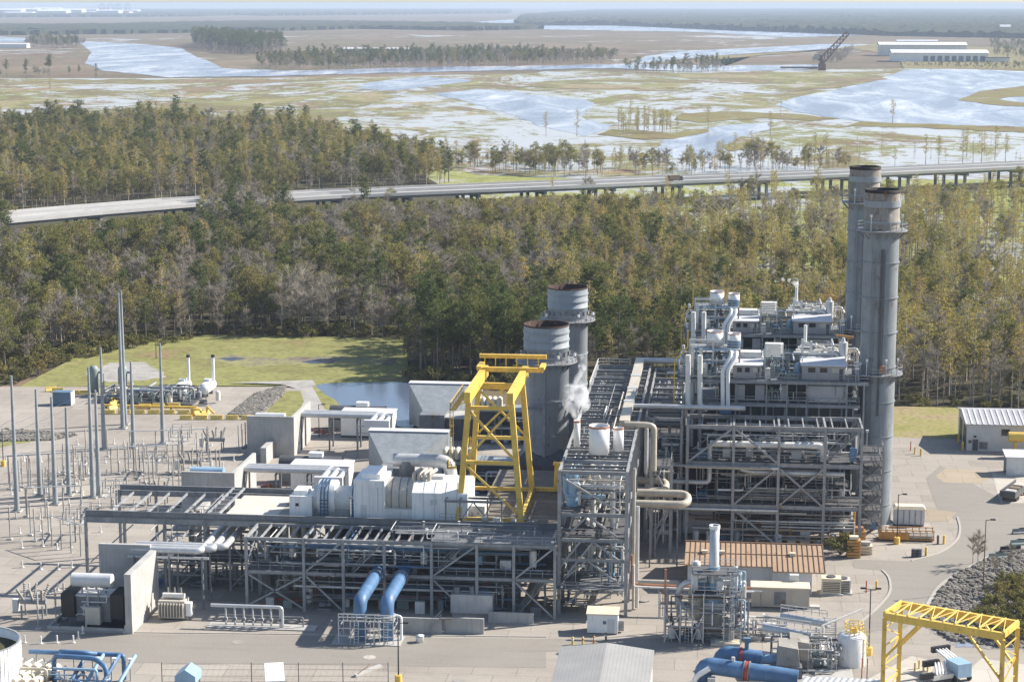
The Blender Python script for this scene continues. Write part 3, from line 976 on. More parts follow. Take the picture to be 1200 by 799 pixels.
far_wood([(1164, 70), (1260, 71), (1260, 50), (1160, 50)], 22, {'bare': 1, 'broad': 1, 'pine': .3}, 0.5, 1.0, 0.5)
far_wood([(950, 76), (985, 76), (1000, 62), (960, 66)], 16, {'bare': 1}, 0.7, 1.0)
far_wood([(-40, 96), (120, 94), (130, 90), (-40, 88)], 22, {'bare': 1, 'pine': .6}, 0.7, 1.2, 0.35)
far_wood([(-40, 124), (200, 120), (200, 108), (-40, 104)], 40, {'cypress': 1, 'snag': 1}, 0.6, 1.0, 0.25)

protos = {}
scatter = {}
for kind, K in KINDS.items():
    L = trees[kind]
    L.sort(key=lambda t: t[0] ** 2 + t[1] ** 2)
    pr = []
    for i in range(K['n']):
        tb, cb = K['mk'](100 * i + len(kind))
        me_t = tb.build('trunk', K['bark'], loc=(0, 0, 0))
        me_c = cb.build(PARTNAME.get(kind, 'crown'), K['leaf'], loc=(0, 0, 0))
        pr.append((me_t.data, me_c.data, me_c.name.split('.')[0]))
        bpy.data.objects.remove(me_t)
        bpy.data.objects.remove(me_c)
    protos[kind] = pr
    vis = []
    for t in L:
        q = proj(t[0], t[1], HGT[kind] * t[2])
        q0 = proj(t[0], t[1], 0)
        inview = -5 < q[0] < 1205 and q0[1] > 5
        # behind the tall plant nothing of the tree shows
        hid = (800 < q[0] < 1010 and q[1] > 372) or (700 < q[0] < 800 and q[1] > 440) or (q[0] < 800 and q[1] > 470)
        vis.append(inview and not hid)
    cnt = 0
    firsts = [None] * K['n']
    rest = []
    for t, v in zip(L, vis):
        if v and cnt < 298:
            cnt += 1
            x, y, s, a, vi = t
            e = thing(K['name'], K['label'], K['cat'], (x, y, -1.0), K['group'], a)
            e.scale = (s, s, s)
            for nm, me in (('trunk', pr[vi][0]), (pr[vi][2], pr[vi][1])):
                o = bpy.data.objects.new(nm, me)
                COL.objects.link(o)
                o.parent = e
                if firsts[vi] is None or len(firsts[vi]) < 2:
                    firsts[vi] = (firsts[vi] or []) + [o]
        elif -190 < proj(t[0], t[1], 0)[0] < 1420:
            rest.append(t)
    scatter[kind] = (rest, firsts)

# the uncountable remainder of each kind, one object each
def gn_scatter(name, rest, firsts, nvar):
    me = bpy.data.meshes.new(name)
    me.from_pydata([(t[0], t[1], -1.0) for t in rest], [], [])
    for an, ty, idx in (('tree_scale', 'FLOAT', 2), ('tree_turn', 'FLOAT', 3), ('tree_kind', 'INT', 4)):
        at = me.attributes.new(an, ty, 'POINT')
        at.data.foreach_set('value', [t[idx] for t in rest])
    o = bpy.data.objects.new(name, me)
    COL.objects.link(o)
    ng = bpy.data.node_groups.new(name, 'GeometryNodeTree')
    ng.interface.new_socket("Geometry", in_out='INPUT', socket_type='NodeSocketGeometry')
    ng.interface.new_socket("Geometry", in_out='OUTPUT', socket_type='NodeSocketGeometry')
    gi, go = ng.nodes.new('NodeGroupInput'), ng.nodes.new('NodeGroupOutput')
    jn = ng.nodes.new('GeometryNodeJoinGeometry')
    def attr(n, t):
        a = ng.nodes.new('GeometryNodeInputNamedAttribute')
        a.data_type = t
        a.inputs[0].default_value = n
        return a.outputs[0]
    sc_, tu, kd = attr('tree_scale', 'FLOAT'), attr('tree_turn', 'FLOAT'), attr('tree_kind', 'INT')
    cx = ng.nodes.new('ShaderNodeCombineXYZ')
    ng.links.new(tu, cx.inputs[2])
    for v in range(nvar):
        if not firsts[v]:
            continue
        cmpn = ng.nodes.new('FunctionNodeCompare')
        cmpn.data_type = 'INT'
        cmpn.operation = 'EQUAL'
        ng.links.new(kd, cmpn.inputs[2])
        cmpn.inputs[3].default_value = v
        for ob in firsts[v]:
            oi = ng.nodes.new('GeometryNodeObjectInfo')
            oi.transform_space = 'ORIGINAL'
            oi.inputs[0].default_value = ob
            oi.inputs[1].default_value = True
            ip = ng.nodes.new('GeometryNodeInstanceOnPoints')
            ng.links.new(gi.outputs[0], ip.inputs['Points'])
            ng.links.new(cmpn.outputs[0], ip.inputs['Selection'])
            ng.links.new(oi.outputs['Geometry'], ip.inputs['Instance'])
            ng.links.new(cx.outputs[0], ip.inputs['Rotation'])
            ng.links.new(sc_, ip.inputs['Scale'])
            ng.links.new(ip.outputs[0], jn.inputs[0])
    ng.links.new(jn.outputs[0], go.inputs[0])
    md = o.modifiers.new(name, 'NODES')
    md.node_group = ng
    return struct(o, 'stuff')

for kind, (rest, firsts) in scatter.items():
    if rest:
        gn_scatter({'pine': 'distant_pines', 'cypress': 'distant_cypresses', 'broad': 'distant_hardwoods', 'bare': 'distant_bare_trees', 'snag': 'distant_dead_trees', 'shrub': 'undergrowth'}[kind], rest, firsts, KINDS[kind]['n'])
print('TREES', {k: (len(v), len(scatter[k][0])) for k, v in trees.items()})

# farthest woods: one rough canopy sheet each, kilometres away
M['far_canopy'] = vegmat('far_canopy', [(0.022, 0.03, 0.016), (0.05, 0.05, 0.027), (0.035, 0.045, 0.02), (0.075, 0.06, 0.045)], 0.006, fine=0.08)
def canopy(name, poly, step, h, seed):
    gp = [G(x, y, 0) for x, y in poly]
    x0, x1 = min(p[0] for p in gp), max(p[0] for p in gp)
    y0, y1 = min(p[1] for p in gp), max(p[1] for p in gp)
    r = random.Random(seed)
    sx, sy = step, step * 2.2
    nx, ny = int((x1 - x0) / sx) + 2, int((y1 - y0) / sy) + 2
    b = MB()
    idx = {}
    for j in range(ny):
        for i in range(nx):
            x, y = x0 + i * sx + r.uniform(-.3, .3) * sx, y0 + j * sy + r.uniform(-.3, .3) * sy
            e = mnoise.noise(Vector((x * 0.002, y * 0.001, seed)))
            px = proj(x, y, 0)
            if inside((x, y), gp) and -80 < px[0] < 1280 and e > -0.42:
                idx[i, j] = len(b.v)
                b.v.append((x, y, h * r.uniform(0.55, 1.15) * (1 + 0.3 * e)))
    for (i, j) in list(idx):
        q = [(i, j), (i + 1, j), (i + 1, j + 1), (i, j + 1)]
        if all(k in idx for k in q):
            b.f.append(tuple(idx[k] for k in q))
            b.sm.append(False)
    # skirts at the open edges so that the wood has a front
    edge = {}
    for f in b.f:
        for a, c in zip(f, f[1:] + f[:1]):
            edge[(a, c)] = 1
    for (a, c) in list(edge):
        if (c, a) not in edge:
            va, vc = b.v[a], b.v[c]
            n = len(b.v)
            b.v += [(va[0], va[1], -1.1), (vc[0], vc[1], -1.1)]
            b.f.append((c, a, n, n + 1))
            b.sm.append(False)
    return struct(b.build(name, 'far_canopy'), 'stuff')
canopy('distant_wood', [(600, 30), (720, 30), (860, 36), (1040, 42), (1300, 47), (1300, 13), (1000, 12), (700, 13), (610, 20)], 22, 19, 3)
canopy('distant_wood', [(-60, 42), (120, 40), (260, 38), (420, 34), (560, 36), (640, 34), (560, 29), (300, 26), (120, 31), (-60, 31)], 20, 12, 5)
canopy('distant_wood', [(-60, 21), (160, 20), (400, 18), (600, 16), (600, 12), (200, 12.5), (-60, 13)], 40, 17, 8)
# ------------------------------------------------------------------ highway on piers
def offs(pts, d):
    """parallel of a ground polyline, d metres to the far side"""
    out = []
    for i, p in enumerate(pts):
        a, b = pts[max(0, i - 1)], pts[min(len(pts) - 1, i + 1)]
        t = Vector((b[0] - a[0], b[1] - a[1])).normalized()
        out.append((p[0] - t.y * d, p[1] + t.x * d))
    return out

HZ = 9.0
hw = [G(px, py, HZ) for px, py in HWY]
hp = []
for (a, b), (c, d) in zip(hw, hw[1:]):
    k = max(1, int(math.hypot(c - a, d - b) / 32))
    hp += [(a + (c - a) * t / k, b + (d - b) * t / k) for t in range(k)]
hp.append(hw[-1])
bridge = thing('highway_bridge', 'long pale twin highway viaduct on piers crossing the whole swamp behind the plant', 'bridge', (hp[len(hp) // 2][0], hp[len(hp) // 2][1], -1.0))

def strip(pts, d0, d1, z0, z1):
    b = MB()
    A, B = offs(pts, d0), offs(pts, d1)
    v, f = [], []
    for i in range(len(pts)):
        v += [(*A[i], z0), (*B[i], z0), (*B[i], z1), (*A[i], z1)]
    for i in range(len(pts) - 1):
        o, n = 4 * i, 4 * i + 4
        f += [(o, n, n + 1, o + 1), (o + 3, o + 2, n + 2, n + 3), (o, o + 3, n + 3, n), (o + 1, n + 1, n + 2, o + 2)]
    b.add(v, f)
    return b

for base in (0.0, 16.5):
    strip(hp, base, base + 12.5, HZ - 0.35, HZ).build('deck', 'road_deck', bridge)
    for e in (base - 0.35, base + 12.5):
        strip(hp, e, e + 0.35, HZ - 0.5, HZ + 0.85).build('parapet', 'parapet', bridge)
    strip(hp, base + 1.0, base + 11.5, HZ - 1.6, HZ - 0.36).build('girder', 'girder', bridge)
    q = offs(hp, base + 6.2)
    npier = 0
    for i in range(0, len(hp)):
        pz = proj(q[i][0], q[i][1], 4)
        if not (-30 < pz[0] < 1230) or npier > 45:
            continue
        npier += 1
        t = Vector((hp[min(i + 1, len(hp) - 1)][0] - hp[max(i - 1, 0)][0], hp[min(i + 1, len(hp) - 1)][1] - hp[max(i - 1, 0)][1], 0)).normalized()
        nn = Vector((-t.y, t.x, 0))
        c = Vector((*q[i], 0))
        b = MB()
        b.bar(c - nn * 5.6 + Vector((0, 0, HZ - 2.2)), c + nn * 5.6 + Vector((0, 0, HZ - 2.2)), 1.4, 1.19)
        for s_ in (-1, 1):
            b.cyl(c + nn * 3.4 * s_ + Vector((0, 0, -1.3)), c + nn * 3.4 * s_ + Vector((0, 0, HZ - 2.8)), 0.8, n=8)
        b.build('pier', 'girder', bridge)

def lorry(px, lane, label, body, group=None):
    """lorry on the viaduct"""
    i = min(range(len(hp)), key=lambda k: abs(proj(hp[k][0], hp[k][1], HZ)[0] - px))
    p = offs(hp, lane)[i]
    a, b_ = hp[max(0, i - 1)], hp[min(len(hp) - 1, i + 1)]
    ang = math.atan2(b_[1] - a[1], b_[0] - a[0])
    t = thing('lorry', label, 'lorry', (p[0], p[1], HZ), None, ang)
    t.scale = (.75, .9, .72)
    MB().box(-4, 3.2, -1.25, 1.25, 1.0, 3.8).build('cargo_box', body, t, (0, 0, 0))
    MB().hexa([(3.5, -1.2, .6), (5.6, -1.2, .6), (5.6, 1.2, .6), (3.5, 1.2, .6)], [(3.5, -1.2, 3.1), (5.0, -1.2, 3.1), (5.0, 1.2, 3.1), (3.5, 1.2, 3.1)]).build('cab', 'steel_dark', t, (0, 0, 0))
    MB().box(-4, 5.2, -1.0, 1.0, 0.55, 0.98).build('chassis', 'black', t, (0, 0, 0))
    for x in (-3, -1.9, 4.3):
        for s_ in (-1, 1):
            MB().cyl((x, s_ * 1.05, .5), (x, s_ * 1.25, .5), .5, n=10).build('wheel', 'black', t, (0, 0, 0))
lorry(776, 8, 'brown box lorry driving on the viaduct behind the plant', 'wood')

# ------------------------------------------------------------------ far across the river
def far_place(px, py):
    x, y = G(px, py, 0)
    return x, y
# long white riverside shed
x, y = G(1046, 72, 0)
t = thing('warehouse', 'long white riverside warehouse with a row of dark bays across the river', 'warehouse', (x, y, -0.5))
L, D, Hh = 148, 70, 14
MB().box(0, L, 0, D, 0, Hh).build('wall', 'white', t, (0, 0, 0))
b = MB()
b.prism([(-2, Hh), (D / 2, Hh + 4), (D + 2, Hh), (D + 2, Hh - .6), (D / 2, Hh + 3.4), (-2, Hh - .6)], 'x', -2, L + 2)
b.build('roof', 'white', t, (0, 0, 0))
for k in range(9):
    MB().box(48 + k * 11, 55 + k * 11, -0.4, -0.01, 0.3, 9).build('bay_door', 'steel_mid', t, (0, 0, 0))
MB().box(L - 4, L + 32, -8, 18, 0, 6).build('annexe', 'dirty_white', t, (0, 0, 0))
MB().box(L - 5, L + 33, -9, 19, 6, 7.2).build('annexe_roof', 'steel_dark', t, (0, 0, 0))
x, y = G(1034, 66, 0)
t = thing('warehouse', 'second white warehouse with a plain low roof standing behind the riverside one', 'warehouse', (x, y + 60, -0.5))
MB().box(0, 150, 0, 60, 0, 19).build('wall', 'dirty_white', t, (0, 0, 0))
MB().prism([(-2, 19), (30, 23), (62, 19), (62, 18.4), (30, 22.2), (-2, 18.4)], 'x', -2, 152).build('roof', 'white', t, (0, 0, 0))
# raised bascule span
x, y = G(966, 82, 0)
t = thing('bascule_bridge', 'rust brown lattice bridge span raised steeply beside the creek mouth', 'bridge', (x, y, -0.6))
b = MB()
P0, P1 = Vector((0, 0, 4)), Vector((36, 8, 46))
for s_ in (0, 9):
    o = Vector((-3, s_, 3))
    for dd in (Vector((0, 0, 0)), Vector((-6, 0, 6))):
        b.bar(P0 + o + dd, P1 + o + dd * 0.6, 1.1)
    for k in range(9):
        a = P0.lerp(P1, k / 9) + o
        c = P0.lerp(P1, (k + 1) / 9) + o + Vector((-6, 0, 6)) * (1 - 0.4 * (k + 1) / 9)
        b.bar(a, c, 0.8)
        b.bar(P0.lerp(P1, (k + 1) / 9) + o, c, 0.7)
b.build('span', 'rust', t, (0, 0, 0))
b = MB()
b.box(-8, 2, -3, 14, -1, 9)
b.hexa([(-6, 1, 9), (0, 1, 9), (0, 11, 9), (-6, 11, 9)], [(-8, 1, 20), (-4, 1, 20), (-4, 11, 20), (-8, 11, 20)])
b.build('tower', 'rust', t, (0, 0, 0))
MB().box(-14, -7, 0, 11, 16, 22).build('counterweight', 'conc_old', t, (0, 0, 0))
MB().box(-60, -9, 2, 10, 2, 4.5).build('approach', 'wood', t, (0, 0, 0))
# white shoreline rubble by the warehouse
def small_house(px, py, w_, d_, h_, wall, roof, label, cat='building', name='building', group=None):
    x, y = G(px, py, 0)
    t = thing(name, label, cat, (x, y, -1), group)
    MB().box(-w_ / 2, w_ / 2, 0, d_, 0, h_).build('wall', wall, t, (0, 0, 0))
    MB().prism([(-d_ * .04, h_), (d_ / 2, h_ * 1.3), (d_ * 1.04, h_)], 'x', -w_ / 2 - 1, w_ / 2 + 1).build('roof', roof, t, (0, 0, 0))
    return t
small_house(440, 62, 120, 20, 8, 'dirty_white', 'roof_light', 'low grey shed half hidden behind the far tree belt across the river')
small_house(15, 56, 60, 20, 8, 'white', 'roof_light', 'small white shed on the far bank beside the wide river bend')
small_house(1178, 40, 30, 20, 22, 'white', 'roof_light', 'tall white hut with a peaked roof among trees beyond the warehouses')
small_house(1075, 52, 90, 30, 8, 'dirty_white', 'roof_light', 'low pale shed in front of the far wood above the warehouses')
# port on the horizon
pr = random.Random(5)
for k in range(16):
    small_house(4 + k * 9.6 + pr.uniform(-3, 3), pr.uniform(14.5, 18.5), pr.uniform(120, 330), 120, pr.uniform(18, 40), pr.choice(['white', 'dirty_white', 'white', 'roof_light', 'siding']), pr.choice(['white', 'roof_light', 'copper']),
                'pale port shed among the crowded buildings on the horizon', 'building', 'port_building', 'pale port buildings along the horizon')
for px in (120, 130, 139, 150):
    x, y = G(px, 16.0, 0)
    t = thing('harbour_crane', 'tall blue quay crane of the row on the horizon', 'crane', (x, y, -1), 'blue quay cranes on the horizon')
    b = MB()
    for sx in (-22, 22):
        for sy in (-20, 20):
            b.bar((sx, sy, 0), (sx, sy, 75), 5)
    b.bar((-22, 0, 48), (22, 0, 48), 5)
    b.build('portal', 'pale_blue', t, (0, 0, 0))
    MB().bar((-26, 0, 78), (26, 0, 78), 12, 6).build('boom', 'pale_blue', t, (0, 0, 0))
    MB().bar((0, 0, 80), (0, 0, 108), 6).build('mast', 'pale_blue', t, (0, 0, 0))
# ------------------------------------------------------------------ steelwork helpers
def column(root, x, y, z0, z1, w_=0.4, mat='steel'):
    b = MB()
    t = 0.06
    b.box(x - w_ / 2, x + w_ / 2, y - w_ / 2, y - w_ / 2 + t, z0, z1)
    b.box(x - w_ / 2, x + w_ / 2, y + w_ / 2 - t, y + w_ / 2, z0, z1)
    b.box(x - t / 2, x + t / 2, y - w_ / 2 + t, y + w_ / 2 - t, z0, z1)
    b.box(x - w_ * .8, x + w_ * .8, y - w_ * .8, y + w_ * .8, z0 + 0.001, z0 + 0.04)
    return b.build('column', mat, root)

def beam(root, p, q, w_=0.28, h=0.42, mat='steel'):
    return MB().ibeam(p, q, w_, h, 0.05).build('beam', mat, root)

def brace(root, p, q, w_=0.2, mat='steel'):
    return MB().bar(p, q, w_).build('brace', mat, root)

def deck(root, x0, x1, y0, y1, z, mat='grating', name='platform', rail='fblr', t=0.12, railmat='steel'):
    o = MB().box(x0, x1, y0, y1, z, z + t).build(name, mat, root)
    pts = {'f': [(x0, y0), (x1, y0)], 'b': [(x0, y1), (x1, y1)], 'l': [(x0, y0), (x0, y1)], 'r': [(x1, y0), (x1, y1)]}
    if rail:
        b = MB()
        for k in rail:
            b.rail([(px, py, z + t) for px, py in pts[k]])
        b.build('handrail', railmat, o)
    return o

def frame(root, xs, ys, zs, cw=0.4, bw=0.28, bh=0.42, mat='steel', skip_col=None, z0=0.0, inner=True):
    for i, x in enumerate(xs):
        for j, y in enumerate(ys):
            if skip_col and skip_col(x, y):
                continue
            column(root, x, y, z0, zs[-1], cw, mat)
    e = cw / 2 + 0.01
    for z in zs:
        zz = z - bh / 2 if z == zs[-1] else z
        for y in ys:
            b = MB()
            for a, c in zip(xs, xs[1:]):
                b.ibeam((a + e, y, zz), (c - e, y, zz), bw, bh)
            b.build('beam', mat, root)
        for x in xs:
            b = MB()
            for a, c in zip(ys, ys[1:]):
                b.ibeam((x, a + e, zz), (x, c - e, zz), bw, bh)
            b.build('beam', mat, root)

PIPEMATS = ['lagging', 'lagging', 'dirty_white', 'steel', 'steel_mid', 'tan_lagging', 'steel_mid']
def pipes(root, bx, n, seed, mats=None, rmin=0.06, rmax=0.2, longx=0.6, name='pipe', tray=True):
    """runs of process pipe with elbows, valves and risers inside the box bx"""
    r = random.Random(seed)
    x0, x1, y0, y1, z0, z1 = bx
    mats = mats or PIPEMATS
    for k in range(n):
        rad = rmin + (rmax - rmin) * r.random() ** 2
        p = [r.uniform(x0, x1), r.uniform(y0, y1), r.uniform(z0, z1)]
        path = [tuple(p)]
        ax = 0 if r.random() < longx else r.choice((1, 2))
        for s_ in range(r.randint(1, 4)):
            lo, hi = ((x0, x1), (y0, y1), (z0, z1))[ax]
            t = r.uniform(lo, hi)
            if abs(t - p[ax]) < 0.8:
                t = lo if p[ax] > (lo + hi) / 2 else hi
            p = list(p)
            p[ax] = t
            path.append(tuple(p))
            ax = r.choice([a for a in (0, 1, 2) if a != ax])
        b = MB()
        b.tube(path, rad, 7, rad * 2.2)
        if rad < 0.14 and r.random() < 0.6:      # a valve with its hand wheel
            a, c = Vector(path[0]), Vector(path[1])
            m_ = a.lerp(c, r.uniform(0.3, 0.7))
            b.cbox(m_.x, m_.y, m_.z - rad * 1.6, rad * 4, rad * 4, rad * 3.2)
            b.cyl(m_, m_ + Vector((0, 0, 0.45)), 0.03, n=5)
            b.cyl(m_ + Vector((0, 0, 0.43)), m_ + Vector((0, 0, 0.47)), 0.2, n=8)
        b.build(name, r.choice(mats), root)
    if tray:
        for k in range(max(1, n // 9)):
            y, z = r.uniform(y0, y1), r.uniform(z0, z1)
            a, c = sorted((r.uniform(x0, x1), r.uniform(x0, x1)))
            b = MB()
            b.box(a, c + 1.5, y - .3, y + .3, z, z + 0.03)
            b.box(a, c + 1.5, y - .34, y - .3, z - .02, z + .14)
            b.box(a, c + 1.5, y + .3, y + .34, z - .02, z + .14)
            b.build('cable_tray', 'steel_mid', root)

def gear(root, spots, seed):
    """floor-standing plant: cabinets, pump sets, drums"""
    r = random.Random(seed)
    for x, y, z in spots:
        t = r.random()
        if t < 0.35:
            h = r.uniform(1.2, 2.2)
            b = MB().cbox(x, y, z, r.uniform(.8, 1.8), .7, h)
            b.cbox(x, y - .36, z + .2, .5, .03, h * .7)
            b.build('control_cabinet', r.choice(['steel_mid', 'dirty_white', 'green_grey', 'siding']), root)
        elif t < 0.7:
            b = MB().cbox(x, y, z, 2.2, 1.0, .3)
            b.cyl((x - .9, y, z + .75), (x + .1, y, z + .75), .4, n=10)
            b.cyl((x + .2, y, z + .75), (x + .9, y, z + .75), .3, n=10)
            b.cyl((x + .6, y, z + .9), (x + .6, y, z + 1.9), .12, n=8)
            b.build('pump_set', r.choice(['slate_blue', 'green_grey', 'steel_mid', 'blue']), root)
        else:
            h = r.uniform(1.5, 2.8)
            b = MB().cyl((x, y, z + .4), (x, y, z + h), .55, n=12)
            b.cyl((x, y, z + h), (x, y, z + h + .25), .55, .15, n=12)
            for a in (0.5, 2.6, 4.7):
                b.bar((x + .45 * math.cos(a), y + .45 * math.sin(a), z), (x + .45 * math.cos(a), y + .45 * math.sin(a), z + .6), .08)
            b.build('drum', r.choice(['lagging', 'dirty_white', 'steel', 'pale_blue']), root)

def stair(root, x0, y0, z0, x1, y1, z1, wid=0.9, mat='steel', name='stair'):
    a, c = Vector((x0, y0, z0)), Vector((x1, y1, z1))
    d = (c - a)
    side = Vector((-d.y, d.x, 0)).normalized() * wid / 2
    b = MB()
    for s_ in (-1, 1):
        b.bar(a + side * s_, c + side * s_, 0.06, 0.22)
        for hh in (0.55, 1.05):
            b.bar(a + side * s_ + Vector((0, 0, hh)), c + side * s_ + Vector((0, 0, hh)), 0.06)
    n = max(3, int(abs(z1 - z0) / 0.22))
    for i in range(n):
        p = a.lerp(c, (i + .5) / n)
        b.bar(p - side, p + side, 0.24, 0.04)
    return b.build(name, mat, root)

def ladder(root, x, y, z0, z1, mat='steel', face=(0, -1), cage=True, name='ladder'):
    b = MB()
    fx, fy = face
    sx, sy = -fy, fx
    for s_ in (-.25, .25):
        b.bar((x + sx * s_, y + sy * s_, z0), (x + sx * s_, y + sy * s_, z1), .06)
    z = z0 + .3
    while z < z1:
        b.bar((x - sx * .25, y - sy * .25, z), (x + sx * .25, y + sy * .25, z), .035)
        z += .45
    if cage:
        z = z0 + 2.2
        while z < z1:
            q = [(x + sx * .38 * math.cos(a) + fx * .75 * math.sin(a), y + sy * .38 * math.cos(a) + fy * .75 * math.sin(a), z) for a in (0, .8, 1.57, 2.34, 3.14)]
            for u, v_ in zip(q, q[1:]):
                b.bar(u, v_, .05)
            z += 1.3
        for a in (.8, 1.57, 2.34):
            b.bar((x + sx * .38 * math.cos(a) + fx * .75 * math.sin(a), y + sy * .38 * math.cos(a) + fy * .75 * math.sin(a), z0 + 2.2), (x + sx * .38 * math.cos(a) + fx * .75 * math.sin(a), y + sy * .38 * math.cos(a) + fy * .75 * math.sin(a), z1), .04)
    return b.build(name, mat, root)

U2 = Vector((0, 48, 0))          # the rear unit repeats the front one 48 m farther back

# ------------------------------------------------------------------ turbine building
YF, YB, YR = 279.0, 287.0, 305.0
TZ, FZ = 11.3, 5.9
cx_ = [WX(px, 715, YF) for px in (290, 357, 403, 451, 506, 559, 602, 650)]
tb = thing('turbine_building', 'long open steel turbine building with a concrete top deck along the plant front', 'industrial building', (-55, 290, 0))
frame(tb, cx_, [YF, YB], [FZ, TZ], 0.42, 0.3, 0.5)
xl = [-98.6, -92.4, -86.0, -79.6]
frame(tb, xl + [cx_[0]], [YB + .9], [TZ], 0.42, 0.34, 0.9, skip_col=lambda x, y: x > -75)
frame(tb, xl + cx_, [YR], [TZ], 0.42, 0.34, 0.9)
frame(tb, cx_[1:], [296.0], [FZ, TZ - .3], 0.42, 0.3, 0.5)
# parapet girder at the front edge of the deck
MB().ibeam((-98.6, YB + .9, TZ + .55), (-24.3, YB + .9, TZ + .55), .34, .95, .06).build('edge_girder', 'steel_mid', tb)
MB().ibeam((-98.6, YR + .6, TZ + .35), (-60, YR + .6, TZ + .35), .34, .8, .06).build('edge_girder', 'steel_mid', tb)
# cross beams of the open front bay
for i in range(len(cx_) - 1):
    for f in (0.25, 0.5, 0.75):
        x = cx_[i] * (1 - f) + cx_[i + 1] * f
        if x < -42:
            beam(tb, (x, YF + .2, TZ - .2), (x, YB - .2, TZ - .2), .2, .34, 'steel')
for x in (-96, -93, -90, -87, -84, -81):
    beam(tb, (x, YB + 1.2, TZ - .3), (x, YR - .3, TZ - .3), .22, .36, 'steel')
MB().box(-77.2, -69, YB + 1.3, 303.6, TZ - .5, TZ).build('deck_slab', 'conc_deck', tb)
MB().box(-69, -38.0, YB + 1.3, 304.4, TZ - .5, TZ - .004).build('deck_slab', 'conc_old', tb)
MB().box(-38.0, -24.4, YB + 1.3, 326, TZ - .5, TZ - .006).build('deck_slab', 'deck_brown', tb)
deck(tb, cx_[4], -24.4, YF, YB + .6, TZ, 'steel_mid', rail='fr')
deck(tb, cx_[3] + 1, cx_[4], YF + 4, YB + .6, TZ, 'steel_mid', rail='f')
deck(tb, cx_[0], cx_[1], YF + .4, YB - .3, FZ + .25, 'grating', rail='f')
deck(tb, cx_[1], cx_[2], YF + .4, YB - .3, FZ - .6, 'grating', rail='f')
deck(tb, cx_[2], cx_[4], YF + 2.4, YB - .3, FZ + .8, 'grating', rail='f')
deck(tb, cx_[4], cx_[7], YF + .4, YB - .3, FZ + .25, 'grating', rail='f')
deck(tb, cx_[1], cx_[7], 288, 303, FZ - .2, 'steel_dark', rail='')
# braces read from the front
bz = [(1, 'up', FZ, TZ), (1, 'dn', 0.4, FZ), (4, 'up', FZ, TZ), (6, 'up', FZ, TZ), (6, 'dn', .4, FZ), (4, 'kn', 1, FZ), (0, 'up', .5, FZ), (0, 'dn', .5, FZ)]
for i, k, z0, z1 in bz:
    a, c = cx_[i] + .3, cx_[i + 1] - .3
    if k == 'up':
        brace(tb, (a, YF, z0 + .3), (c, YF, z1 - .5), .26)
    elif k == 'dn':
        brace(tb, (a, YF, z1 - .4), (c, YF, z0), .26)
    else:
        brace(tb, (a, YF, z1 - .4), ((a + c) / 2, YF, z0 + 1.5), .26)
brace(tb, (-91, YB + .9, 10.2), (-98, YB + .9, 4), .2)
brace(tb, (cx_[0], YF, FZ + 1), (cx_[0], YB, TZ - .8), .2)
brace(tb, (cx_[0], YF, TZ - .8), (cx_[0], YB, FZ + 1), .2)
for i in range(1, 7, 2):
    brace(tb, (cx_[i], YB, .5), (cx_[i + 1], YB, FZ - .4), .2, 'steel_mid')
    brace(tb, (cx_[i], YB, TZ - .6), (cx_[i + 1], YB, FZ + .4), .2, 'steel_mid')
# blue header under the deck, condenser body, turbine pedestals
MB().tube([(-62, YF + 2.4, 9.7), (-37, YF + 2.4, 9.7), (-37, YF + 6, 9.7)], .33, 10, .8).build('cooling_header', 'blue', tb)
MB().tube([(-68, YF + 3.5, 8.9), (-27, YF + 3.5, 8.9)], .2, 8).build('cooling_header', 'slate_blue', tb)
for x in (-71, -66, -60, -46, -40):
    MB().box(x - .9, x + .9, 291, 302, 0, TZ - .5).build('pedestal', 'conc_old', tb)
b = MB().box(-57.5, -48.5, 289.5, 301, 1.5, 9.8)
for k in range(6):
    b.box(-57.4 + k * 1.7, -57.1 + k * 1.7, 289.2, 289.5, 1.5, 9.8)
b.build('condenser', 'steel_dark', tb)
for k in range(3):
    MB().cyl((cx_[1] - 5.1 + k * 1.5, 289.3, .2), (cx_[1] - 5.1 + k * 1.5, 289.3, 10.5), .5, n=12).build('riser', 'tan_lagging', tb)
stair(tb, cx_[2] + 1, YF + 1.4, FZ - .3, cx_[2] + 6, YF + 1.4, TZ - .5)
stair(tb, cx_[6] + .5, YF + 2.2, .1, cx_[6] + 5.2, YF + 2.2, FZ)
stair(tb, cx_[4] + .6, YF + 2, FZ + .3, cx_[4] + 5.5, YF + 2, TZ)
pipes(tb, (cx_[0] + 1, cx_[7] - 1, YF + .4, 290, 6.6, 10.6), 46, 11, ['lagging', 'dirty_white', 'steel', 'steel_mid', 'blue', 'slate_blue', 'tan_lagging'], .06, .22)
pipes(tb, (cx_[0] + 1, cx_[7] - 1, YF + .4, 289, .6, 5.2), 46, 12, ['lagging', 'dirty_white', 'steel', 'steel_mid', 'slate_blue', 'steel_mid', 'red'], .06, .2)
pipes(tb, (cx_[3], cx_[7] - 1, YF + .5, YB, TZ + .2, TZ + 1.5), 14, 14, None, .05, .12, .6, tray=False)
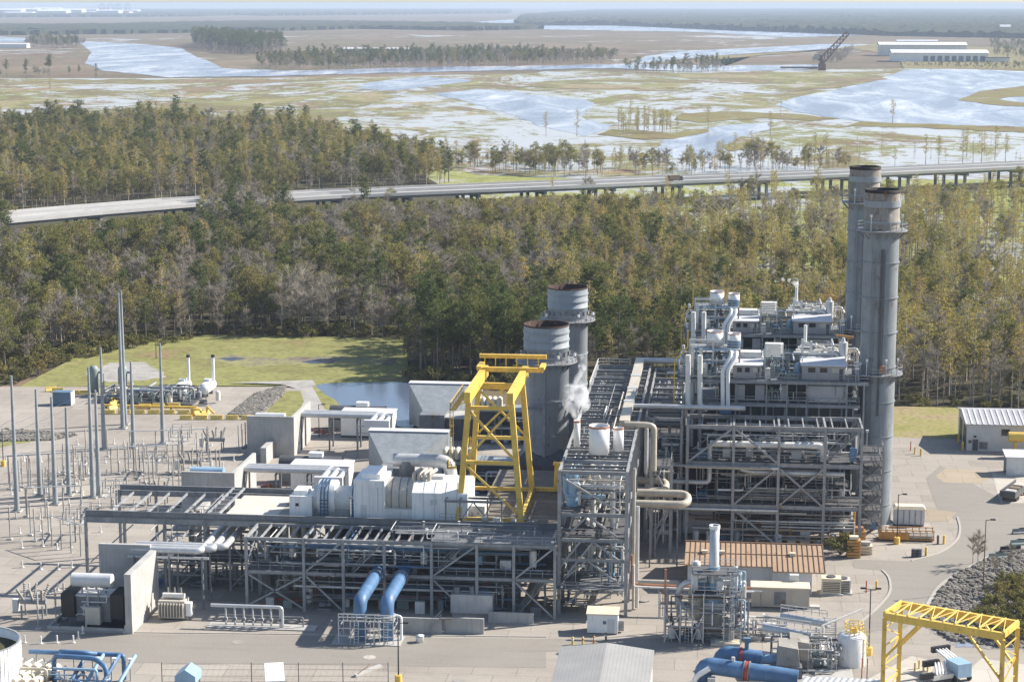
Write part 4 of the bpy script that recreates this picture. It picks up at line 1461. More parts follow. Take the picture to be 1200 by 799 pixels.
# lower steelwork under the bus frame at the left end
lf = thing('bus_pipe_rack', 'braced steel frame with pipes under the left overhang of the turbine building', 'pipe rack', (-80, 292, 0))
LX = [-88.4, -84.2, -80, -75.8, -72.4]
frame(lf, LX, [288.2, 295.5], [4.2, 7.6], .3, .22, .34)
frame(lf, LX[2:], [301.5], [4.2, 9.4], .3, .22, .34)
for a_, c_ in ((1, 2), (3, 4)):
    brace(lf, (LX[a_], 288.2, .4), (LX[c_], 288.2, 4), .18)
    brace(lf, (LX[c_], 288.2, 4.4), (LX[a_], 288.2, 7.4), .18)
brace(lf, (LX[4], 288.2, 7.6), (LX[4] + 3, 284, 3.8), .22)
brace(lf, (LX[4], 287.6, 10.6), (LX[4] + 6, 281, 5), .26)
deck(lf, LX[0], LX[4], 288.3, 295.4, 4.45, 'grating', rail='f')
pipes(lf, (LX[0], LX[4], 288.4, 301, 4.8, 10), 22, 13, None, .07, .24, .5)
pipes(lf, (LX[0], LX[4], 288.4, 300, .5, 4), 18, 15, None, .06, .2, .5)
gear(lf, [(LX[0] + 1 + k * 2.2, 289.5 + (k % 3) * 2, 0) for k in range(7)], 16)
for k in range(3):
    MB().cyl((LX[1] + k * 1.3, 296.5, 0), (LX[1] + k * 1.3, 296.5, 10.6), .42, n=12).build('riser', 'beige', lf)
gear(tb, [(x, YF + rnd.uniform(.9, 5), 0.0) for x in [cx_[0] + 3 + k * 2.9 for k in range(15)]], 4)
gear(tb, [(x, YF + rnd.uniform(2.5, 5.5), FZ + .95) for x in [cx_[0] + 2 + k * 4.1 for k in range(11)]], 5)
MB().rail([(cx_[4], YB + .7, TZ + 1.0), (cx_[7], YB + .7, TZ + 1.0)]).build('handrail', 'steel', tb)
MB().rail([(-98, YB + 1.4, TZ + .9), (-78, YB + 1.4, TZ + .9)]).build('handrail', 'steel', tb)
# ladder rack climbing the deck edge
b = MB()
for x in (-79.2, -77.4):
    b.bar((x, YB + 1.4, TZ + .9), (x, YR - .5, TZ + .9), .3, .3)
for k in range(7):
    b.bar((-79.1, YB + 2 + k * 2.4, TZ + .88), (-77.5, YB + 2 + k * 2.4, TZ + .88), .2)
b.build('cable_bridge', 'steel', tb)
for k, (x, w_, h) in enumerate([(-34.2, 1.2, 1.3), (-31.6, .7, 1.1), (-28.6, 1.6, .9), (-36, .9, 1.5)]):
    MB().cbox(x, YB + 2.2, TZ, w_, .8, h).build('control_cabinet', ['dirty_white', 'siding', 'steel_mid', 'lagging'][k], tb)

# ------------------------------------------------------------------ steam turbine set on the deck
D0 = TZ
def SX(px):
    return WX(px, 600, 292.0)
st = thing('steam_turbine', 'white steam turbine and generator set lying along the concrete deck', 'turbine', (SX(440), 295, D0))
MB().box(SX(340), SX(366), 291.6, 296.6, D0, D0 + 3.2).box(SX(344), SX(360), 292.4, 295.6, D0 + 3.2, D0 + 3.9).build('exciter_housing', 'white', st)
MB().cbox(SX(349), 291.57, D0 + 1.6, .5, .05, .5).build('vent', 'black', st)
MB().cyl((SX(366), 294.4, D0 + 2.2), (SX(416), 294.4, D0 + 2.2), 2.15, n=28).build('generator', 'dirty_white', st)
MB().box(SX(366), SX(416), 292.6, 296.2, D0, D0 + 1.2).build('bedplate', 'conc', st)
MB().cyl((SX(372), 294.4, D0 + 2.5), (SX(392), 294.4, D0 + 2.5), 2.75, n=28).build('generator_hood', 'white', st)
for px in (372, 409):
    b = MB()
    for dx in (-.55, 0.0, .55):
        for k in range(14):
            a0, a1 = math.pi * k / 14 - .1, math.pi * (k + 1) / 14 - .1
            p = [(SX(px) + 1.2 + dx, 294.4 - 2.95 * math.cos(a), D0 + 2.5 + 2.95 * math.sin(a)) for a in (a0, a1)]
            b.bar(p[0], p[1], .16)
        b.bar((SX(px) + 1.2 + dx, 291.45, D0), (SX(px) + 1.2 + dx, 291.45, D0 + 2.3), .16)
    for k in range(5):
        b.bar((SX(px) + .5, 291.45, D0 + .5 + k * .55), (SX(px) + 1.9, 291.45, D0 + .5 + k * .55), .12)
    b.build('end_frame', 'ring_and_shade_blue', st)
b = MB().box(SX(416), SX(452), 291.2, 299, D0, D0 + 6.1)
b.box(SX(424), SX(446), 292, 298, D0 + 6.1, D0 + 6.9)
b.build('turbine_hood', 'white', st)
for k_ in range(5):
    MB().box(SX(418) + k_ * 1.05, SX(418) + k_ * 1.05 + .05, 291.16, 291.19, D0 + .2, D0 + 5.9).build('hood_seam', 'siding', st)
MB().box(SX(424), SX(431), 291.15, 291.185, D0 + .1, D0 + 2.2).build('door', 'siding', st)
MB().box(SX(441), SX(443.5), 290.9, 291.2, D0 + 1.2, D0 + 5.0).build('hood_trim', 'white', st)
MB().box(SX(452), SX(484), 291.2, 299, D0, D0 + 1.6).build('bedplate', 'dirty_white', st)
MB().cyl((SX(450), 295, D0 + 2.9), (SX(486), 295, D0 + 2.9), 2.9, n=30).build('turbine_casing', 'beige', st)
for px in (458, 467, 476):
    MB().cyl((SX(px), 295, D0 + 2.9), (SX(px) + .12, 295, D0 + 2.9), 2.96, n=30).build('casing_seam', 'steel_mid', st)
b = MB()
prof = [(291.0, D0), (299.6, D0), (299.6, D0 + 4.6), (298.2, D0 + 5.6), (293.4, D0 + 5.6), (291.0, D0 + 4.4)]
b.prism(prof, 'x', SX(484), SX(549))
b.build('low_pressure_hood', 'white', st)
for px in (497, 510, 523, 536):
    MB().prism([(290.96, D0 + .1), (290.99, D0 + .1), (290.99, D0 + 4.4), (293.42, D0 + 5.64), (293.38, D0 + 5.66), (290.96, D0 + 4.42)], 'x', SX(px), SX(px) + .1).build('hood_seam', 'siding', st)
MB().cyl((SX(468), 299.6, D0 + 1), (SX(468), 299.6, D0 + 7.4), 1.25, n=18).build('crossover_riser', 'steel_mid', st)
MB().tube([(SX(452), 299.6, D0 + 7.5), (SX(500), 299.6, D0 + 7.5), (SX(518), 299.6, D0 + 7.4), (SX(521), 299.6, D0 + 4.9)], 1.05, 16, 2.6).build('crossover_pipe', 'lagging', st)
for k in range(4):
    MB().tube([(SX(483) + k * .8, 294, D0 + 5.4), (SX(483) + k * .8, 294, D0 + 6.7), (SX(488) + k * .8, 297, D0 + 6.7)], .32, 10, .5).build('steam_lead', 'tan_lagging', st)
MB().cbox(SX(508), 296, D0 + 5.6, 2.2, 1.8, .5).build('relief_hatch', 'siding', st)
MB().cbox(SX(509), 290.93, D0 + 2.6, .9, .1, .8).build('sign_panel', 'siding', st)
MB().box(SX(548), SX(568), 292, 298, D0, D0 + 2.3).build('bearing_housing', 'dirty_white', st)
MB().box(SX(330), SX(341), 297.8, 300.2, D0, D0 + 1.6).build('rusty_skid', 'copper', st)

t = thing('lamp_mast', 'slim white lamp mast rising at the front edge of the turbine deck', 'mast', (SX(417) - .2, 288.9, TZ))
MB().cyl((0, 0, 0), (0, 0, 3.8), .07, n=6).build('post', 'dirty_white', t, (0, 0, 0))
MB().cbox(0, 0, 3.8, .5, .3, .2).build('lamp', 'steel', t, (0, 0, 0))
t = thing('steel_portal', 'small grey portal frame standing on the deck in front of the white turbine hood', 'frame', (SX(530), 289.6, TZ))
b = MB()
xa, xb = SX(525), SX(590)
for x in (xa, xa + 2.2, xb - 2.2, xb):
    b.bar((x, 289.6, TZ), (x, 289.6, TZ + 3.9), .22)
    b.bar((x, 289.6, TZ + 3.8), (x, 291.8, TZ + 3.8), .22)
b.build('post', 'steel_mid', t)
MB().bar((xa - .2, 289.6, TZ + 3.6), (xb + .2, 289.6, TZ + 3.6), .26, .36).bar((xa - .2, 291.8, TZ + 3.6), (xb + .2, 291.8, TZ + 3.6), .26, .36).build('beam', 'steel_mid', t)
MB().bar((xb - 4.5, 289.6, TZ + 3.4), (xb - 6.6, 289.6, TZ + .2), .18).bar((xb - 4.3, 289.6, TZ + 3.4), (xb - 1.6, 289.6, TZ + .2), .18).build('brace', 'steel_mid', t)

# ------------------------------------------------------------------ yellow gantry over the turbine
gz = TZ
ga = thing('gantry_crane', 'tall yellow gantry crane on splayed legs straddling the white turbine', 'crane', (-35.5, 299, gz))
near_b = [(-40.4, 291.2), (-30.6, 291.2)]
GT_ = 30.2
near_t = [(-38.9, 293.0), (-32.4, 293.0)]
far_b = [(-40.9, 310.6), (-30.9, 310.6)]
far_t = [(-39.4, 309.0), (-32.4, 309.0)]
def lerp3(a, za, b_, zb, z):
    t = (z - za) / (zb - za)
    return (a[0] + (b_[0] - a[0]) * t, a[1] + (b_[1] - a[1]) * t, z)
legs = []
for bb, tt in ((near_b[0], near_t[0]), (near_b[1], near_t[1]), (far_b[0], far_t[0]), (far_b[1], far_t[1])):
    MB().bar((*bb, gz), (*tt, GT_), .85, .85).build('leg', 'yellow', ga)
    legs.append(lambda z, bb=bb, tt=tt: lerp3(bb, gz, tt, GT_, z))
for x in (-39.0, -32.4):
    MB().bar((x, 291.4, GT_ + .5), (x, 314.5, GT_ + .5), .95, 1.7).build('girder', 'yellow', ga)
for (i, j) in ((0, 1), (2, 3)):
    for z in (gz + .5, gz + 9.2, GT_ - 1.3):
        if z == gz + .5 or True:
            MB().bar(legs[i](z), legs[j](z), .5, .55).build('tie_beam', 'yellow', ga)
    MB().bar(legs[i](GT_ - 1.6), legs[j](gz + 9.4), .34).build('brace', 'yellow', ga)
    MB().bar(legs[j](GT_ - 1.6), legs[i](gz + 9.4), .34).build('brace', 'yellow', ga)
    if i == 0:
        MB().bar(legs[0](gz + 9.0), legs[1](gz + 1.0), .34).build('brace', 'yellow', ga)
for (i, j) in ((0, 2), (1, 3)):
    MB().bar(legs[i](gz + .5), legs[j](gz + .5), .6, .7).build('sill_beam', 'yellow', ga)
# bridge beam and its trolley at the far end
MB().box(-39.9, -29.2, 310.6, 311.2, GT_ + 1.0, GT_ + 1.75).build('bridge_beam', 'yellow', ga)
MB().box(-39.9, -28.9, 313.6, 314.2, GT_ + 2.7, GT_ + 3.35).build('bridge_beam', 'yellow', ga)
for x in (-39.6, -29.4):
    MB().box(x - .4, x + .4, 310.4, 314.6, GT_ + 1.36, GT_ + 1.9).build('end_carriage', 'yellow', ga)
b = MB()
for k in range(6):
    b.bar((-38.9 + k * 1.75, 312.6, GT_ + 1.6), (-38.9 + k * 1.75, 312.6, GT_ + 3.4), .12)
b.bar((-39.4, 312.6, GT_ + 3.4), (-29.4, 312.6, GT_ + 3.4), .12)
b.build('walkway_rail', 'yellow', ga)
MB().box(-38.9, -32.4, 308.8, 309.5, GT_ - 1.4, GT_ - .5).build('end_tie', 'yellow', ga)
MB().cyl((-35.6, 309.2, GT_ - 2.3), (-35.6, 309.2, GT_ - 1.3), .35, n=8).build('hook_block', 'yellow', ga)
# service walkway hung outside the left girder
b = MB()
b.box(-41.6, -40.7, 291.4, 306, GT_ - 1.5, GT_ - 1.4)
b.build('walkway', 'yellow', ga)
b = MB()
b.rail([(-41.6, 291.4, GT_ - 1.4), (-41.6, 306, GT_ - 1.4)], 1.1, 1.8, .045)
b.rail([(-41.6, 291.4, GT_ - 1.4), (-40.7, 291.4, GT_ - 1.4)], 1.1, 1.0, .045)
b.build('walkway_rail', 'yellow', ga)
for k in range(5):
    MB().bar((-41.6, 291.6 + k * 3.5, GT_ - 1.5), (-39.4, 291.6 + k * 3.5, GT_ - .2), .12).build('bracket', 'yellow', ga)
ladder(ga, -41.4, 291.6, gz + 9, GT_ - 1.1, 'yellow', (0, -1))
b = MB().box(-42.0, -40.7, 290.6, 292.2, gz + 8.4, gz + 8.5)
b.rail([(-42, 290.6, gz + 8.5), (-40.7, 290.6, gz + 8.5)], 1.1, .7, .05)
b.rail([(-42, 290.6, gz + 8.5), (-42, 292.2, gz + 8.5)], 1.1, .8, .05)
b.build('landing', 'yellow', ga)
ladder(ga, -40.9, 311.2, gz, gz + 9, 'yellow', (0, -1))
MB().bar((-30.4, 311, gz + .5), (-26.8, 311, gz + .5), .6, .6).hexa([(-27.4, 310.4, gz + .3), (-26.2, 310.4, gz + .3), (-26.2, 311.6, gz + .3), (-27.4, 311.6, gz + .3)], [(-27.2, 310.4, gz + 5.0), (-26.2, 310.4, gz + 5.0), (-26.2, 311.6, gz + 5.0), (-27.2, 311.6, gz + 5.0)]).bar((-27.4, 311, gz + 4.9), (-24.6, 310.4, gz + 4.6), .7, .5).build('drive_arm', 'yellow', ga)

# ------------------------------------------------------------------ gas turbine train of the front unit (copied for the rear one)
def rung_box(b, x0, x1, y0, y1, z0, z1):
    return b.box(x0, x1, y0, y1, z0, z1)
fh = thing('air_filter_house', 'grey air filter house with a funnel front, the one just behind the white steam turbine', 'filter house', (-59.5, 360, 0))
b = MB().box(-67.4, -52.0, 361.6, 364.0, .6, 9.6)
b.box(-67.0, -52.4, 364.0, 369.5, .6, 7.0)
b.build('wall', 'filter_grey', fh)
MB().box(-67.5, -51.9, 361.5, 364.1, 9.6, 9.72).build('roof', 'roof_light', fh)
b = MB()
for k in range(12):
    b.box(-67.43, -67.4, 361.8 + k * .18, 361.84 + k * .18, .8, 9.4)
    b.box(-66.8 + k * 1.28, -66.74 + k * 1.28, 361.55, 361.599, .7, 1.0)
b.build('panel_seam', 'steel_mid', fh)
MB().hexa([(-67.4, 361.6, 1.0), (-52.0, 361.6, 1.0), (-52.0, 361.61, 9.5), (-67.4, 361.61, 9.5)][:4], [(-63.2, 353.6, 1.2), (-57.9, 353.6, 1.2), (-57.9, 353.6, 5.4), (-63.2, 353.6, 5.4)]).build('inlet_funnel', 'filter_grey', fh)
MB().box(-63.2, -57.9, 349.0, 353.6, 1.2, 5.4).build('inlet_duct', 'steel_mid', fh)
for x in (-66, -59.5, -53.2):
    MB().box(x - .2, x + .2, 365, 365.4, 0, .6).build('foot', 'steel_mid', fh)
fh2 = copy_tree(fh, fh.location + U2, 'grey air filter house with a funnel front, the one beside the pond')
# compartments
gt = thing('gas_turbine', 'dark grey gas turbine compartments between the front filter house and the front squat stack', 'turbine', (-44, 352, 0))
MB().box(-51.4, -37.6, 349.2, 355.4, 0, 6.4).build('enclosure', 'casing', gt)
MB().box(-51.6, -37.4, 349.0, 355.6, 6.4, 6.7).build('enclosure_roof', 'filter_grey', gt)
for k in range(5):
    MB().tube([(-51 + k * 1.1, 353, 6.6), (-51 + k * 1.1, 353, 8.6), (-51 + k * 1.1, 350.4, 8.6), (-51 + k * 1.1, 350.4, 7.2)], .5, 10, .9).build('vent_hood', 'cream', gt)
MB().box(-57.8, -51.6, 349.6, 356.4, 0, 4.6).build('auxiliary_enclosure', 'steel_dark', gt)
MB().box(-58, -51.5, 349.4, 356.6, 4.6, 4.9).build('auxiliary_roof', 'conc', gt)
MB().cyl((-37.6, 352, 3.4), (-36.2, 352, 3.4), 3.0, 3.5, n=18).build('exhaust_diffuser', 'steel_dark', gt)
pipes(gt, (-51, -38, 346.4, 348.8, .5, 6), 14, 51, None, .08, .24)
gear(gt, [(-50 + k * 2.6, 347.2, 0) for k in range(5)], 52)
gt2 = copy_tree(gt, gt.location + U2, 'dark grey gas turbine compartments beside the pond with cream vent hoods')
# generator and electrical enclosure
ge = thing('generator_enclosure', 'white generator enclosure with a louvred door left of the front filter house', 'enclosure', (-76, 352, 0))
MB().box(-80.0, -69.0, 349.6, 354.6, .5, 5.2).build('wall', 'white', ge)
MB().box(-80.2, -68.8, 349.4, 354.8, 5.2, 5.45).build('roof', 'roof_light', ge)
MB().box(-71.5, -69.8, 349.5, 349.58, .8, 3.6).build('door', 'wood', ge)
MB().box(-80, -69, 349.8, 354.4, 0, .5).build('plinth', 'steel_dark', ge)
MB().cyl((-84, 358.5, 3.4), (-72, 358.5, 3.4), 1.7, n=18).build('generator_barrel', 'steel_dark', ge)
MB().cbox(-77, 358.5, 5.0, 2.6, 1.6, .9).build('hatch', 'white', ge)
MB().box(-84, -72, 357, 360, 0, 2.2).build('bedplate', 'conc_old', ge)
pipes(ge, (-86, -81, 349.4, 351.4, .3, 1.9), 9, 55, ['red', 'rust', 'steel_mid', 'copper'], .06, .16, .6, tray=False)
ge2 = copy_tree(ge, ge.location + U2, 'dark generator barrel and white enclosure in front of the pond')

# three phase bus ducts
def bus(name_label, x0, x1, y, z, drop):
    t = thing('bus_duct', name_label, 'bus duct', ((x0 + x1) / 2, y, 0))
    for k in range(3):
        yy = y + k * 1.35
        MB().tube([(x0, yy, z), (x1 - k * 1.5, yy, z), (x1 - k * 1.5 , y - drop - .0, z), ], .52, 12, .35).build('bus_tube', 'lagging', t)
    MB().box(x1 - 4.1, x1 + 1.0, y - drop - .9, y - drop - .01, z - .8, z + .75).build('terminal_box', 'roof_light', t)
    MB().box(x1 - 1.3, x1 + .9, y - drop - .8, y - drop - .1, .4, z - .8).build('drop_leg', 'siding', t)
    n = 4
    for k in range(n):
        xx = x0 + 1 + (x1 - x0 - 2) * k / (n - 1)
        MB().box(xx - .15, xx + .15, y - .7, y - .4, 0, z - .6).box(xx - .15, xx + .15, y + 3.1, y + 3.4, 0, z - .6).box(xx - .15, xx + .15, y - .9, y + 3.6, z - .9, z - .58).build('support', 'steel_mid', t)
    b = MB()
    for xx in (x1 - 5.6, x1 - 1.6):
        b.bar((xx, y - drop + .4, 0), (xx, y - drop + .4, z - .7), .22)
    b.bar((x1 - 6, y - drop + .4, z - .75), (x1 + 1, y - drop + .4, z - .75), .2)
    b.bar((x1 - 6, y - drop + .4, z - 2.2), (x1 + 1, y - drop + .4, z - 2.2), .15)
    b.build('support_frame', 'steel', t)
    return t
bx0 = WX(290, 545, 338)
bd = bus('three fat silver bus tubes running from the middle transformer to the deck end', bx0 - 1.5, WX(404, 545, 338), 338, 7.2, 6.5)
bd2 = copy_tree(bd, bd.location + U2, 'three fat silver bus tubes running from the rear transformer past the pond')
# front bus: from the front transformer into the turbine building
t = thing('bus_duct', 'three pale bus tubes from the front transformer into the turbine building', 'bus duct', (-83, 280, 0))
zb = 8.8
for k in range(3):
    yy = 279.2 + k * 1.3
    xe = -78.0 + k * 1.55
    MB().tube([(-88.6, yy, zb), (xe, yy, zb), (xe, YB - .3, zb), (xe, 300, zb)], .55, 12, .5).build('bus_tube', 'lagging', t)
for x in (-88, -82.6, -77.5):
    MB().box(x - .14, x + .14, 278.2, 278.5, 0, zb - .8).box(x - .14, x + .14, 282.6, 282.9, 0, zb - .8).build('support', 'steel_mid', t)
MB().bar((-89, 278.4, zb - .9), (-76.5, 278.4, zb - .9), .2, .34).bar((-89, 282.8, zb - .9), (-76.5, 282.8, zb - .9), .2, .34).build('beam', 'lagging', t)

# ------------------------------------------------------------------ transformers with blast walls
def transformer(label, X, Y, S=1.0):
    t = thing('transformer', label, 'transformer', (X, Y, 0))
    MB().box(-2.6, 2.6, -1.7, 1.7, .6, 4.4).build('tank', 'steel_mid', t, (0, 0, 0))
    MB().box(-2.7, 2.7, -1.8, 1.8, 4.4, 4.6).build('tank_cover', 'siding', t, (0, 0, 0))
    MB().cyl((-3.4, -.6, 6.6), (2.6, -.6, 6.6), 1.0, n=18).build('conservator', 'pale_blue' if S < 0 else 'siding', t, (0, 0, 0))
    MB().bar((-2, -.6, 4.5), (-2, -.6, 5.7), .2).bar((1.6, -.6, 4.5), (1.6, -.6, 5.7), .2).build('bracket', 'steel', t, (0, 0, 0))
    for sx in (-1, 1):
        b = MB()
        for k in range(9):
            b.box(sx * 3.7 - 1.0, sx * 3.7 + 1.0, -2.3 + k * .52, -2.1 + k * .52, 1.3, 4.9)
        b.build('radiator', 'black', t, (0, 0, 0))
    MB().box(-.9, 1.3, -2.9, -1.85, .5, 3.1).build('control_cubicle', 'beige', t, (0, 0, 0))
    for k in range(3):
        b = MB()
        x = -1.8 + k * 1.5
        b.cyl((x, .9, 4.6), (x, .9, 5.2), .22, n=8)
        for j in range(6):
            b.cyl((x + j * .06, .9, 5.2 + j * .3), (x + j * .06 + .03, .9, 5.35 + j * .3), .26, .16, n=8)
        b.build('bushing', 'conc_old', t, (0, 0, 0))
    b = MB()
    for (x0, x1, y0, y1) in ((-6.2, 5.6, -4.3, -4.0), (-6.2, 5.6, 4.0, 4.3), (-6.2, -5.9, -4, 4), (5.3, 5.6, -4, 4)):
        b.box(x0, x1, y0, y1, 0, .5)
    b.build('bund', 'conc', t, (0, 0, 0))
    MB().box(-5.88, 5.28, -3.98, 3.98, .01, .06).build('oil_pit', 'black', t, (0, 0, 0))
    pipes(t, (X - 2.4, X + 2.4, Y - 2.4, Y - 1.8, 1, 5.5), 6, int(abs(X)) + 3, ['steel', 'siding', 'steel_mid'], .06, .14, tray=False)
    return t
tf = transformer('front transformer with a fat white conservator drum and black radiators', -91.4, 270.6)
bw = thing('blast_wall', 'pale concrete blast wall in two right angled leaves beside the front transformer', 'wall', (-86, 272, 0))
MB().box(-85.6, -84.6, 265.6, 279.2, 0, 8.9).build('leaf', 'conc', bw)
MB().box(-93.6, -85.6, 278.7, 279.4, 0, 9.6).build('leaf', 'conc', bw)
# middle and rear
zt = WZ(320, 488, 379)
wx0, wx1 = WX(290, 535, 379), WX(345, 535, 379)
rw = thing('blast_wall', 'tall grey concrete blast wall of the rear transformer, the one nearest the rock patch', 'wall', (wx0, 379, 0))
MB().box(wx0, wx1, 379, 379.6, 0, zt).build('leaf', 'conc', rw)
MB().box(wx1 - .6, wx1, 379.6, 395, 0, zt).build('leaf', 'conc', rw)
MB().box(wx0 + 4.5, wx1 - 4, 371.6, 378.9, 0, 3.4).build('low_wall', 'conc', rw)
rt = transformer('rear transformer half hidden behind the tall grey blast wall', (wx0 + wx1) / 2 - 1, 386, 1)
mw = copy_tree(rw, rw.location - U2, 'grey concrete blast wall of the middle transformer behind the bus frame')
mt = transformer('middle transformer with a pale blue conservator drum above its grey blast wall', (wx0 + wx1) / 2 - 1.4, 338, -1)

# ------------------------------------------------------------------ squat stacks of the gas turbines
def squat_stack(label, X, Y):
    t = thing('squat_stack', label, 'chimney', (X, Y, 0))
    r = 4.15
    top = 32.4
    MB().lathe(0, 0, [(r, 0), (r, top - 4.2), (r + .12, top - 4.1), (r, top - 4.0), (r, top)], 40).build('shell', 'stack', t, (0, 0, 0))
    MB().lathe(0, 0, [(r - .1, top - 7), (r - .1, top + .02), (r + .06, top + .02), (r + .06, top - .25)], 40).build('liner', 'liner', t, (0, 0, 0))
    MB().ring(0, 0, r, r + .35, top - 6.7, top - 6.45, 40).build('platform', 'steel', t, (0, 0, 0))
    for z in (5.5, 12, 18.5, top - 2.9, top - 1.5):
        MB().ring(0, 0, r - .02, r + .13, z, z + .28, 40).build('stiffener_ring', 'stack', t, (0, 0, 0))
    p = MB().ring(0, 0, r, r + 1.6, top - 6.9, top - 6.7, 40).build('gallery', 'steel', t, (0, 0, 0))
    b = MB()
    n = 26
    for k in range(n):
        a0, a1 = 2 * math.pi * k / n, 2 * math.pi * (k + 1) / n
        q0 = Vector(((r + 1.5) * math.cos(a0), (r + 1.5) * math.sin(a0), top - 6.7))
        q1 = Vector(((r + 1.5) * math.cos(a1), (r + 1.5) * math.sin(a1), top - 6.7))
        b.bar(q0, q0 + Vector((0, 0, 1.15)), .07)
        for hh in (.6, 1.15):
            b.bar(q0 + Vector((0, 0, hh)), q1 + Vector((0, 0, hh)), .07)
    b.build('handrail', 'steel', p, (0, 0, 0))
    b = MB()
    for k in range(18):
        a = 2 * math.pi * k / 18
        b.hexa(*[[((r - .05 + dr) * math.cos(a + da), (r - .05 + dr) * math.sin(a + da), z) for dr, da in ((0, 0), (1.2 if z > top - 7.2 else .1, 0), (1.2 if z > top - 7.2 else .1, .02), (0, .02))] for z in (top - 8.2, top - 6.95)])
    b.build('gallery_bracket', 'steel', p, (0, 0, 0))
    for k in range(9):
        a = math.pi + math.pi * (k + .5) / 9
        c = Vector((r * math.cos(a), r * math.sin(a), top - 5.2))
        d = Vector((math.cos(a), math.sin(a), 0))
        MB().cyl(c - d * .1, c + d * .3, .42, n=12).build('test_port', 'steel_mid', t, (0, 0, 0))
    ladder(t, X - 2.2, Y - r + .1, 10, top - 8, 'steel', (0, -1), False)
    MB().box(-.25, .25, -r - .18, -r + .1, 2, top - 8.4).build('conduit', 'steel', t, (0, 0, 0))
    b = MB().box(-3.3, -1.2, -r - .5, -r + 1.6, 17.2, 17.35)
    b.rail([(-3.3, -r - .5, 17.35), (-1.2, -r - .5, 17.35)], 1.1, 1)
    b.build('landing', 'steel', t, (0, 0, 0))
    for a in (3.9, 5.2, 6.0):
        MB().cyl(((r + 1.4) * math.cos(a), (r + 1.4) * math.sin(a), top - 5.6), ((r + 1.4) * math.cos(a), (r + 1.4) * math.sin(a), top - 5.1), .22, n=8).build('warning_lamp', 'white', t, (0, 0, 0))
    b = MB().box(-5.6, 5.6, -5.6, 5.6, 0, 7.2)
    b.hexa([(-5.6, -5.6, 7.2), (5.6, -5.6, 7.2), (5.6, 5.6, 7.2), (-5.6, 5.6, 7.2)], [(-3.2, -3.2, 9.6), (3.2, -3.2, 9.6), (3.2, 3.2, 9.6), (-3.2, 3.2, 9.6)])
    b.build('exhaust_plenum', 'steel_dark', t, (0, 0, 0))
    return t
s1 = squat_stack('front squat grey stack with a railed gallery and rust brown rim', -32.5, 352.5)
s2 = copy_tree(s1, s1.location + U2, 'rear squat grey stack with a railed gallery, the farther of the two short ones')
# ------------------------------------------------------------------ main pipe rack running back between the units
rk = thing('pipe_rack', 'tall grey pipe rack running away from the viewer between turbine building and boilers', 'pipe rack', (-19, 320, 0))
RX = [-24.0, -14.0]
RY = [282.0, 289.0, 296.0, 303.5, 311.0, 318.5, 326.0, 333.5, 341.0, 348.5, 356.0, 363.5, 369.0]
RZ = [4.6, 11.7, 15.6, 22.0]
for x in RX:
    for y in RY:
        column(rk, x, y, 0, RZ[-1], .5)
for z in RZ:
    zz = z - .25
    for x in RX:
        beam(rk, (x, RY[0] + .3, zz), (x, RY[-1] - .3, zz), .36, .55)
    for k, y in enumerate(RY):
        if z == RZ[-1] or k < 3 or k % 2 == 0:
            beam(rk, (RX[0] + .3, y, zz), (RX[1] - .3, y, zz), .34, .55)
for y0, y1 in zip(RY, RY[1:]):
    for f in (.36, .68):
        y = y0 + (y1 - y0) * f
        MB().ibeam((RX[0] + .2, y, RZ[-1] - .4), (RX[1] - .2, y, RZ[-1] - .4), .24, .36).build('purlin', 'steel_mid', rk)
deck(rk, RX[0] + .3, RX[0] + 4.4, RY[0] + .2, RY[0] + 9.5, 15.75, 'grating', rail='r')
deck(rk, RX[0] + .3, RX[1] - .3, RY[0] + .3, RY[0] + 14, 11.85, 'grating', rail='f')
deck(rk, RX[0] - .6, RX[1] - .2, RY[0] - 1.8, RY[0] + 6, 4.3, 'steel_mid', rail='f')
deck(rk, RX[0] + .4, RX[1] - .4, RY[2], RY[-1], 15.7, 'grating', rail='')
# front face bracing
A, B_ = RX[0] + .3, RX[1] - .3
MX = (A + B_) / 2 - .8
for p, q in [((A + .6, 20.6), (B_ - .8, 16.0)), ((A + .8, 12.0), (MX, 15.2)), ((MX, 15.2), (B_ - 1, 12)), ((A, 4.9), (MX + .8, 11.2)), ((MX + 1, 11.2), (B_ - .4, 8.2)),
             ((A, 7.4), (MX - 1, 11.3)), ((A + .4, 1.2), (MX, 4.2)), ((MX, 1.2), (B_ - .5, 4.2)), ((MX, 8.4), (B_ - .8, 4.9)), ((A, 5.0), (MX, 8.4))]:
    brace(rk, (p[0], RY[0], p[1]), (q[0], RY[0], q[1]), .28)
MB().ibeam((A, RY[0], 8.4), (B_, RY[0], 8.4), .3, .5).build('beam', 'steel', rk)
for i in range(0, 10, 2):
    brace(rk, (RX[1], RY[i] + .3, .4), (RX[1], RY[i + 1] - .3, RZ[0] - .4), .24)
    brace(rk, (RX[1], RY[i + 1] - .3, 11), (RX[1], RY[i] + .3, 5), .24)
    brace(rk, (RX[0], RY[i] + .3, RZ[1]), (RX[0], RY[i + 1] - .3, RZ[3] - .6), .24)
for k in range(7):
    MB().tube([(-22.6 + k * 1.15, 284.5 + (k % 3) * 1.5, 12.6 + (k % 2) * .5), (-22.6 + k * 1.15, 366, 12.6 + (k % 2) * .5)], .16 + .05 * (k % 3), 8).build('pipe', PIPEMATS[k], rk)
for k in range(9):
    MB().tube([(-23 + k * 1.0, 283.6 + (k % 4), 20.1 + (k % 3) * .4), (-23 + k * 1.0, 366, 20.1 + (k % 3) * .4)], .12 + .05 * (k % 4), 8).build('pipe', PIPEMATS[(k + 2) % 7], rk)
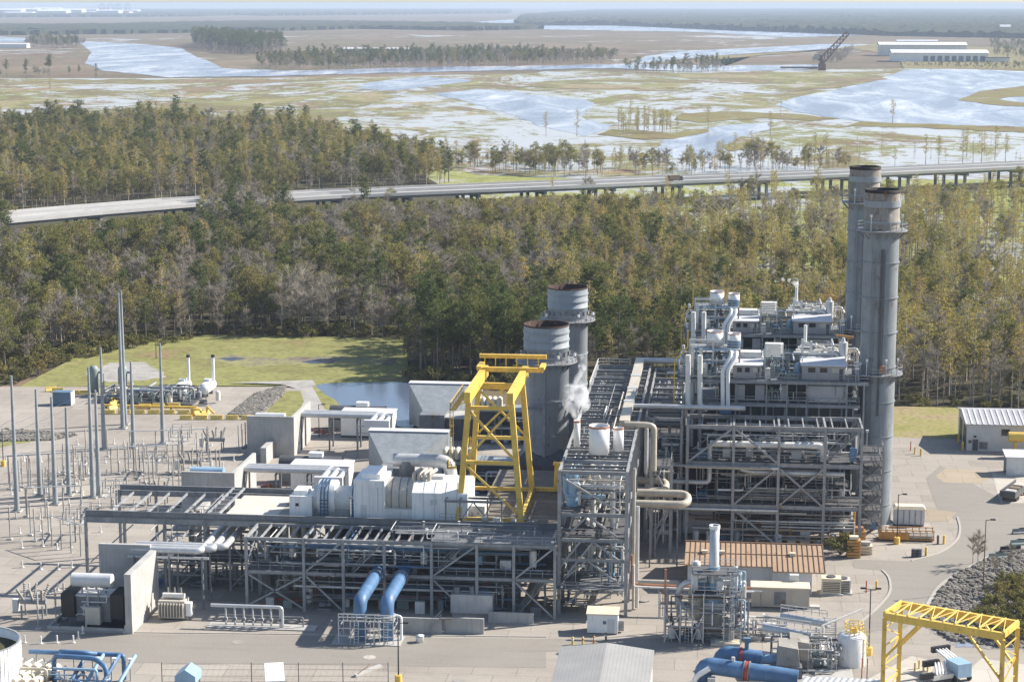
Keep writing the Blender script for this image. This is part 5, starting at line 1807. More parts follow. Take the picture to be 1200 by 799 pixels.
pipes(rk, (-23.4, -14.6, 282.6, 300, 16.2, 21.4), 26, 61, ['lagging', 'dirty_white', 'pale_blue', 'steel', 'tan_lagging'], .08, .3, .5)
pipes(rk, (-23.4, -14.6, 282.4, 292, .5, 11), 42, 62, ['lagging', 'dirty_white', 'steel', 'steel_mid', 'slate_blue'], .07, .24, .45)
pipes(rk, (-23.4, -14.6, 300, 366, 20.5, 22.8), 16, 63, ['tan_lagging', 'lagging', 'steel', 'dirty_white'], .06, .14, .6, tray=False)
MB().cyl((-22.3, 285.6, 15.8), (-22.3, 285.6, 21), 1.0, n=14).build('standpipe', 'pale_blue', rk)
for x in (-19.4, -16.4):
    MB().cyl((x, 288, 5), (x, 288, 21.5), .42, n=12).build('standpipe', 'dirty_white', rk)
# red lagged riser and lagged cables on the right flank
MB().tube([(-13.2, 283.6, 9), (-13.2, 283.6, 4.6), (-10, 283.8, 4.3), (4.6, 284.4, 4.2)], .22, 8, .4).build('pipe', 'copper', rk)
MB().tube([(-12.9, 283.2, 7.6), (-12.9, 283.2, 4.2), (5, 283.8, 3.8)], .16, 8, .4).build('pipe', 'dirty_white', rk)
MB().tube([(-13, 284.6, 22), (-13, 284.6, .3)], .2, 8).build('pipe', 'tan_lagging', rk)
MB().tube([(-12.5, 285.4, 16), (-12.5, 285.4, .3)], .28, 8).build('pipe', 'lagging', rk)
# broad lagged duct along the top right edge
MB().box(-16.9, -15.3, 313, 371, 22.25, 23.15).build('lagged_duct', 'tan_lagging', rk)
for y in (328.4, 340, 352):
    MB().box(-17.0, -15.2, y, y + 1.2, 22.2, 23.25).build('duct_collar', 'lagging', rk)
MB().tube([(-16.1, 370.4, 22.7), (-8, 370.4, 22.7), (4, 370.4, 22.7)], .55, 12).build('pipe', 'lagging', rk)
MB().tube([(-16, 312.6, 22.6), (-12.6, 312.6, 22.6), (-11.2, 312.6, 22.4), (-11.2, 312.6, 15)], .5, 12, 1.4).build('pipe', 'tan_lagging', rk)
MB().tube([(-14.5, 314.6, 22.3), (-12.5, 314.6, 22.3), (-12.5, 314.6, 14)], .36, 10, 1).build('pipe', 'lagging', rk)
for k in range(3):
    MB().tube([(-15.4, 327.6 + k * 1.1, 22.6 - .25 * k), (WX(868, 484, 328) + .4 * k, 327.6 + k * 1.1, 22.6 - .25 * k)], .4, 10).build('pipe', 'lagging', rk)
# guard rail on the far left edge
b = MB()
b.rail([(RX[0], 345, 22.05), (RX[0], 369, 22.05)], 1.1, 2.4, .05)
b.rail([(RX[0], 369, 22.05), (-18, 369, 22.05)], 1.1, 2, .05)
b.build('handrail', 'dirty_white', rk)

def vent_pot(label, X, Y, Z, r, h, mat='white', name='vent_silencer'):
    t = thing(name, label, 'silencer', (X, Y, Z))
    MB().lathe(0, 0, [(r * .3, -.02), (r, 0), (r, h), (r * .93, h), (r * .93, h - .8)], 24).build('shell', mat, t, (0, 0, 0))
    MB().lathe(0, 0, [(0.01, h - .5), (r * .93, h - .5)], 24).build('baffle', 'rust', t, (0, 0, 0))
    MB().ring(0, 0, r, r + .07, h * .93, h, 24).build('rim', 'copper', t, (0, 0, 0))
    for k in range(3):
        a = 2.1 * k + .6
        MB().bar((r * .8 * math.cos(a), r * .8 * math.sin(a), -.9), (r * .8 * math.cos(a), r * .8 * math.sin(a), .1), .2).build('leg', 'steel', t, (0, 0, 0))
    return t
vy = 291.5
vent_pot('fat white vent silencer standing on the near end of the tall pipe rack', WX(702, 530, vy), vy, 22.6, 1.55, 4.3)
vent_pot('slim white vent silencer beside the fat one on the pipe rack', WX(724.5, 530, vy + 2), vy + 2, 22.6, .8, 3.6)
vent_pot('slender white vent pipe breathing steam on the left edge of the pipe rack', WX(676, 520, 297), 297, 22.2, .5, 4.2, 'white', 'steam_vent')

# expansion loops
def loop(label, Y, z, xe, r):
    t = thing('expansion_loop', label, 'pipe', (-14, Y, 0))
    MB().tube([(-16, Y + 3.6, z + .9), (xe, Y + 3.6, z + .9), (xe, Y, z), (-15.5, Y, z)], r, 14, 1.7).build('pipe', 'tan_lagging', t)
    for x in (-11.5, xe - 1.6):
        MB().bar((x, Y, 0), (x, Y, z - r), .25).build('support', 'steel', t)
        MB().bar((x, Y - .5, z - r - .15), (x, Y + 4.2, z - r - .15), .25).build('beam', 'steel', t)
    return t
loop('upper cream lagged pipe loop at the right flank of the pipe rack', 314, 11.2, WX(780, 575, 314), .62)
loop('lower and longer cream lagged pipe loop reaching towards the boiler frame', 308, 10.6, WX(806, 585, 308), .62)
# bracing tower beside the loops
tw = thing('support_tower', 'slim braced grey steel tower between the pipe rack and the boiler frame', 'tower', (-9, 316, 0))
for x in (-11.6, WX(786, 600, 316)):
    for y in (314.6, 320):
        column(tw, x, y, 0, 15.4, .45)
xr_ = WX(786, 600, 316)
for z in (4, 9.4, 15.2):
    for y in (314.6, 320):
        beam(tw, (-11.4, y, z), (xr_ - .2, y, z))
for p, q in (((-11.4, .5), (xr_, 8.8)), ((-11.4, 3.2), (xr_, 9.2)), ((-11.4, 15), (xr_, 9.6))):
    brace(tw, (p[0], 314.6, p[1]), (q[0], 314.6, q[1]), .3)
deck(tw, -11.6, xr_, 314.6, 320, 15.3, 'grating', rail='fr')
pipes(tw, (-12.5, xr_ + .5, 315.5, 322, .5, 14), 12, 64, None, .06, .2, .3)

# link rack filling the space between the main rack and the boilers
lk = thing('link_rack', 'grey steel rack linking the tall pipe rack with the boiler frame', 'pipe rack', (-10, 345, 0))
KX, KY, KZ = [-13.0, -7.0], [324, 332, 341, 350, 360, 370], [7.0, 13.6, 18.6, 21.4]
frame(lk, KX, KY, KZ, .4, .3, .5)
for y0_, y1_ in zip(KY, KY[1:]):
    MB().ibeam((KX[0] + .2, (y0_ + y1_) / 2, 21.1), (KX[1] - .2, (y0_ + y1_) / 2, 21.1), .24, .36).build('purlin', 'steel_mid', lk)
    brace(lk, (KX[1], y0_ + .3, 14), (KX[1], y1_ - .3, 18.2), .22)
brace(lk, (KX[0], 324, .4), (KX[1], 324, 6.6), .26)
brace(lk, (KX[1], 324, 7.4), (KX[0], 324, 13.2), .26)
deck(lk, KX[0], KX[1], 324.3, 350, 13.9, 'grating', rail='fr')
deck(lk, KX[0], KX[1], 324.3, 341, 7.3, 'grating', rail='fr')
deck(lk, KX[0], KX[1], 341, 370, 18.9, 'grating', rail='fr')
pipes(lk, (KX[0], KX[1] + 1, 322.4, 340, .5, 18), 40, 66, ['lagging', 'dirty_white', 'steel', 'steel_mid', 'tan_lagging'], .07, .3, .4)
pipes(lk, (KX[0], KX[1] + 1, 335, 369, 19.2, 21), 18, 67, ['lagging', 'steel', 'dirty_white'], .08, .22, .5)
gear(lk, [(-12 + (k % 3) * 2, 325 + k * 1.6, 14.05) for k in range(8)], 68)
gear(lk, [(-12 + (k % 3) * 2, 325 + k * 1.6, 7.45) for k in range(6)], 69)

# ------------------------------------------------------------------ boiler front steelwork (per unit)
EX = [WX(px, 560, 322.0) for px in (805, 859, 912, 966, 1009)]
EY = [322.0, 330.5]
EZ = [7.0, 14.2, 20.8]
ef = thing('boiler_pipe_rack', 'wide three storey grey steel frame packed with pipes in front of the nearer boiler', 'pipe rack', (8, 326, 0))
frame(ef, EX, EY, EZ, .46, .34, .7)
b = MB()
for k in range(13):
    x = EX[0] + (EX[-1] - EX[0]) * k / 12
    b = MB().ibeam((x, EY[0] + .3, EZ[-1] - .3), (x, EY[1] - .3, EZ[-1] - .3), .22, .4)
    b.build('cross_beam', 'steel', ef)
for i, kind, z0, z1 in ((0, 'up', EZ[1], EZ[2]), (1, 'dn', EZ[1], EZ[2]), (1, 'up', EZ[0], EZ[1]), (1, 'dn', .3, EZ[0]), (2, 'x', EZ[0], EZ[1])):
    a, c = EX[i] + .3, EX[i + 1] - .3
    if kind in ('up', 'x'):
        brace(ef, (a, EY[0], z0 + .4), (c, EY[0], z1 - .6), .32)
    if kind in ('dn', 'x'):
        brace(ef, (a, EY[0], z1 - .6), (c, EY[0], z0 + .4), .32)
for i in (0, 2, 3):
    brace(ef, (EX[i] + .3, EY[1], .4), (EX[i + 1] - .3, EY[1], EZ[0] - .4), .26)
    brace(ef, (EX[i] + .3, EY[1], EZ[1]), (EX[i + 1] - .3, EY[1], EZ[2] - .6), .26)
for z, rl in ((EZ[0] + .38, 'f'), (EZ[1] + .38, 'f')):
    deck(ef, EX[0], EX[-1], EY[0] + .5, EY[1] - .4, z, 'grating', rail=rl)
deck(ef, EX[2] + 1, EX[3] + 4, EY[0] + 1, EY[1] - .4, 10.4, 'grating', rail='f')
XA, XB = EX[0] + .6, EX[-1] - .6
MB().tube([(WX(832, 523, 323.5), 323.5, 17.3), (WX(965, 523, 323.5), 323.5, 17.3), (WX(965, 523, 323.5), 323.5, 13.4)], .55, 14, .9).build('main_steam_pipe', 'dirty_white', ef)
MB().tube([(WX(832, 523, 323.5), 323.5, 17.3), (WX(832, 523, 323.5), 323.5, 10.6), (XA - 3, 323.5, 10.6)], .4, 12, .8).build('main_steam_pipe', 'lagging', ef)
MB().tube([(WX(868, 545, 323), 323, 13.2), (WX(880, 550, 323), 323, 12.7), (WX(990, 548, 323), 323, 12.7)], .42, 12, .8).build('pipe', 'lagging', ef)
MB().tube([(XA - 1, 321.6, 13.7), (EX[2], 321.6, 13.7)], .22, 10).build('pipe', 'dirty_white', ef)
MB().tube([(-12, 321.4, 6.5), (EX[2], 321.4, 6.5)], .2, 10).build('pipe', 'dirty_white', ef)
MB().tube([(-12, 321.3, 13.9), (EX[0] + 14, 321.3, 13.9)], .2, 10).build('pipe', 'steel', ef)
for k in range(4):
    MB().tube([(XA + 12, 323.6 + k * .7, 3.2 + .35 * k), (XB, 323.6 + k * .7, 3.2 + .35 * k)], .14, 8).build('pipe', PIPEMATS[k], ef)
MB().box(WX(800, 620, 327), WX(835, 620, 327), 326, 330, 1.0, 6.2).build('dark_room', 'panel', ef)
MB().cyl((WX(800, 600, 327), 325.4, 5.6), (WX(840, 600, 327), 325.4, 5.6), .6, n=12).build('feed_vessel', 'lagging', ef)
pipes(ef, (XA, XB, 322.4, 329.8, 8, 13.2), 42, 71, ['lagging', 'dirty_white', 'steel', 'steel_mid', 'tan_lagging', 'lagging'], .05, .2)
pipes(ef, (XA, XB, 322.8, 329.8, 15, 20), 26, 72, ['lagging', 'dirty_white', 'steel', 'steel_mid'], .05, .2)
pipes(ef, (XA, XB, 322.3, 329.8, .4, 6.4), 46, 73, ['lagging', 'dirty_white', 'steel', 'steel_mid', 'tan_lagging', 'rust', 'orange'], .05, .18)
gear(ef, [(XA + 1 + k * 2.3, 323.2 + (k % 3), 0) for k in range(12)], 74)
gear(ef, [(XA + 2 + k * 2.9, 325 + (k % 3), EZ[0] + .5) for k in range(9)], 75)
gear(ef, [(XA + 2 + k * 3.9, 324 + (k % 3), EZ[1] + .5) for k in range(6)], 76)
stair(ef, EX[3] + .5, EY[0] + 1.4, EZ[1] + .5, EX[3] + 6, EY[0] + 1.4, EZ[2] - .5)
MB().cbox(WX(1000, 520, 323), 323, 15, 1.1, 1.0, 2.2).build('motor', 'blue', ef)
deck(ef, EX[-1] - .2, EX[-1] + 3.2, 323, 327, 15.0, 'grating', rail='fr')

# ------------------------------------------------------------------ heat recovery boiler
def boiler(label):
    Y0 = 335.0
    t = thing('boiler', label, 'boiler', (8, 341, 0))
    MB().box(-1.5, 22.4, Y0 + 1.6, 347, 1.6, 21.6).build('casing', 'casing', t)
    MB().hexa([(-13.2, 338.6, 3), (-1.5, Y0 + 1.6, 1.6), (-1.5, 347, 1.6), (-13.2, 343.6, 3)], [(-13.2, 338.6, 8), (-1.5, Y0 + 1.6, 21.6), (-1.5, 347, 21.6), (-13.2, 343.6, 8)]).build('inlet_cone', 'casing', t)
    MB().box(-28.2, -13.2, 338.6, 343.6, 3, 8).build('inlet_duct', 'steel_dark', t)
    MB().box(22.4, 26.5, 337.6, 344.4, 6, 20).build('outlet_duct', 'stack_old', t)
    for k in range(13):
        x = -1.2 + k * 1.95
        MB().ibeam((x, Y0 + 1.35, .3), (x, Y0 + 1.35, 22.0), .3, .45, .06).build('buckstay', 'steel_mid' if k % 3 else 'steel', t)
    for z in (5, 9.5, 14, 18.5):
        MB().bar((-1.4, Y0 + 1.42, z), (22.3, Y0 + 1.42, z), .3).build('buckstay', 'steel_dark', t)
    MB().box(-1, 22, Y0 + 2.2, 346.6, 21.62, 26.0).build('upper_casing', 'casing', t)
    for z, x0, x1 in ((22.0, -4.6, 23.2), (26.0, -8.0, 24.6)):
        d = MB().box(x0, x1, Y0 - .6, 347.4, z, z + .22).build('platform', 'steel_mid', t)
        b = MB()
        b.rail([(x0, Y0 - .6, z + .22), (x1, Y0 - .6, z + .22)], 1.1, 1.7, .045)
        b.rail([(x1, Y0 - .6, z + .22), (x1, 347.4, z + .22)], 1.1, 1.7, .045)
        b.rail([(x0, Y0 - .6, z + .22), (x0, 347.4, z + .22)], 1.1, 1.7, .045)
        b.rail([(x0, 347.3, z + .22), (x1, 347.3, z + .22)], 1.1, 1.7, .045)
        b.build('handrail', 'steel', d)
        MB().ibeam((x0, Y0 - .75, z - .15), (x1, Y0 - .75, z - .15), .3, .5).build('edge_beam', 'steel', t)
    for px in (800, 862, 898, 922, 945, 992, 1012):
        x = WX(px, 470, Y0)
        MB().box(x - .14, x + .14, Y0 - .55, Y0 - .27, 14, 26).build('post', 'steel', t)
    for a, c, zz in ((863, 873, 25.2), (885, 896, 25.2), (914, 922.5, 25.2)):
        MB().box(WX(a, 458, Y0), WX(c, 458, Y0), Y0 + .1, Y0 + .35, 22.5, zz).build('wall_panel', 'panel', t)
    MB().box(WX(946, 458, Y0), WX(992, 458, Y0), Y0 - .2, Y0 + .2, 22.4, 25.3).build('wall_panel', 'panel', t)
    b = MB()
    for k in range(5):
        b.cbox(WX(898 + k * 3.5, 458, Y0), Y0 + .8, 22.4, .35, .5, 1.2 + (k % 3) * .6)
        b.cyl((WX(898 + k * 3.5, 458, Y0), Y0 + .8, 23.8 + (k % 2) * .4), (WX(900 + k * 3.5, 458, Y0), Y0 + .6, 24.3), .25, n=8)
    b.build('soot_blower', 'green_grey', t)
    # drum houses
    for nm, a, c, zf, nw in (('small', 858, 893, 28.5, 3), ('large', 939, 991, 28.7, 3)):
        x0, x1 = WX(a + 1, 440, Y0), WX(c - 1, 440, Y0)
        hse = MB().box(x0, x1, Y0 + .5, Y0 + 6, 26.24, zf).build('drum_house', 'panel', t)
        MB().hexa([(x0 - .3, Y0 + .1, zf), (x1 + .3, Y0 + .1, zf), (x1 + .3, Y0 + 6.4, zf + .5), (x0 - .3, Y0 + 6.4, zf + .5)],
                  [(x0 - .3, Y0 + .1, zf + .16), (x1 + .3, Y0 + .1, zf + .16), (x1 + .3, Y0 + 6.4, zf + .7), (x0 - .3, Y0 + 6.4, zf + .7)]).build('roof', 'roof_light', hse)
        for k in range(nw):
            xx = x0 + (x1 - x0) * (.14 + .28 * k)
            w_ = (x1 - x0) * .17
            MB().box(xx, xx + w_, Y0 + .42, Y0 + .498, zf - 1.15, zf - .35).build('window', 'glass' if k < 2 else 'beige', hse)
        MB().box(x1 - .9, x1 - .3, Y0 + .44, Y0 + .498, 26.3, 28.2).build('door', 'steel_dark', hse)
    # upper platform with the two vent silencers
    zu = WZ(838, 408, 337.5)
    xa, xb = WX(808, 408, 337.5), WX(868, 408, 337.5)
    d = MB().box(xa, xb, 336.4, 342, zu - .2, zu).build('platform', 'steel', t)
    MB().rail([(xa, 336.4, zu), (xb, 336.4, zu)], 1.1, 1.5, .045).rail([(xa, 342, zu), (xb, 342, zu)], 1.1, 1.5, .045).build('handrail', 'steel', d)
    for x in (xa + .2, (xa + xb) / 2, xb - .2):
        for y in (336.6, 341.8):
            MB().box(x - .14, x + .14, y - .14, y + .14, 26.2, zu - .2).build('post', 'steel', t)
    for x, h in ((xa + .6, 5.2), (xa + 2.0, 4.8)):
        MB().tube([(x, 335.6, 14), (x, 335.6, 26.5 + h)], .34, 10).build('riser', 'lagging', t)
    MB().bar((xa, 336.2, zu + 1.6), (xa + 4.2, 336.2, zu + 1.6), .3).bar((xa + .1, 336.2, zu - 3), (xa + .1, 336.2, zu + 1.6), .28).bar((xa + 4.1, 336.2, zu - 3), (xa + 4.1, 336.2, zu + 1.6), .28).build('portal', 'lagging', t)
    # pair of white downcomers with a double bend
    for k in (0, 6):
        MB().tube([(WX(857 + k, 409, 335.8), 335.8, zu - .3), (WX(857 + k, 411, 335.0), 335.0, zu - .9), (WX(847 + k, 424, 333.7), 333.7, zu - 3.2), (WX(847 + k, 480, 333.7), 333.7, 21.2)], .37, 12, .7).build('downcomer', 'white', t)
    MB().cbox(WX(850, 480, 333.7), 333.7, 20.4, 2.0, .9, .8).build('pipe_hanger', 'blue', t)
    for px in (806, 820):
        MB().tube([(WX(px, 445, 333.6), 333.6, 30.5), (WX(px, 480, 333.6), 333.6, 21.6), (WX(px + 8, 485, 333.6), 332.2, 21.4)], .45, 12, .8).build('downcomer', 'dirty_white', t)
    # slatted white frame between the houses
    xs0, xs1 = WX(897, 400, 339), WX(918, 400, 339)
    b = MB()
    b.bar((xs0, 339, 26.2), (xs0, 339, 31.8), .22).bar((xs1, 339, 26.2), (xs1, 339, 31.8), .22)
    for k in range(8):
        z = 29.4 + k * .34
        b.hexa([(xs0, 338.7, z), (xs1, 338.7, z), (xs1, 339.5, z + .12), (xs0, 339.5, z + .12)], [(xs0, 338.7, z + .06), (xs1, 338.7, z + .06), (xs1, 339.5, z + .18), (xs0, 339.5, z + .18)])
    b.build('louvre_frame', 'dirty_white', t)
    # relief valve headers behind the large house
    xh = WX(930, 405, 342)
    for k in range(3):
        MB().tube([(xh + k * .4, 341.5 + k * .9, 29.8 + k * .3), (xh + 7.6, 341.5 + k * .9, 29.8 + k * .3), (xh + 7.6, 341.5 + k * .9, 27)], .3, 10, .6).build('relief_header', 'dirty_white', t)
    MB().bar((xh + 1.5, 341, 32), (xh + 7, 341, 30.2), .3).bar((xh + 1.5, 341, 30), (xh + 1.5, 341, 32.4), .4).bar((xh + 3, 341, 30), (xh + 3, 341, 32.0), .4).build('relief_bracket', 'dirty_white', t)
    MB().cyl((xh + 8.6, 342, 27), (xh + 8.6, 342, 31.8), .75, n=14).cyl((xh + 8.6, 342, 31.8), (xh + 8.6, 342, 32.6), .4, .2, n=10).build('blowdown_tank', 'siding', t)
    MB().cbox(WX(880, 403, 341), 341, 27, 3.6, 2.4, 3.1).build('instrument_house', 'dirty_white', t)
    MB().cbox(WX(887, 437, 336), 336.2, 26.3, 1.2, 1.0, 1.4).build('control_cabinet', 'siding', t)
    MB().cyl((WX(944, 380, 345), 345, 27), (WX(944, 380, 345), 345, 34.2), .3, n=10).build('steam_vent', 'white', t)
    # yellow davit rail down the left end
    yl = [(-8.6, 335, 20.8), (-8.6, 335, 29.2), (-6.4, 336, 31.4), (-6.4, 336, 34.4)]
    b = MB()
    for p, q in zip(yl, yl[1:]):
        b.bar(p, q, .2)
    b.build('davit', 'yellow', t)
    # orange hoist jib on the right end
    b = MB().bar((21.6, 346, 26.2), (21.6, 346, 32.0), .28)
    b.bar((19.4, 345.6, 32.4), (22.6, 346.2, 32.0), .3, .34)
    b.build('hoist_jib', 'orange', t)
    pipes(t, (-7.6, 2, 335, 346, 26.6, 31.0), 40, 81, ['lagging', 'dirty_white', 'steel', 'pale_blue', 'steel_mid'], .06, .26, .35)
    pipes(t, (6.6, 13.4, 335, 346, 26.5, 29.6), 34, 82, ['steel_mid', 'steel', 'slate_blue', 'lagging', 'green_grey'], .05, .2, .5)
    pipes(t, (13, 24, 341.5, 347, 27, 31.5), 24, 83, ['lagging', 'dirty_white', 'steel', 'tan_lagging'], .06, .24, .5)
    pipes(t, (-4, 23, 334.6, 335.6, 22.6, 25.6), 16, 84, None, .05, .13, .5, tray=False)
    gear(t, [(7.4 + k * 1.3, 335.9 + (k % 3) * 1.8, 26.25) for k in range(5)], 85)
    gear(t, [(-6.8 + k * 1.7, 335.6 + (k % 2) * 2.5, 26.25) for k in range(5)], 86)
    for k in range(5):
        b = MB()
        x = WX(1003 + k * 3, 440, 335)
        b.bar((x, 335 + k, 26.2), (x, 335 + k, 29.2), .12)
        b.cbox(x, 335 + k, 28.8, .5, .3, .3)
        b.build('floodlight', 'siding', t)
    stair(t, 22.6, 336, 22.2, 22.6, 341.5, 26.1)
    return t, zu
bo, zu = boiler('nearer waste heat boiler, a dark ribbed block topped with drum houses and white silencers')
bo2 = copy_tree(bo, bo.location + U2, 'rear waste heat boiler whose roof houses rise above the nearer one')
ef2 = copy_tree(ef, ef.location + U2, 'grey steel frame of the rear boiler glimpsed above the nearer pipe frame')
pots = [('fat white vent silencer on the top left platform of the %s boiler', 837.8, 1.4, 2.55, 'white'), ('smaller blue skirted vent silencer beside the fat one on the %s boiler', 860.5, 1.1, 2.2, 'white')]
for lab, px, r_, h_, mt_ in pots:
    for k, nm in ((0, 'nearer'), (1, 'rear')):
        t = vent_pot(lab % nm, WX(px, 400, 338.6), 338.6 + 48 * k, zu + .35, r_, h_, mt_)
        if r_ < 1.3:
            MB().ring(0, 0, r_ + .01, r_ + .1, -.3, .95, 24).build('skirt', 'slate_blue', t, (0, 0, 0))

# ------------------------------------------------------------------ tall boiler stacks
def tall_stack(label, X, Y):
    t = thing('tall_stack', label, 'chimney', (X, Y, 0))
    top = WZ(1035, 222, Y)
    r, rb = 3.02, 3.12
    MB().lathe(0, 0, [(rb, 0), (r + .04, 28), (r, top - 7)], 40).build('shell', 'stack_old', t, (0, 0, 0))
    MB().lathe(0, 0, [(r, top - 7), (r, top - 4.9), (r - .06, top - 4.8), (r - .06, top)], 40).build('upper_shell', 'stack_rust', t, (0, 0, 0))
    MB().lathe(0, 0, [(r - .2, top - 9), (r - .2, top + .05), (r + .02, top + .05), (r + .02, top - .5)], 40).build('rim', 'soot', t, (0, 0, 0))
    for z, hh in ((top - 5.6, .3), (top - 2.9, 1.1)):
        MB().ring(0, 0, r - .03, r + .12, z, z + hh, 40).build('band', 'stack', t, (0, 0, 0))
    z = 4.0
    while z < top - 9:
        MB().ring(0, 0, r, r + .2, z, z + .16, 40).build('stiffener_ring', 'stack_old', t, (0, 0, 0))
        z += 6.05
    for zg in (WZ(1035, 270, Y), WZ(1035, 437, Y)):
        g_ = MB().ring(0, 0, r, r + 1.35, zg, zg + .2, 40).build('gallery', 'steel', t, (0, 0, 0))
        b = MB()
        n = 24
        for k in range(n):
            a0, a1 = 2 * math.pi * k / n, 2 * math.pi * (k + 1) / n
            q0 = Vector(((r + 1.28) * math.cos(a0), (r + 1.28) * math.sin(a0), zg + .2))
            q1 = Vector(((r + 1.28) * math.cos(a1), (r + 1.28) * math.sin(a1), zg + .2))
            b.bar(q0, q0 + Vector((0, 0, 1.15)), .07)
            for hh in (.6, 1.15):
                b.bar(q0 + Vector((0, 0, hh)), q1 + Vector((0, 0, hh)), .07)
        b.build('handrail', 'steel', g_, (0, 0, 0))
        b = MB()
        for k in range(12):
            a = 2 * math.pi * k / 12 + .2
            d = Vector((math.cos(a), math.sin(a), 0))
            b.bar(d * r + Vector((0, 0, zg - 1.3)), d * (r + 1.25) + Vector((0, 0, zg - .05)), .14)
        b.build('gallery_bracket', 'steel_mid', g_, (0, 0, 0))
        for a in (4.2, 5.0, 5.6):
            c = Vector(((r + 1.2) * math.cos(a), (r + 1.2) * math.sin(a), zg))
            MB().bar(c, c + Vector((0, 0, 2.6)), .1).cbox(c.x, c.y, zg + 2.6, .35, .35, .45).build('warning_lamp', 'white', t, (0, 0, 0))
    MB().box(-.2, .2, -r - .25, -r + .05, 20, top - 10).build('conduit', 'steel_dark', t, (0, 0, 0))
    MB().box(.5, .62, -r - .2, -r + .05, 28, top - 10).build('conduit', 'steel_mid', t, (0, 0, 0))
    ladder(t, X - 1.4, Y - r + .02, 1, top - 10, 'steel_mid', (0, -1), False)
    MB().cbox(.6, -r - .1, WZ(1035, 437, Y) + .6, .9, .5, 1.2).build('junction_box', 'copper', t, (0, 0, 0))
    MB().lathe(0, 0, [(rb + .5, 0), (rb + .5, .5), (rb, .5)], 32).build('plinth', 'conc', t, (0, 0, 0))
    return t
h1 = tall_stack('tall weathered grey stack with two railed galleries, the nearer of the pair', 26.3, 339.2)
h2 = copy_tree(h1, h1.location + U2 + Vector((0.2, 0, 0)), 'tall weathered grey stack half hidden behind the nearer one')

# stair tower at the foot of the tall stack
sw = thing('stair_tower', 'lattice stair tower with landings in front of the tall stack foot', 'stair tower', (24.6, 331.8, 0))
x0, x1, y0, y1 = 23.4, 27.0, 329.2, 333.4
for x in (x0, x1):
    for y in (y0, y1):
        column(sw, x, y, 0, 15.6, .3)
z = 0
k = 0
while z < 15:
    d = deck(sw, x0, x1, y0, y1, z + 2.4, 'grating', 'landing', 'flr', .1)
    if k % 2 == 0:
        stair(sw, x0 + .4, y0 + .6, z, x1 - .4, y0 + .6, z + 2.4)
    else:
        stair(sw, x1 - .4, y0 + .6, z, x0 + .4, y0 + .6, z + 2.4)
    brace(sw, (x0, y0, z + .1), (x1, y0, z + 2.3), .1)
    brace(sw, (x1, y0, z + .1), (x0, y0, z + 2.3), .1)
    z += 2.55
    k += 1
MB().bar((x0 + .8, y0, 15.5), (x0 + .8, y0, 18.6), .14).cbox(x0 + .8, y0, 18.6, .5, .4, .4).build('floodlight', 'siding', sw)
MB().cbox(x1 - 1.2, y0 - .1, 1.8, .7, .1, 1.1).build('notice_board', 'blue', sw)
# ------------------------------------------------------------------ switchyard on the left
masts = [((12, 440), (20, 599), 'nearest the left border'), ((41, 456), (47, 581), ''), ((60, 465), (65, 591), ''), ((76, 477), (81, 580), ''), ((103, 430), (109, 583), ''),
         ((110, 457), (116, 581), ''), ((117, 407), (122, 527), ''), ((139, 343), (144, 502), ''), ((142.5, 341), (147, 497), ''), ((153, 423), (156.5, 525), ''), ((187, 402), (191, 520), '')]
mlab = ['tapered grey steel mast farthest left in the switchyard', 'slim grey mast just right of the farthest left one', 'tapered grey mast standing nearest behind the stub posts on the left',
        'shortest grey mast of the left row in the switchyard', 'taller grey mast of the close pair left of the bus frame', 'shorter grey mast of the close pair left of the bus frame',
        'grey mast standing left of the very tall twin masts', 'very tall grey mast with a dark foot, front one of the twin pair', 'very tall grey mast with a dark foot, rear one of the twin pair',
        'grey mast standing just right of the very tall twin masts', 'grey mast farthest right in the switchyard, before the yellow barriers']
mast_top = []
for ((tx, ty), (bx, by), _), lab in zip(masts, mlab):
    x, y = G(bx, by, 0)
    h = WZ(tx, ty, y)
    t = thing('lightning_mast', lab, 'mast', (x, y, 0), 'tapered steel masts of the switchyard')
    MB().cyl((0, 0, .3), (0, 0, h), .42 if h > 30 else .5, .2, n=12).build('shaft', 'filter_grey', t, (0, 0, 0))
    MB().cyl((0, 0, .22), (0, 0, .34), .75, n=12).build('base_plate', 'steel_mid', t, (0, 0, 0))
    MB().cbox(0, 0, 0, 1.7, 1.7, .22).build('footing', 'conc', t, (0, 0, 0))
    if h > 30:
        MB().cyl((0, 0, .34), (0, 0, 2.8), .5, n=12).build('guard_sleeve', 'rust', t, (0, 0, 0))
    mast_top.append((x, y, h))
# overhead lines from the masts
def wire(label, a, c, sag=.04, r=.028):
    t = MB()
    P = []
    L = (Vector(c) - Vector(a)).length
    for i in range(13):
        s_ = i / 12
        p = Vector(a).lerp(Vector(c), s_)
        p.z -= sag * L * 4 * s_ * (1 - s_)
        P.append(p)
    t.tube(P, r, 5)
    return tag(t.build('overhead_line', 'siding'), label, 'cable', 'lines strung from the switchyard masts')
wl = ['thin line sloping from the close mast pair down to the left border', 'thin line dipping from the farthest left mast out of the picture', 'thin line from the shorter mast of the close pair towards the left', 'thin line hanging from the shortest mast out to the left border']
for (i, z0, cpt), lab in zip([(4, 20, (-168, 322, 5)), (0, 17, (-150, 318, 7)), (5, 19, (-158, 345, 4)), (3, 15, (-160, 318, 5))], wl):
    wire(lab, (mast_top[i][0], mast_top[i][1], min(z0, mast_top[i][2] - .5)), cpt)

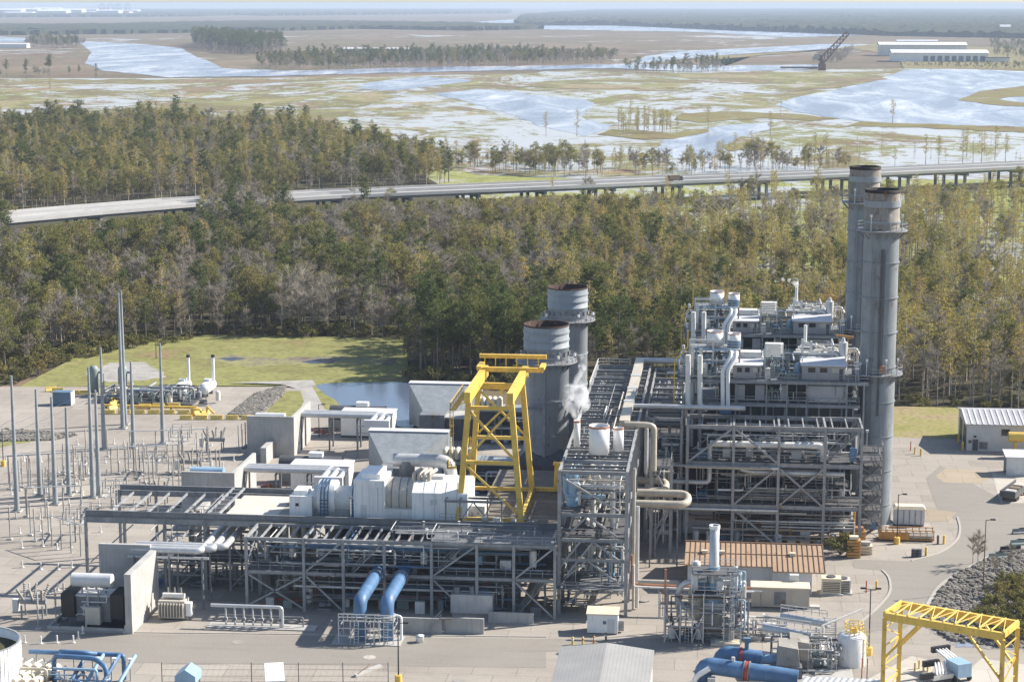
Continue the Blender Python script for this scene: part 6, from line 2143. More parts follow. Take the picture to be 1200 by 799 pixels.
# white stub posts scattered over the switchyard
spr = random.Random(3)
stub_m = [MB().cbox(0, 0, 0, .5, .5, .12).cyl((0, 0, .12), (0, 0, 1.15), .13, n=6), MB().cbox(0, 0, 0, .5, .5, .12).cyl((0, 0, .12), (0, 0, 1.5), .11, n=6)]
stub0 = stub_m[0].build('stub_post', 'dirty_white', loc=(0, 0, 0))
tag(stub0, 'short white stub post in the gravel of the switchyard', 'post', 'white stub posts of the switchyard')
first = True
spots = []
for row, (ya, yb) in enumerate([(520, 522), (540, 542), (553, 556), (567, 571), (577, 580), (590, 594), (606, 610), (622, 626), (640, 645), (663, 668), (690, 696)]):
    for k in range(9):
        px = 4 + k * 19 + spr.uniform(-6, 6) + row * 3
        if row == 0:
            px += 90
        if row > 7 and px > 98:
            continue
        if row > 5 and px > 128:
            continue
        spots.append((px, spr.uniform(ya, yb)))
spots += [(29, 753), (48, 754), (67, 753), (86, 753), (92, 748), (97, 742), (101, 737), (147, 741)]
for k in range(7):
    spots.append((196 + k * 13, 540 + (k % 3) * 4))
for px, py in spots:
    x, y = G(px, py, 0)
    o = stub0 if first else stub0.copy()
    if not first:
        COL.objects.link(o)
    first = False
    o.location = (x, y, 0)
# slender busbar posts with insulators
ins0 = thing('insulator_post', 'slender grey post with a ribbed insulator on top in the switchyard', 'insulator', (0, 0, 0), 'insulator posts of the switchyard')
MB().cyl((0, 0, .25), (0, 0, 3.4), .11, n=6).build('post', 'steel', ins0, (0, 0, 0))
b = MB()
for k in range(8):
    b.cyl((0, 0, 3.4 + k * .3), (0, 0, 3.6 + k * .3), .2, .1, n=8)
b.build('insulator', 'conc_old', ins0, (0, 0, 0))
MB().cbox(0, 0, 0, .8, .8, .25).build('footing', 'conc', ins0, (0, 0, 0))
ispots = [(12, 632), (36, 627), (41, 634), (31, 605), (50, 632), (57, 625), (139, 555), (147, 553), (151, 551), (126, 535), (101, 535), (98, 562), (75, 556), (88, 559), (203, 575), (210, 572), (216, 571), (160, 560), (66, 733), (76, 726), (85, 715), (45, 737), (280, 530), (284, 528), (288, 527)]
for k in range(15):
    bx_, by_ = spr.uniform(10, 250), spr.uniform(528, 600)
    if bx_ > 120 and by_ > 575:
        continue
    ispots += [(bx_ + j * spr.uniform(5, 7), by_ + j * .6) for j in range(3)]
for i, (px, py) in enumerate(ispots):
    x, y = G(px, py, 0)
    if i == 0:
        ins0.location = (x, y, 0)
    else:
        copy_tree(ins0, (x, y, 0))
# rigid busbars on insulated stands
for k, (pa_, pb_, lab) in enumerate((((30, 606), (98, 603), 'rigid busbar tube on insulated stands left of the turbine building frame'), ((128, 556), (212, 552), 'rigid busbar tube on insulated stands before the twin tall masts'),
                                     ((60, 640), (96, 652), 'rigid busbar tube on insulated stands nearest the front transformer'), ((150, 536), (246, 533), 'rigid busbar tube on insulated stands towards the rear blast wall'), ((8, 566), (84, 562), 'rigid busbar tube on insulated stands among the left row masts'))):
    a_, c_ = Vector((*G(*pa_, 0), 0)), Vector((*G(*pb_, 0), 0))
    t = thing('busbar', lab, 'busbar', a_)
    MB().cyl(a_ + Vector((0, 0, 5.4)), c_ + Vector((0, 0, 5.4)), .1, n=8).build('tube', 'lagging', t)
    for j in range(4):
        p = a_.lerp(c_, (j + .1) / 3.2)
        MB().cyl(p, p + Vector((0, 0, 3.2)), .12, n=6).build('stand', 'steel', t)
        b = MB()
        for q_ in range(7):
            b.cyl(p + Vector((0, 0, 3.2 + q_ * .3)), p + Vector((0, 0, 3.4 + q_ * .3)), .19, .1, n=8)
        b.build('insulator', 'conc_old', t)
# disconnect switches: a frame on two legs with three pairs of insulators
def disconnect(lab, px, py, rz=0.0):
    x, y = G(px, py, 0)
    t = thing('disconnect_switch', lab, 'switchgear', (x, y, 0), 'disconnect switches of the yard', rz)
    for s_ in (-1, 1):
        MB().cyl((0, s_ * 2.6, 0), (0, s_ * 2.6, 3.1), .17, n=8).build('leg', 'steel', t, (0, 0, 0))
    b = MB()
    for sx in (-1.1, 1.1):
        b.bar((sx, -3.6, 3.2), (sx, 3.6, 3.2), .2)
    for sy in (-3.5, 0, 3.5):
        b.bar((-2.3, sy, 3.34), (2.3, sy, 3.34), .2, .1)
    b.build('frame', 'lagging', t, (0, 0, 0))
    for sy in (-3, 0, 3):
        for sx in (-1.9, 0, 1.9):
            b = MB()
            for k in range(7):
                b.cyl((sx, sy, 3.4 + k * .27), (sx, sy, 3.6 + k * .27), .17, .09, n=7)
            b.build('insulator', 'conc_old', t, (0, 0, 0))
        MB().bar((-2.1, sy, 5.4), (2.1, sy, 5.5), .09).build('blade', 'lagging', t, (0, 0, 0))
    return t
disconnect('disconnect switch on two legs standing nearest the rear blast wall', 212, 531, .15)
disconnect('disconnect switch on two legs midway across the switchyard', 182, 556, .15)
disconnect('disconnect switch on two legs just above the bus frame', 134, 598, .15)
disconnect('disconnect switch on two legs left of the bus frame', 92, 630, .15)
disconnect('disconnect switch on two legs farthest left behind the mast pair', 97, 560, .1)
def breaker(lab, px, py):
    x, y = G(px, py, 0)
    t = thing('circuit_breaker', lab, 'switchgear', (x, y, 0))
    b = MB()
    for s_ in (-1.6, 1.6):
        b.cbox(s_, -.8, 0, .2, .2, 1.9).cbox(s_, .8, 0, .2, .2, 1.9)
    b.build('stand', 'steel', t, (0, 0, 0))
    MB().cyl((-2, 0, 2.4), (2, 0, 2.4), .5, n=12).build('tank', 'steel', t, (0, 0, 0))
    for k in range(3):
        for s_ in (-1, 1):
            d = Vector((.25 * (k - 1), s_ * .65, 1)).normalized()
            o = Vector((-1.4 + k * 1.4, s_ * .3, 2.6))
            b = MB()
            for j in range(8):
                b.cyl(o + d * j * .32, o + d * (j * .32 + .26), .24, .13, n=8)
            b.build('bushing', 'conc_old', t, (0, 0, 0))
    MB().cbox(-2.7, 0, .8, .8, 1, 1.9).build('control_cabinet', 'dirty_white', t, (0, 0, 0))
breaker('circuit breaker with splayed bushings beside the rear blast wall', 252, 528)
breaker('circuit breaker with splayed bushings in the near left corner of the yard', 40, 722)
breaker('circuit breaker with splayed bushings behind the turbine building frame end', 185, 590)
breaker('circuit breaker with splayed bushings left of the middle blast wall', 224, 555)

# ------------------------------------------------------------------ gas metering station behind the switchyard
x0, y0 = G(62, 475, 0)
x1, _ = G(84, 475, 0)
t = thing('container', 'blue shipping container with a pale end on the gravel at the left', 'container', ((x0 + x1) / 2, y0 + 1.2, 0))
b = MB().box(x0, x1, y0, y0 + 2.6, .15, 3.1)
n = 14
for k in range(n):
    xx = x0 + (x1 - x0) * (k + .2) / n
    b.box(xx, xx + .16, y0 - .05, y0, .3, 2.95)
b.build('body', 'slate_blue', t)
MB().box(x1 + .001, x1 + .06, y0, y0 + 2.6, .15, 3.1).build('door', 'siding', t)
def knock_drum(lab, px, py):
    x, y = G(px, py, 0)
    t = thing('gas_heater', lab, 'vessel', (x, y, 0))
    MB().cyl((0, -3.5, 2.0), (0, 3.5, 2.0), 1.35, n=20).lathe(0, 0, [], 20) if False else None
    MB().cyl((0, -3.5, 2.0), (0, 3.5, 2.0), 1.35, n=20).cyl((0, -3.9, 2.0), (0, -3.5, 2.0), .8, 1.35, n=20).build('drum', 'white', t, (0, 0, 0))
    MB().cyl((.9, 2.4, 3.1), (.9, 2.4, 8.6), .36, n=12).build('flue', 'white', t, (0, 0, 0))
    MB().cyl((.9, 2.4, 8.6), (.9, 2.4, 9.2), .5, .42, n=12).build('cowl', 'black', t, (0, 0, 0))
    MB().cbox(0, 2, .0, 1.6, .3, .9).cbox(0, -2, 0, 1.6, .3, .9).build('saddle', 'steel_mid', t, (0, 0, 0))
    MB().cbox(0, 0, 3.3, 1.3, 1.3, .6).build('manway', 'siding', t, (0, 0, 0))
knock_drum('white gas heater drum with a tall flue, the left of two', 214, 463)
knock_drum('white gas heater drum with a tall flue, the right of two', 243, 463)
x, y = G(170, 470, 0)
t = thing('metering_skid', 'tangle of grey gas metering pipework behind the yellow barriers', 'pipework', (x, y, 0))
xa, xb = G(118, 468, 0)[0], G(235, 468, 0)[0]
MB().box(xa, xb, y - 4, y + 6, .05, .3).build('skid_base', 'steel_dark', t)
pipes(t, (xa, xb, y - 4, y + 6, .6, 3.2), 46, 91, ['steel_mid', 'green_grey', 'steel', 'green_grey', 'lagging', 'slate_blue'], .1, .3, .45)
gear(t, [(xa + 2 + k * 2.6, y - 3.2 + (k % 3) * 3, .3) for k in range(11)], 92)
for k in range(4):
    MB().tube([(xa + 8 + k * 3, y - 4, .4), (xa + 8 + k * 3, y - 4, 2.2), (xa + 8 + k * 3, y + 6, 2.2), (xa + 8 + k * 3, y + 6, .4)], .3, 10, .7).build('header', 'green_grey', t)
for k, px in enumerate((106, 140)):
    x, y = G(px, 466, 0)
    t = thing('filter_vessel', ['upright grey green filter vessel beside the taller mast pair', 'upright grey green filter vessel behind the twin masts'][k], 'vessel', (x, y + 3, 0))
    MB().lathe(0, 0, [(.01, .5), (1.1, .8), (1.1, 6.2), (.8, 6.9), (.01, 7.1)], 18).build('shell', 'green_grey', t, (0, 0, 0))
    b = MB()
    for a in (.5, 2.6, 4.7):
        b.bar((.95 * math.cos(a), .95 * math.sin(a), 0), (.95 * math.cos(a), .95 * math.sin(a), 1.2), .2)
    b.build('leg', 'steel_mid', t, (0, 0, 0))
    MB().tube([(1.0, 0, 5.5), (2.2, 0, 5.5), (2.2, 0, .3)], .28, 10, .5).build('pipe', 'green_grey', t, (0, 0, 0))
# yellow crash barriers: hollow blocks set end to end
def bar_block():
    b = MB()
    b.prism([(-.42, 0), (.42, 0), (.42, .25), (.2, .5), (.16, .98), (-.16, .98), (-.2, .5), (-.42, .25)], 'x', -1.35, 1.35)
    return b
blk = bar_block().build('traffic_barrier', 'pale_yellow', loc=(0, 0, 0))
tag(blk, 'yellow plastic traffic barrier lined up around the gas metering station', 'barrier', 'yellow barriers around the metering station')
bl = [(128 + k * 17.5, 485, 0.05) for k in range(7)] + [(218 + k * 18, 491.5, .05) for k in range(5)] + [(137 - k * 1.2, 460 + k * 5, 1.2) for k in range(5)] + [(140 + k * 4, 457 - k * 1, .4) for k in range(3)] + [(60, 458, .6), (68, 459, .2), (86, 462, .2), (100, 462, .2), (125, 461, .2), (170, 478, .1), (186, 477.5, .1), (204, 477, .1), (240, 486, 1.1), (236, 489, .8), (231, 486, 1.3)]
for i, (px, py, a) in enumerate(bl):
    o = blk if i == 0 else blk.copy()
    if i:
        COL.objects.link(o)
    x, y = G(px, py, 0)
    o.location = (x, y, 0.02)
    o.rotation_euler = (0, 0, a)
t = thing('gas_riser', 'bright yellow gas riser pipe among the barriers at the metering station', 'pipe', (*G(235, 488, 0), 0))
MB().tube([(-2, 0, .1), (-2, 0, 1.6), (0, .4, 1.6), (0, .4, .1)], .28, 10, .6).tube([(1.2, 1, .1), (1.2, 1, 2.2), (3.0, .6, .6)], .25, 10, .6).build('pipe', 'yellow', t, (0, 0, 0))
t = thing('gas_header', 'long low yellow gas pipe lying behind the front row of barriers', 'pipe', (*G(165, 479, 0), 0))
MB().tube([(-9, 0, .6), (13, 0, .6)], .33, 10).build('pipe', 'yellow', t, (0, 0, 0))
for k in range(5):
    MB().cbox(-8 + k * 5, 0, 0, .4, .5, .28).build('saddle', 'steel_dark', t, (0, 0, 0))
def street_light(lab, px, py, h, base=True, heads=2, pole='black', group=None):
    x, y = G(px, py, 0)
    t = thing('lamp_post', lab, 'lamp post', (x, y, 0), group)
    MB().cyl((0, 0, 0), (0, 0, h), .11, .07, n=8).build('pole', pole, t, (0, 0, 0))
    for s_ in ((-1, 1) if heads == 2 else (1,)):
        MB().bar((0, 0, h - .1), (s_ * .9, 0, h + .1), .08).cbox(s_ * 1.05, 0, h - .02, .75, .36, .2).build('lamp_head', 'black', t, (0, 0, 0))
    if base:
        MB().cyl((0, 0, 0), (0, 0, 1.15), .5, n=14).build('base', 'yellow', t, (0, 0, 0))
    return t
street_light('black lamp post with a yellow foot at the far left edge', 4, 546, 7.5, heads=1)
street_light('black twin headed lamp post with a yellow foot beside the white tank', 1018, 767, 9.6)
street_light('black lamp post with a yellow foot in front of the tall stack', 1051, 637, 8.6, heads=1)
street_light('dark lamp post with a yellow foot on the road at the bottom of the picture', 467, 800, 8.4, heads=1)
street_light('thin dark lamp post by the roadside without lamp foot near the pond', 374, 512, 7.0, base=False, heads=1)
street_light('thin lamp post standing in the grass field behind the metering station', 183, 420, 4.2, base=False, heads=1)
street_light('plain dark timber pole at the edge of the rock bank', 1152, 693, 11.5, base=False, heads=1, pole='wood')

# ------------------------------------------------------------------ foreground in front of the turbine building
for i, (px, bx) in enumerate(((421, 428), (453, 460))):
    x, y = G(px, 752, 0)
    t = thing('cooling_water_pipe', ['fat blue cooling water pipe bending into the ground, left of the pair', 'fat blue cooling water pipe bending into the ground, right of the pair'][i], 'pipe', (x, y, 0))
    r = .98
    p0 = (x, y + .6, .2)
    MB().tube([(x, y + .8, .2), (x, y + .8, 3.4)], r * .92, 20).build('stub', 'blue', t)
    MB().tube([(x, y + .8, 3.0), (x, y + .8, 5.9), (x + .25, YF - 1.8, 6.2)], r, 20, 2.0).build('barrel', 'blue', t)
    MB().tube([(x + .25, YF - 1.8, 6.2), (x + .3, YF + 1.0, 6.3), (x + .3, YF + 5, 6.3)], r * .98, 20).build('shade_painted_barrel', 'ring_and_shade_blue', t)  # darker blue paints in the shade of the floor overhead
    for z in (3.3, 3.7):
        MB().ring(x, y + .8, r - .05, r + .3, z, z + .14, 20).build('flange', 'lagging', t)
    MB().cyl((x + .25, YF - 1.9, 6.2), (x + .25, YF - 1.7, 6.21), r + .22, n=20).build('flange', 'steel_mid', t)
x, y = G(440, 752, 0)
t = thing('access_scaffold', 'pale steel access frame with ladders around the two blue pipes', 'scaffold', (x, y, 0))
b = MB()
xs = [G(px, 752, 0)[0] for px in (398, 412, 430, 440, 447, 463)]
for xx in xs:
    for yy in (y - 1.2, y + 2.4):
        b.bar((xx, yy, 0), (xx, yy, 3.5), .12)
for z in (1.2, 2.3, 3.4):
    for yy in (y - 1.2, y + 2.4):
        b.bar((xs[0], yy, z), (xs[-1], yy, z), .1)
    for xx in xs:
        b.bar((xx, y - 1.2, z), (xx, y + 2.4, z), .1)
b.build('frame', 'lagging', t)
for xx in (xs[1] + .9, xs[4] + .9):
    b = MB()
    for s_ in (-.3, .3):
        b.bar((xx + s_, y - 1.5, .1), (xx + s_, y - 1.25, 3.5), .09)
    for k in range(8):
        b.bar((xx - .3, y - 1.48 + k * .03, .4 + k * .4), (xx + .3, y - 1.48 + k * .03, .4 + k * .4), .06)
    b.build('ladder', 'lagging', t)
MB().rail([(xs[0], y - 1.2, 3.4), (xs[-1], y - 1.2, 3.4)], 1.0, 1.4, .05).build('handrail', 'lagging', t)
MB().tube([(xs[-1] + .8, y + 1, .1), (xs[-1] + .8, y + 1, 3.6), (xs[-1] - .4, y + 1.6, 3.6)], .2, 8, .4).build('vent_pipe', 'white', t)
MB().cbox((xs[0] + xs[-1]) / 2, y + .6, .03, xs[-1] - xs[0] + 2, 4.6, .12).build('slab', 'conc', t)
# open valve manifold, long pipe rail
x, y = G(300, 735, 0)
t = thing('valve_manifold', 'low silver pipe rail with a row of valves in front of the turbine building', 'pipework', (x, y, 0))
xa, xb = G(256, 733, 0)[0], G(333, 733, 0)[0]
MB().tube([(xa - 1, y, 3.2), (xb, y, 3.2), (xb, y, .3)], .26, 10, .5).build('header', 'lagging', t)
for k in range(7):
    xx = xa + 1.2 + k * 1.35
    MB().tube([(xx, y, 3.2), (xx, y, .3)], .14, 8).cyl((xx - .25, y, 1.3), (xx + .25, y, 1.3), .22, n=8).build('riser', 'lagging', t)
    MB().cyl((xx, y - .35, 1.3), (xx, y - .3, 1.3), .22, n=8).build('hand_wheel', 'steel_mid', t)
MB().tube([(xa, y + .6, 1.6), (xb + 3, y + .6, 1.6), (xb + 3, y + .6, .2)], .12, 8, .3).build('pipe', 'steel_mid', t)
MB().tube([(xa, y + 1.0, 1.0), (xb + 2, y + 1.0, 1.0)], .1, 8).build('pipe', 'steel_mid', t)
MB().box(xa - 1.5, xb + 5, y - .9, y + 1.6, .03, .16).build('slab', 'conc', t)
# silver reservoir and bund walls under the deck
x, y = G(552, 716, 0)
t = thing('oil_tank', 'boxy silver oil tank below the front steelwork', 'tank', (x, y, 0))
b = MB().box(WX(528, 700, YF - .8), WX(577, 700, YF - .8), YF - .8, YF + 2.2, .8, 3.6)
for k in range(6):
    xx = WX(528 + k * 9.4, 700, YF - .8)
    b.box(xx, xx + .12, YF - .88, YF - .8, .8, 3.6)
b.build('shell', 'lagging', t)
MB().cyl((WX(535, 690, YF), YF, 3.6), (WX(535, 690, YF), YF, 4.6), .5, n=12).cyl((WX(553, 690, YF), YF, 3.6), (WX(553, 690, YF), YF, 4.8), .4, n=12).build('blower', 'steel_mid', t)
MB().box(WX(530, 700, YF), WX(575, 700, YF), YF - .4, YF + 2, 0, .8).build('plinth', 'conc', t)
for i, (a, c, lab) in enumerate(((470, 521, 'low pale concrete bund wall left of the oil tank opening'), (520, 570, 'low pale concrete bund wall below the silver oil tank'), (572, 628, 'long low concrete bund wall in the shade right of the oil tank'))):
    xa, y = G(a, 741 - (12 if i == 2 else 0), 0)
    xc, _ = G(c, 741 - (12 if i == 2 else 0), 0)
    o = MB().box(xa, xc - .3, y, y + .35, 0, 2.3 - .7 * (i == 2)).build('bund_wall', 'conc', None, None)
    tag(o, lab, 'wall', 'bund walls along the turbine building')
x, y = G(513, 738, 0)
t = thing('access_steps', 'small grey steel steps over the bund wall', 'steps', (x, y, 0))
stair(t, x - 1.4, y - 1.6, 0, x + .8, y - 1.6, 2.4)
MB().box(x + .6, x + 2.4, y - 2.1, y - 1.1, 2.3, 2.42).build('landing', 'grating', t)
x, y = G(492, 752, 0)
t = thing('white_drum', 'little white round drum standing on the paving beside the access frame', 'drum', (x, y, 0))
MB().lathe(0, 0, [(.01, .02), (.55, .02), (.6, .95), (.63, 1.0), (.01, 1.06)], 16).build('body', 'white', t, (0, 0, 0))
MB().ring(0, 0, .6, .66, .9, .98, 16).build('rim', 'steel', t, (0, 0, 0))
x, y = G(203, 726, 0)
t = thing('auxiliary_transformer', 'small pale auxiliary transformer with ribbed coolers under the bus tubes', 'transformer', (x, y, 0))
b = MB().box(-2.2, 1.8, 0, 2.4, .2, 2.9)
for k in range(9):
    b.box(-2.1 + k * .45, -1.95 + k * .45, -.5, 0, .5, 2.6)
b.build('tank', 'beige', t, (0, 0, 0))
MB().cyl((-1.8, 1.2, 3.4), (1.5, 1.2, 3.4), .4, n=12).build('conservator', 'dirty_white', t, (0, 0, 0))
MB().cbox(2.3, .6, .6, .8, 1, 2.0).build('control_cubicle', 'white', t, (0, 0, 0))
for k in range(3):
    MB().cyl((-1.2 + k, 1.9, 2.9), (-1.2 + k, 1.9, 4.4), .16, .1, n=8).build('bushing', 'conc_old', t, (0, 0, 0))
# white cabin with a cream roof
x0, y0 = G(688, 742, 0)
x1, _ = G(724, 742, 0)
t = thing('cabin', 'small white cabin with a cream roof at the foot of the pipe rack', 'cabin', ((x0 + x1) / 2, y0, 0))
MB().box(x0, x1, y0, y0 + 2.6, .15, 2.9).build('wall', 'white', t)
MB().hexa([(x0 - .15, y0 - .2, 2.9), (x1 + .15, y0 - .2, 2.9), (x1 + .15, y0 + 2.8, 3.2), (x0 - .15, y0 + 2.8, 3.2)], [(x0 - .15, y0 - .2, 3.05), (x1 + .15, y0 - .2, 3.05), (x1 + .15, y0 + 2.8, 3.35), (x0 - .15, y0 + 2.8, 3.35)]).build('roof', 'cream', t)
xm = x0 + (x1 - x0) * .57
MB().box(xm - .25, xm + .25, y0 - .03, y0 - .002, 1.5, 2.0).build('window', 'slate_blue', t)
MB().box(x1 - 1.5, x1 - .5, y0 - .03, y0 - .002, .2, 2.3).build('door', 'siding', t)
MB().box(x0 + .1, x1 - .1, y0 + .2, y0 + 2.4, 0, .15).build('skid', 'steel_dark', t)
MB().cbox(x1 + .45, y0 + 1.2, .3, .8, .8, 1.5).build('air_conditioner', 'steel', t)
# pale low-pitched roof at the bottom
za = 6.0
pa, pb, pc, pd, pe = G(655, 760, za), G(712, 755, za + .7), G(768, 759, za), G(768, 830, za), G(655, 830, za)
t = thing('shed', 'wide pale grey metal shed roof with a shallow ridge at the bottom of the picture', 'shed', (pb[0], pb[1], 0))
xl_, xr2, yr = G(656, 760, za)[0], G(767, 759, za)[0], G(700, 759, za)[1]
xm = (xl_ + xr2) / 2
MB().box(xl_ + .2, xr2 - .2, yr - 30, yr - .3, 0, za - .15).build('wall', 'siding', t)
for nm, a, c, z0, z1 in (('left', xl_, xm, za, za + .8), ('right', xm, xr2, za + .8, za)):
    b = MB().hexa([(a, yr - 30.4, z0 - .1), (c, yr - 30.4, z1 - .1), (c, yr, z1 - .1), (a, yr, z0 - .1)], [(a, yr - 30.4, z0), (c, yr - 30.4, z1), (c, yr, z1), (a, yr, z0)])
    for k in range(13):
        f = (k + .5) / 13
        x_, z_ = a + (c - a) * f, z0 + (z1 - z0) * f
        b.box(x_ - .02, x_ + .02, yr - 30.4, yr, z_ - .01, z_ + .014)
    b.build('roof', 'shed_roof', t)
for k, (px, py) in enumerate(((671, 755), (683, 755), (696, 754), (710, 750))):
    x, y = G(px, py, 0)
    t = thing('bollard', ['yellow bollard by the shed roof, first in the row of four', 'squat yellow hydrant head second in the row by the shed', 'orange bollard third in the row by the shed', 'dark bollard last in the row by the shed'][k], 'bollard', (x, y, 0))
    MB().cyl((0, 0, 0), (0, 0, 1.1), .16, n=10).cyl((0, 0, 1.1), (0, 0, 1.2), .16, .06, n=10).build('post', ['yellow', 'yellow', 'orange', 'wood'][k], t, (0, 0, 0))
    MB().ring(0, 0, .16, .18, .7, .85, 10).build('band', ['white', 'red', 'white', 'white'][k], t, (0, 0, 0))
# drain covers
for k, (px, py) in enumerate(((433, 770), (538, 797), (279, 752))):
    x, y = G(px, py, 0)
    b = MB().cyl((x, y, .02), (x, y, .045), .9, n=20)
    o = b.build('drain_cover', 'conc_old' if k else 'pad', loc=None)
    tag(o, ['round pale drain cover in the road in front of the blue pipes', 'small round drain cover at the bottom of the road', 'round drain cover left of the turbine building front'][k], 'manhole')
# fallen post on the road
x0, y0 = G(416, 793, 0)
x1, y1 = G(446, 781, 0)
t = thing('timber_baulk', 'pale timber baulk lying on the gravel beyond the bottom fence', 'timber', (x0, y0, .2))
MB().bar((x0, y0, .2), (x1, y1, .2), .5, .36).build('baulk', 'conc', t)
MB().bar((x0 + .4, y0 + .3, .44), (x1 - 1.4, y1 - .4, .44), .12, .1).build('strap', 'wood', t)

# chain link fence along the bottom
fe = thing('chain_link_fence', 'thin chain link fence with dark posts along the bottom road edge', 'fence', (*G(420, 793, 0), 0))
fpx = [190, 295, 350, 402, 455]
FP = [Vector((*G(px, 800, 0), 0)) for px in fpx]
for p in FP:
    MB().cyl(p, p + Vector((0, 0, 2.9)), .06, n=6).build('post', 'steel_dark', fe)
for a, c in zip(FP, FP[1:]):
    b = MB()
    for z in (.2, 1.0, 1.9, 2.7):
        b.bar(a + Vector((0, 0, z)), c + Vector((0, 0, z)), .03)
    k = 0
    L = (c - a).length
    n = int(L / .8)
    for k in range(n):
        b.bar(a.lerp(c, k / n) + Vector((0, 0, .1)), a.lerp(c, (k + 1) / n) + Vector((0, 0, 2.7)), .012)
    b.build('mesh', 'steel_dark', fe)
# white box truck roof at the bottom
x, y = G(322, 812, 0)
t = thing('box_truck', 'white box truck parked at the bottom with only its roof end in view', 'truck', (x, y, 0), None, .25)
MB().box(-1.25, 1.25, -5, 2.2, .9, 3.5).build('cargo_box', 'white', t, (0, 0, 0))
MB().hexa([(-1.15, 2.4, .6), (1.15, 2.4, .6), (1.15, 4.2, .6), (-1.15, 4.2, .6)], [(-1.1, 2.4, 2.6), (1.1, 2.4, 2.6), (1.1, 3.5, 2.6), (-1.1, 3.5, 2.6)]).build('cab', 'white', t, (0, 0, 0))
for sx in (-1, 1):
    for yy in (-3.6, 3.2):
        MB().cyl((sx * .95, yy, .5), (sx * 1.25, yy, .5), .5, n=12).build('wheel', 'black', t, (0, 0, 0))
MB().box(.5, .9, 2.21, 2.24, 3.1, 3.3).build('marker_lamp', 'red', t, (0, 0, 0))

# ------------------------------------------------------------------ water treatment corner, bottom left
x, y = G(-14, 815, 0)
t = thing('round_tank', 'white ribbed round tank cut off by the left bottom corner', 'tank', (x - 3.4, y + 3.5, 0))
b = MB()
prof = []
b.lathe(0, 0, [(6.4, 0), (6.4, 6.2), (6.3, 6.2), (6.3, 4.9)], 48)
for k in range(64):
    a = 2 * math.pi * k / 64
    b.hexa(*[[((6.4 + dr) * math.cos(a + da), (6.4 + dr) * math.sin(a + da), z) for dr, da in ((-.02, 0), (.09, 0), (.09, .035), (-.02, .035))] for z in (.1, 6.15)])
b.build('shell', 'white', t, (0, 0, 0))
MB().lathe(0, 0, [(.01, 4.9), (6.3, 4.9)], 48).build('water_surface', 'moss' if 'moss' in M else 'litter', t, (0, 0, 0))
MB().ring(0, 0, 6.25, 6.5, 6.2, 6.3, 48).build('rim', 'steel', t, (0, 0, 0))
x, y = G(75, 799, 0)
t = thing('filter_pipework', 'blue pipe gallery with looping branches in the bottom left corner', 'pipework', (x, y, 0))
xa = G(30, 772, 3)[0]
xb, yb = G(145, 772, 3)
MB().tube([(xa, yb, 3.6), (xb, yb, 3.6), (xb, yb, .2)], .32, 12, .6).build('header', 'blue', t)
MB().tube([(xa + 4.2, yb - 2.2, .2), (xa + 4.2, yb - 2.2, 3.9), (xa + 10, yb - 2.6, 3.9), (xa + 12, yb - 4, 3.2), (xa + 12, yb - 4, .2)], .34, 12, .8).build('pipe', 'blue', t)
MB().tube([(xa + 4.8, yb, 3.6), (xa + 4.6, yb - 1.2, 4.2), (xa + 8.6, yb - 1.4, 4.2), (xa + 9.4, yb, 3.6)], .32, 12, .8).build('pipe', 'blue', t)
for k in range(4):
    xx = xa + 8.2 + k * 2.2
    MB().tube([(xx, yb - .2, 3.6), (xx, yb - 2.0, 3.3), (xx - .8, yb - 5, 1.4), (xx - .8, yb - 6, .2)], .27, 10, .7).build('branch', ['blue', 'pale_blue', 'blue', 'pale_blue'][k], t)
    MB().cyl((xx, yb - 2.4, 3.9), (xx, yb - 2.4, 4.0), .35, n=10).cyl((xx, yb - 2.4, 3.2), (xx, yb - 2.4, 3.9), .05, n=6).build('hand_wheel', 'siding', t)
pipes(t, (xa + 3, xb, yb - 6, yb - 1, .4, 3), 12, 95, ['blue', 'dirty_white', 'steel', 'pale_blue'], .08, .2, .4, tray=False)
for k in range(6):
    xx = xa + 1 + k * 2.6
    MB().bar((xx, yb, 0), (xx, yb, 3.3), .14).build('support', 'steel', t)
for k in range(5):
    x_ = G(10 + k * 12, 795, 0)[0]
    yy = G(10, 800, 0)[1]
    t = thing('filter_vessel', 'cream round ended filter vessel lying in the row of the bottom left corner', 'vessel', (x_, yy, 0), 'cream filter vessels in a row')
    MB().cyl((-.3, -3.4, 1.3), (.9, 3.2, 1.3), .62, n=14).cyl((.9, 3.2, 1.3), (.97, 3.55, 1.3), .62, .3, n=14).build('shell', 'cream', t, (0, 0, 0))
    MB().cbox(0, -2, 0, .9, .3, .8).cbox(.6, 2, 0, .9, .3, .8).build('saddle', 'steel', t, (0, 0, 0))
    MB().tube([(.7, 2.4, 1.9), (.7, 2.4, 2.8), (.2, 0, 2.8)], .13, 8, .3).build('pipe', 'dirty_white', t, (0, 0, 0))
t = thing('pipe_rail', 'pale lagged pipe on short posts above the cream vessels', 'pipe', (G(30, 780, 2)[0], G(30, 780, 2)[1], 0))
pxa, pya = G(-20, 781, 2.6)
pxb, _ = G(57, 781, 2.6)
MB().tube([(pxa, pya, 2.6), (pxb, pya, 2.6), (pxb, pya, .1)], .22, 10, .4).build('pipe', 'tan_lagging', t)
for k in range(4):
    MB().bar((pxb - 2 - k * 2.6, pya, 0), (pxb - 2 - k * 2.6, pya, 2.4), .12).build('post', 'steel', t)
x, y = G(221, 806, 0)
t = thing('small_hopper', 'pale blue pitched hopper poking in at the bottom edge', 'hopper', (x, y, 0))
MB().prism([(-1.4, 1.2), (1.4, 1.2), (1.4, 2.2), (0, 3.1), (-1.4, 2.2)], 'y', -1.6, 1.6).build('body', 'pale_blue', t, (0, 0, 0))
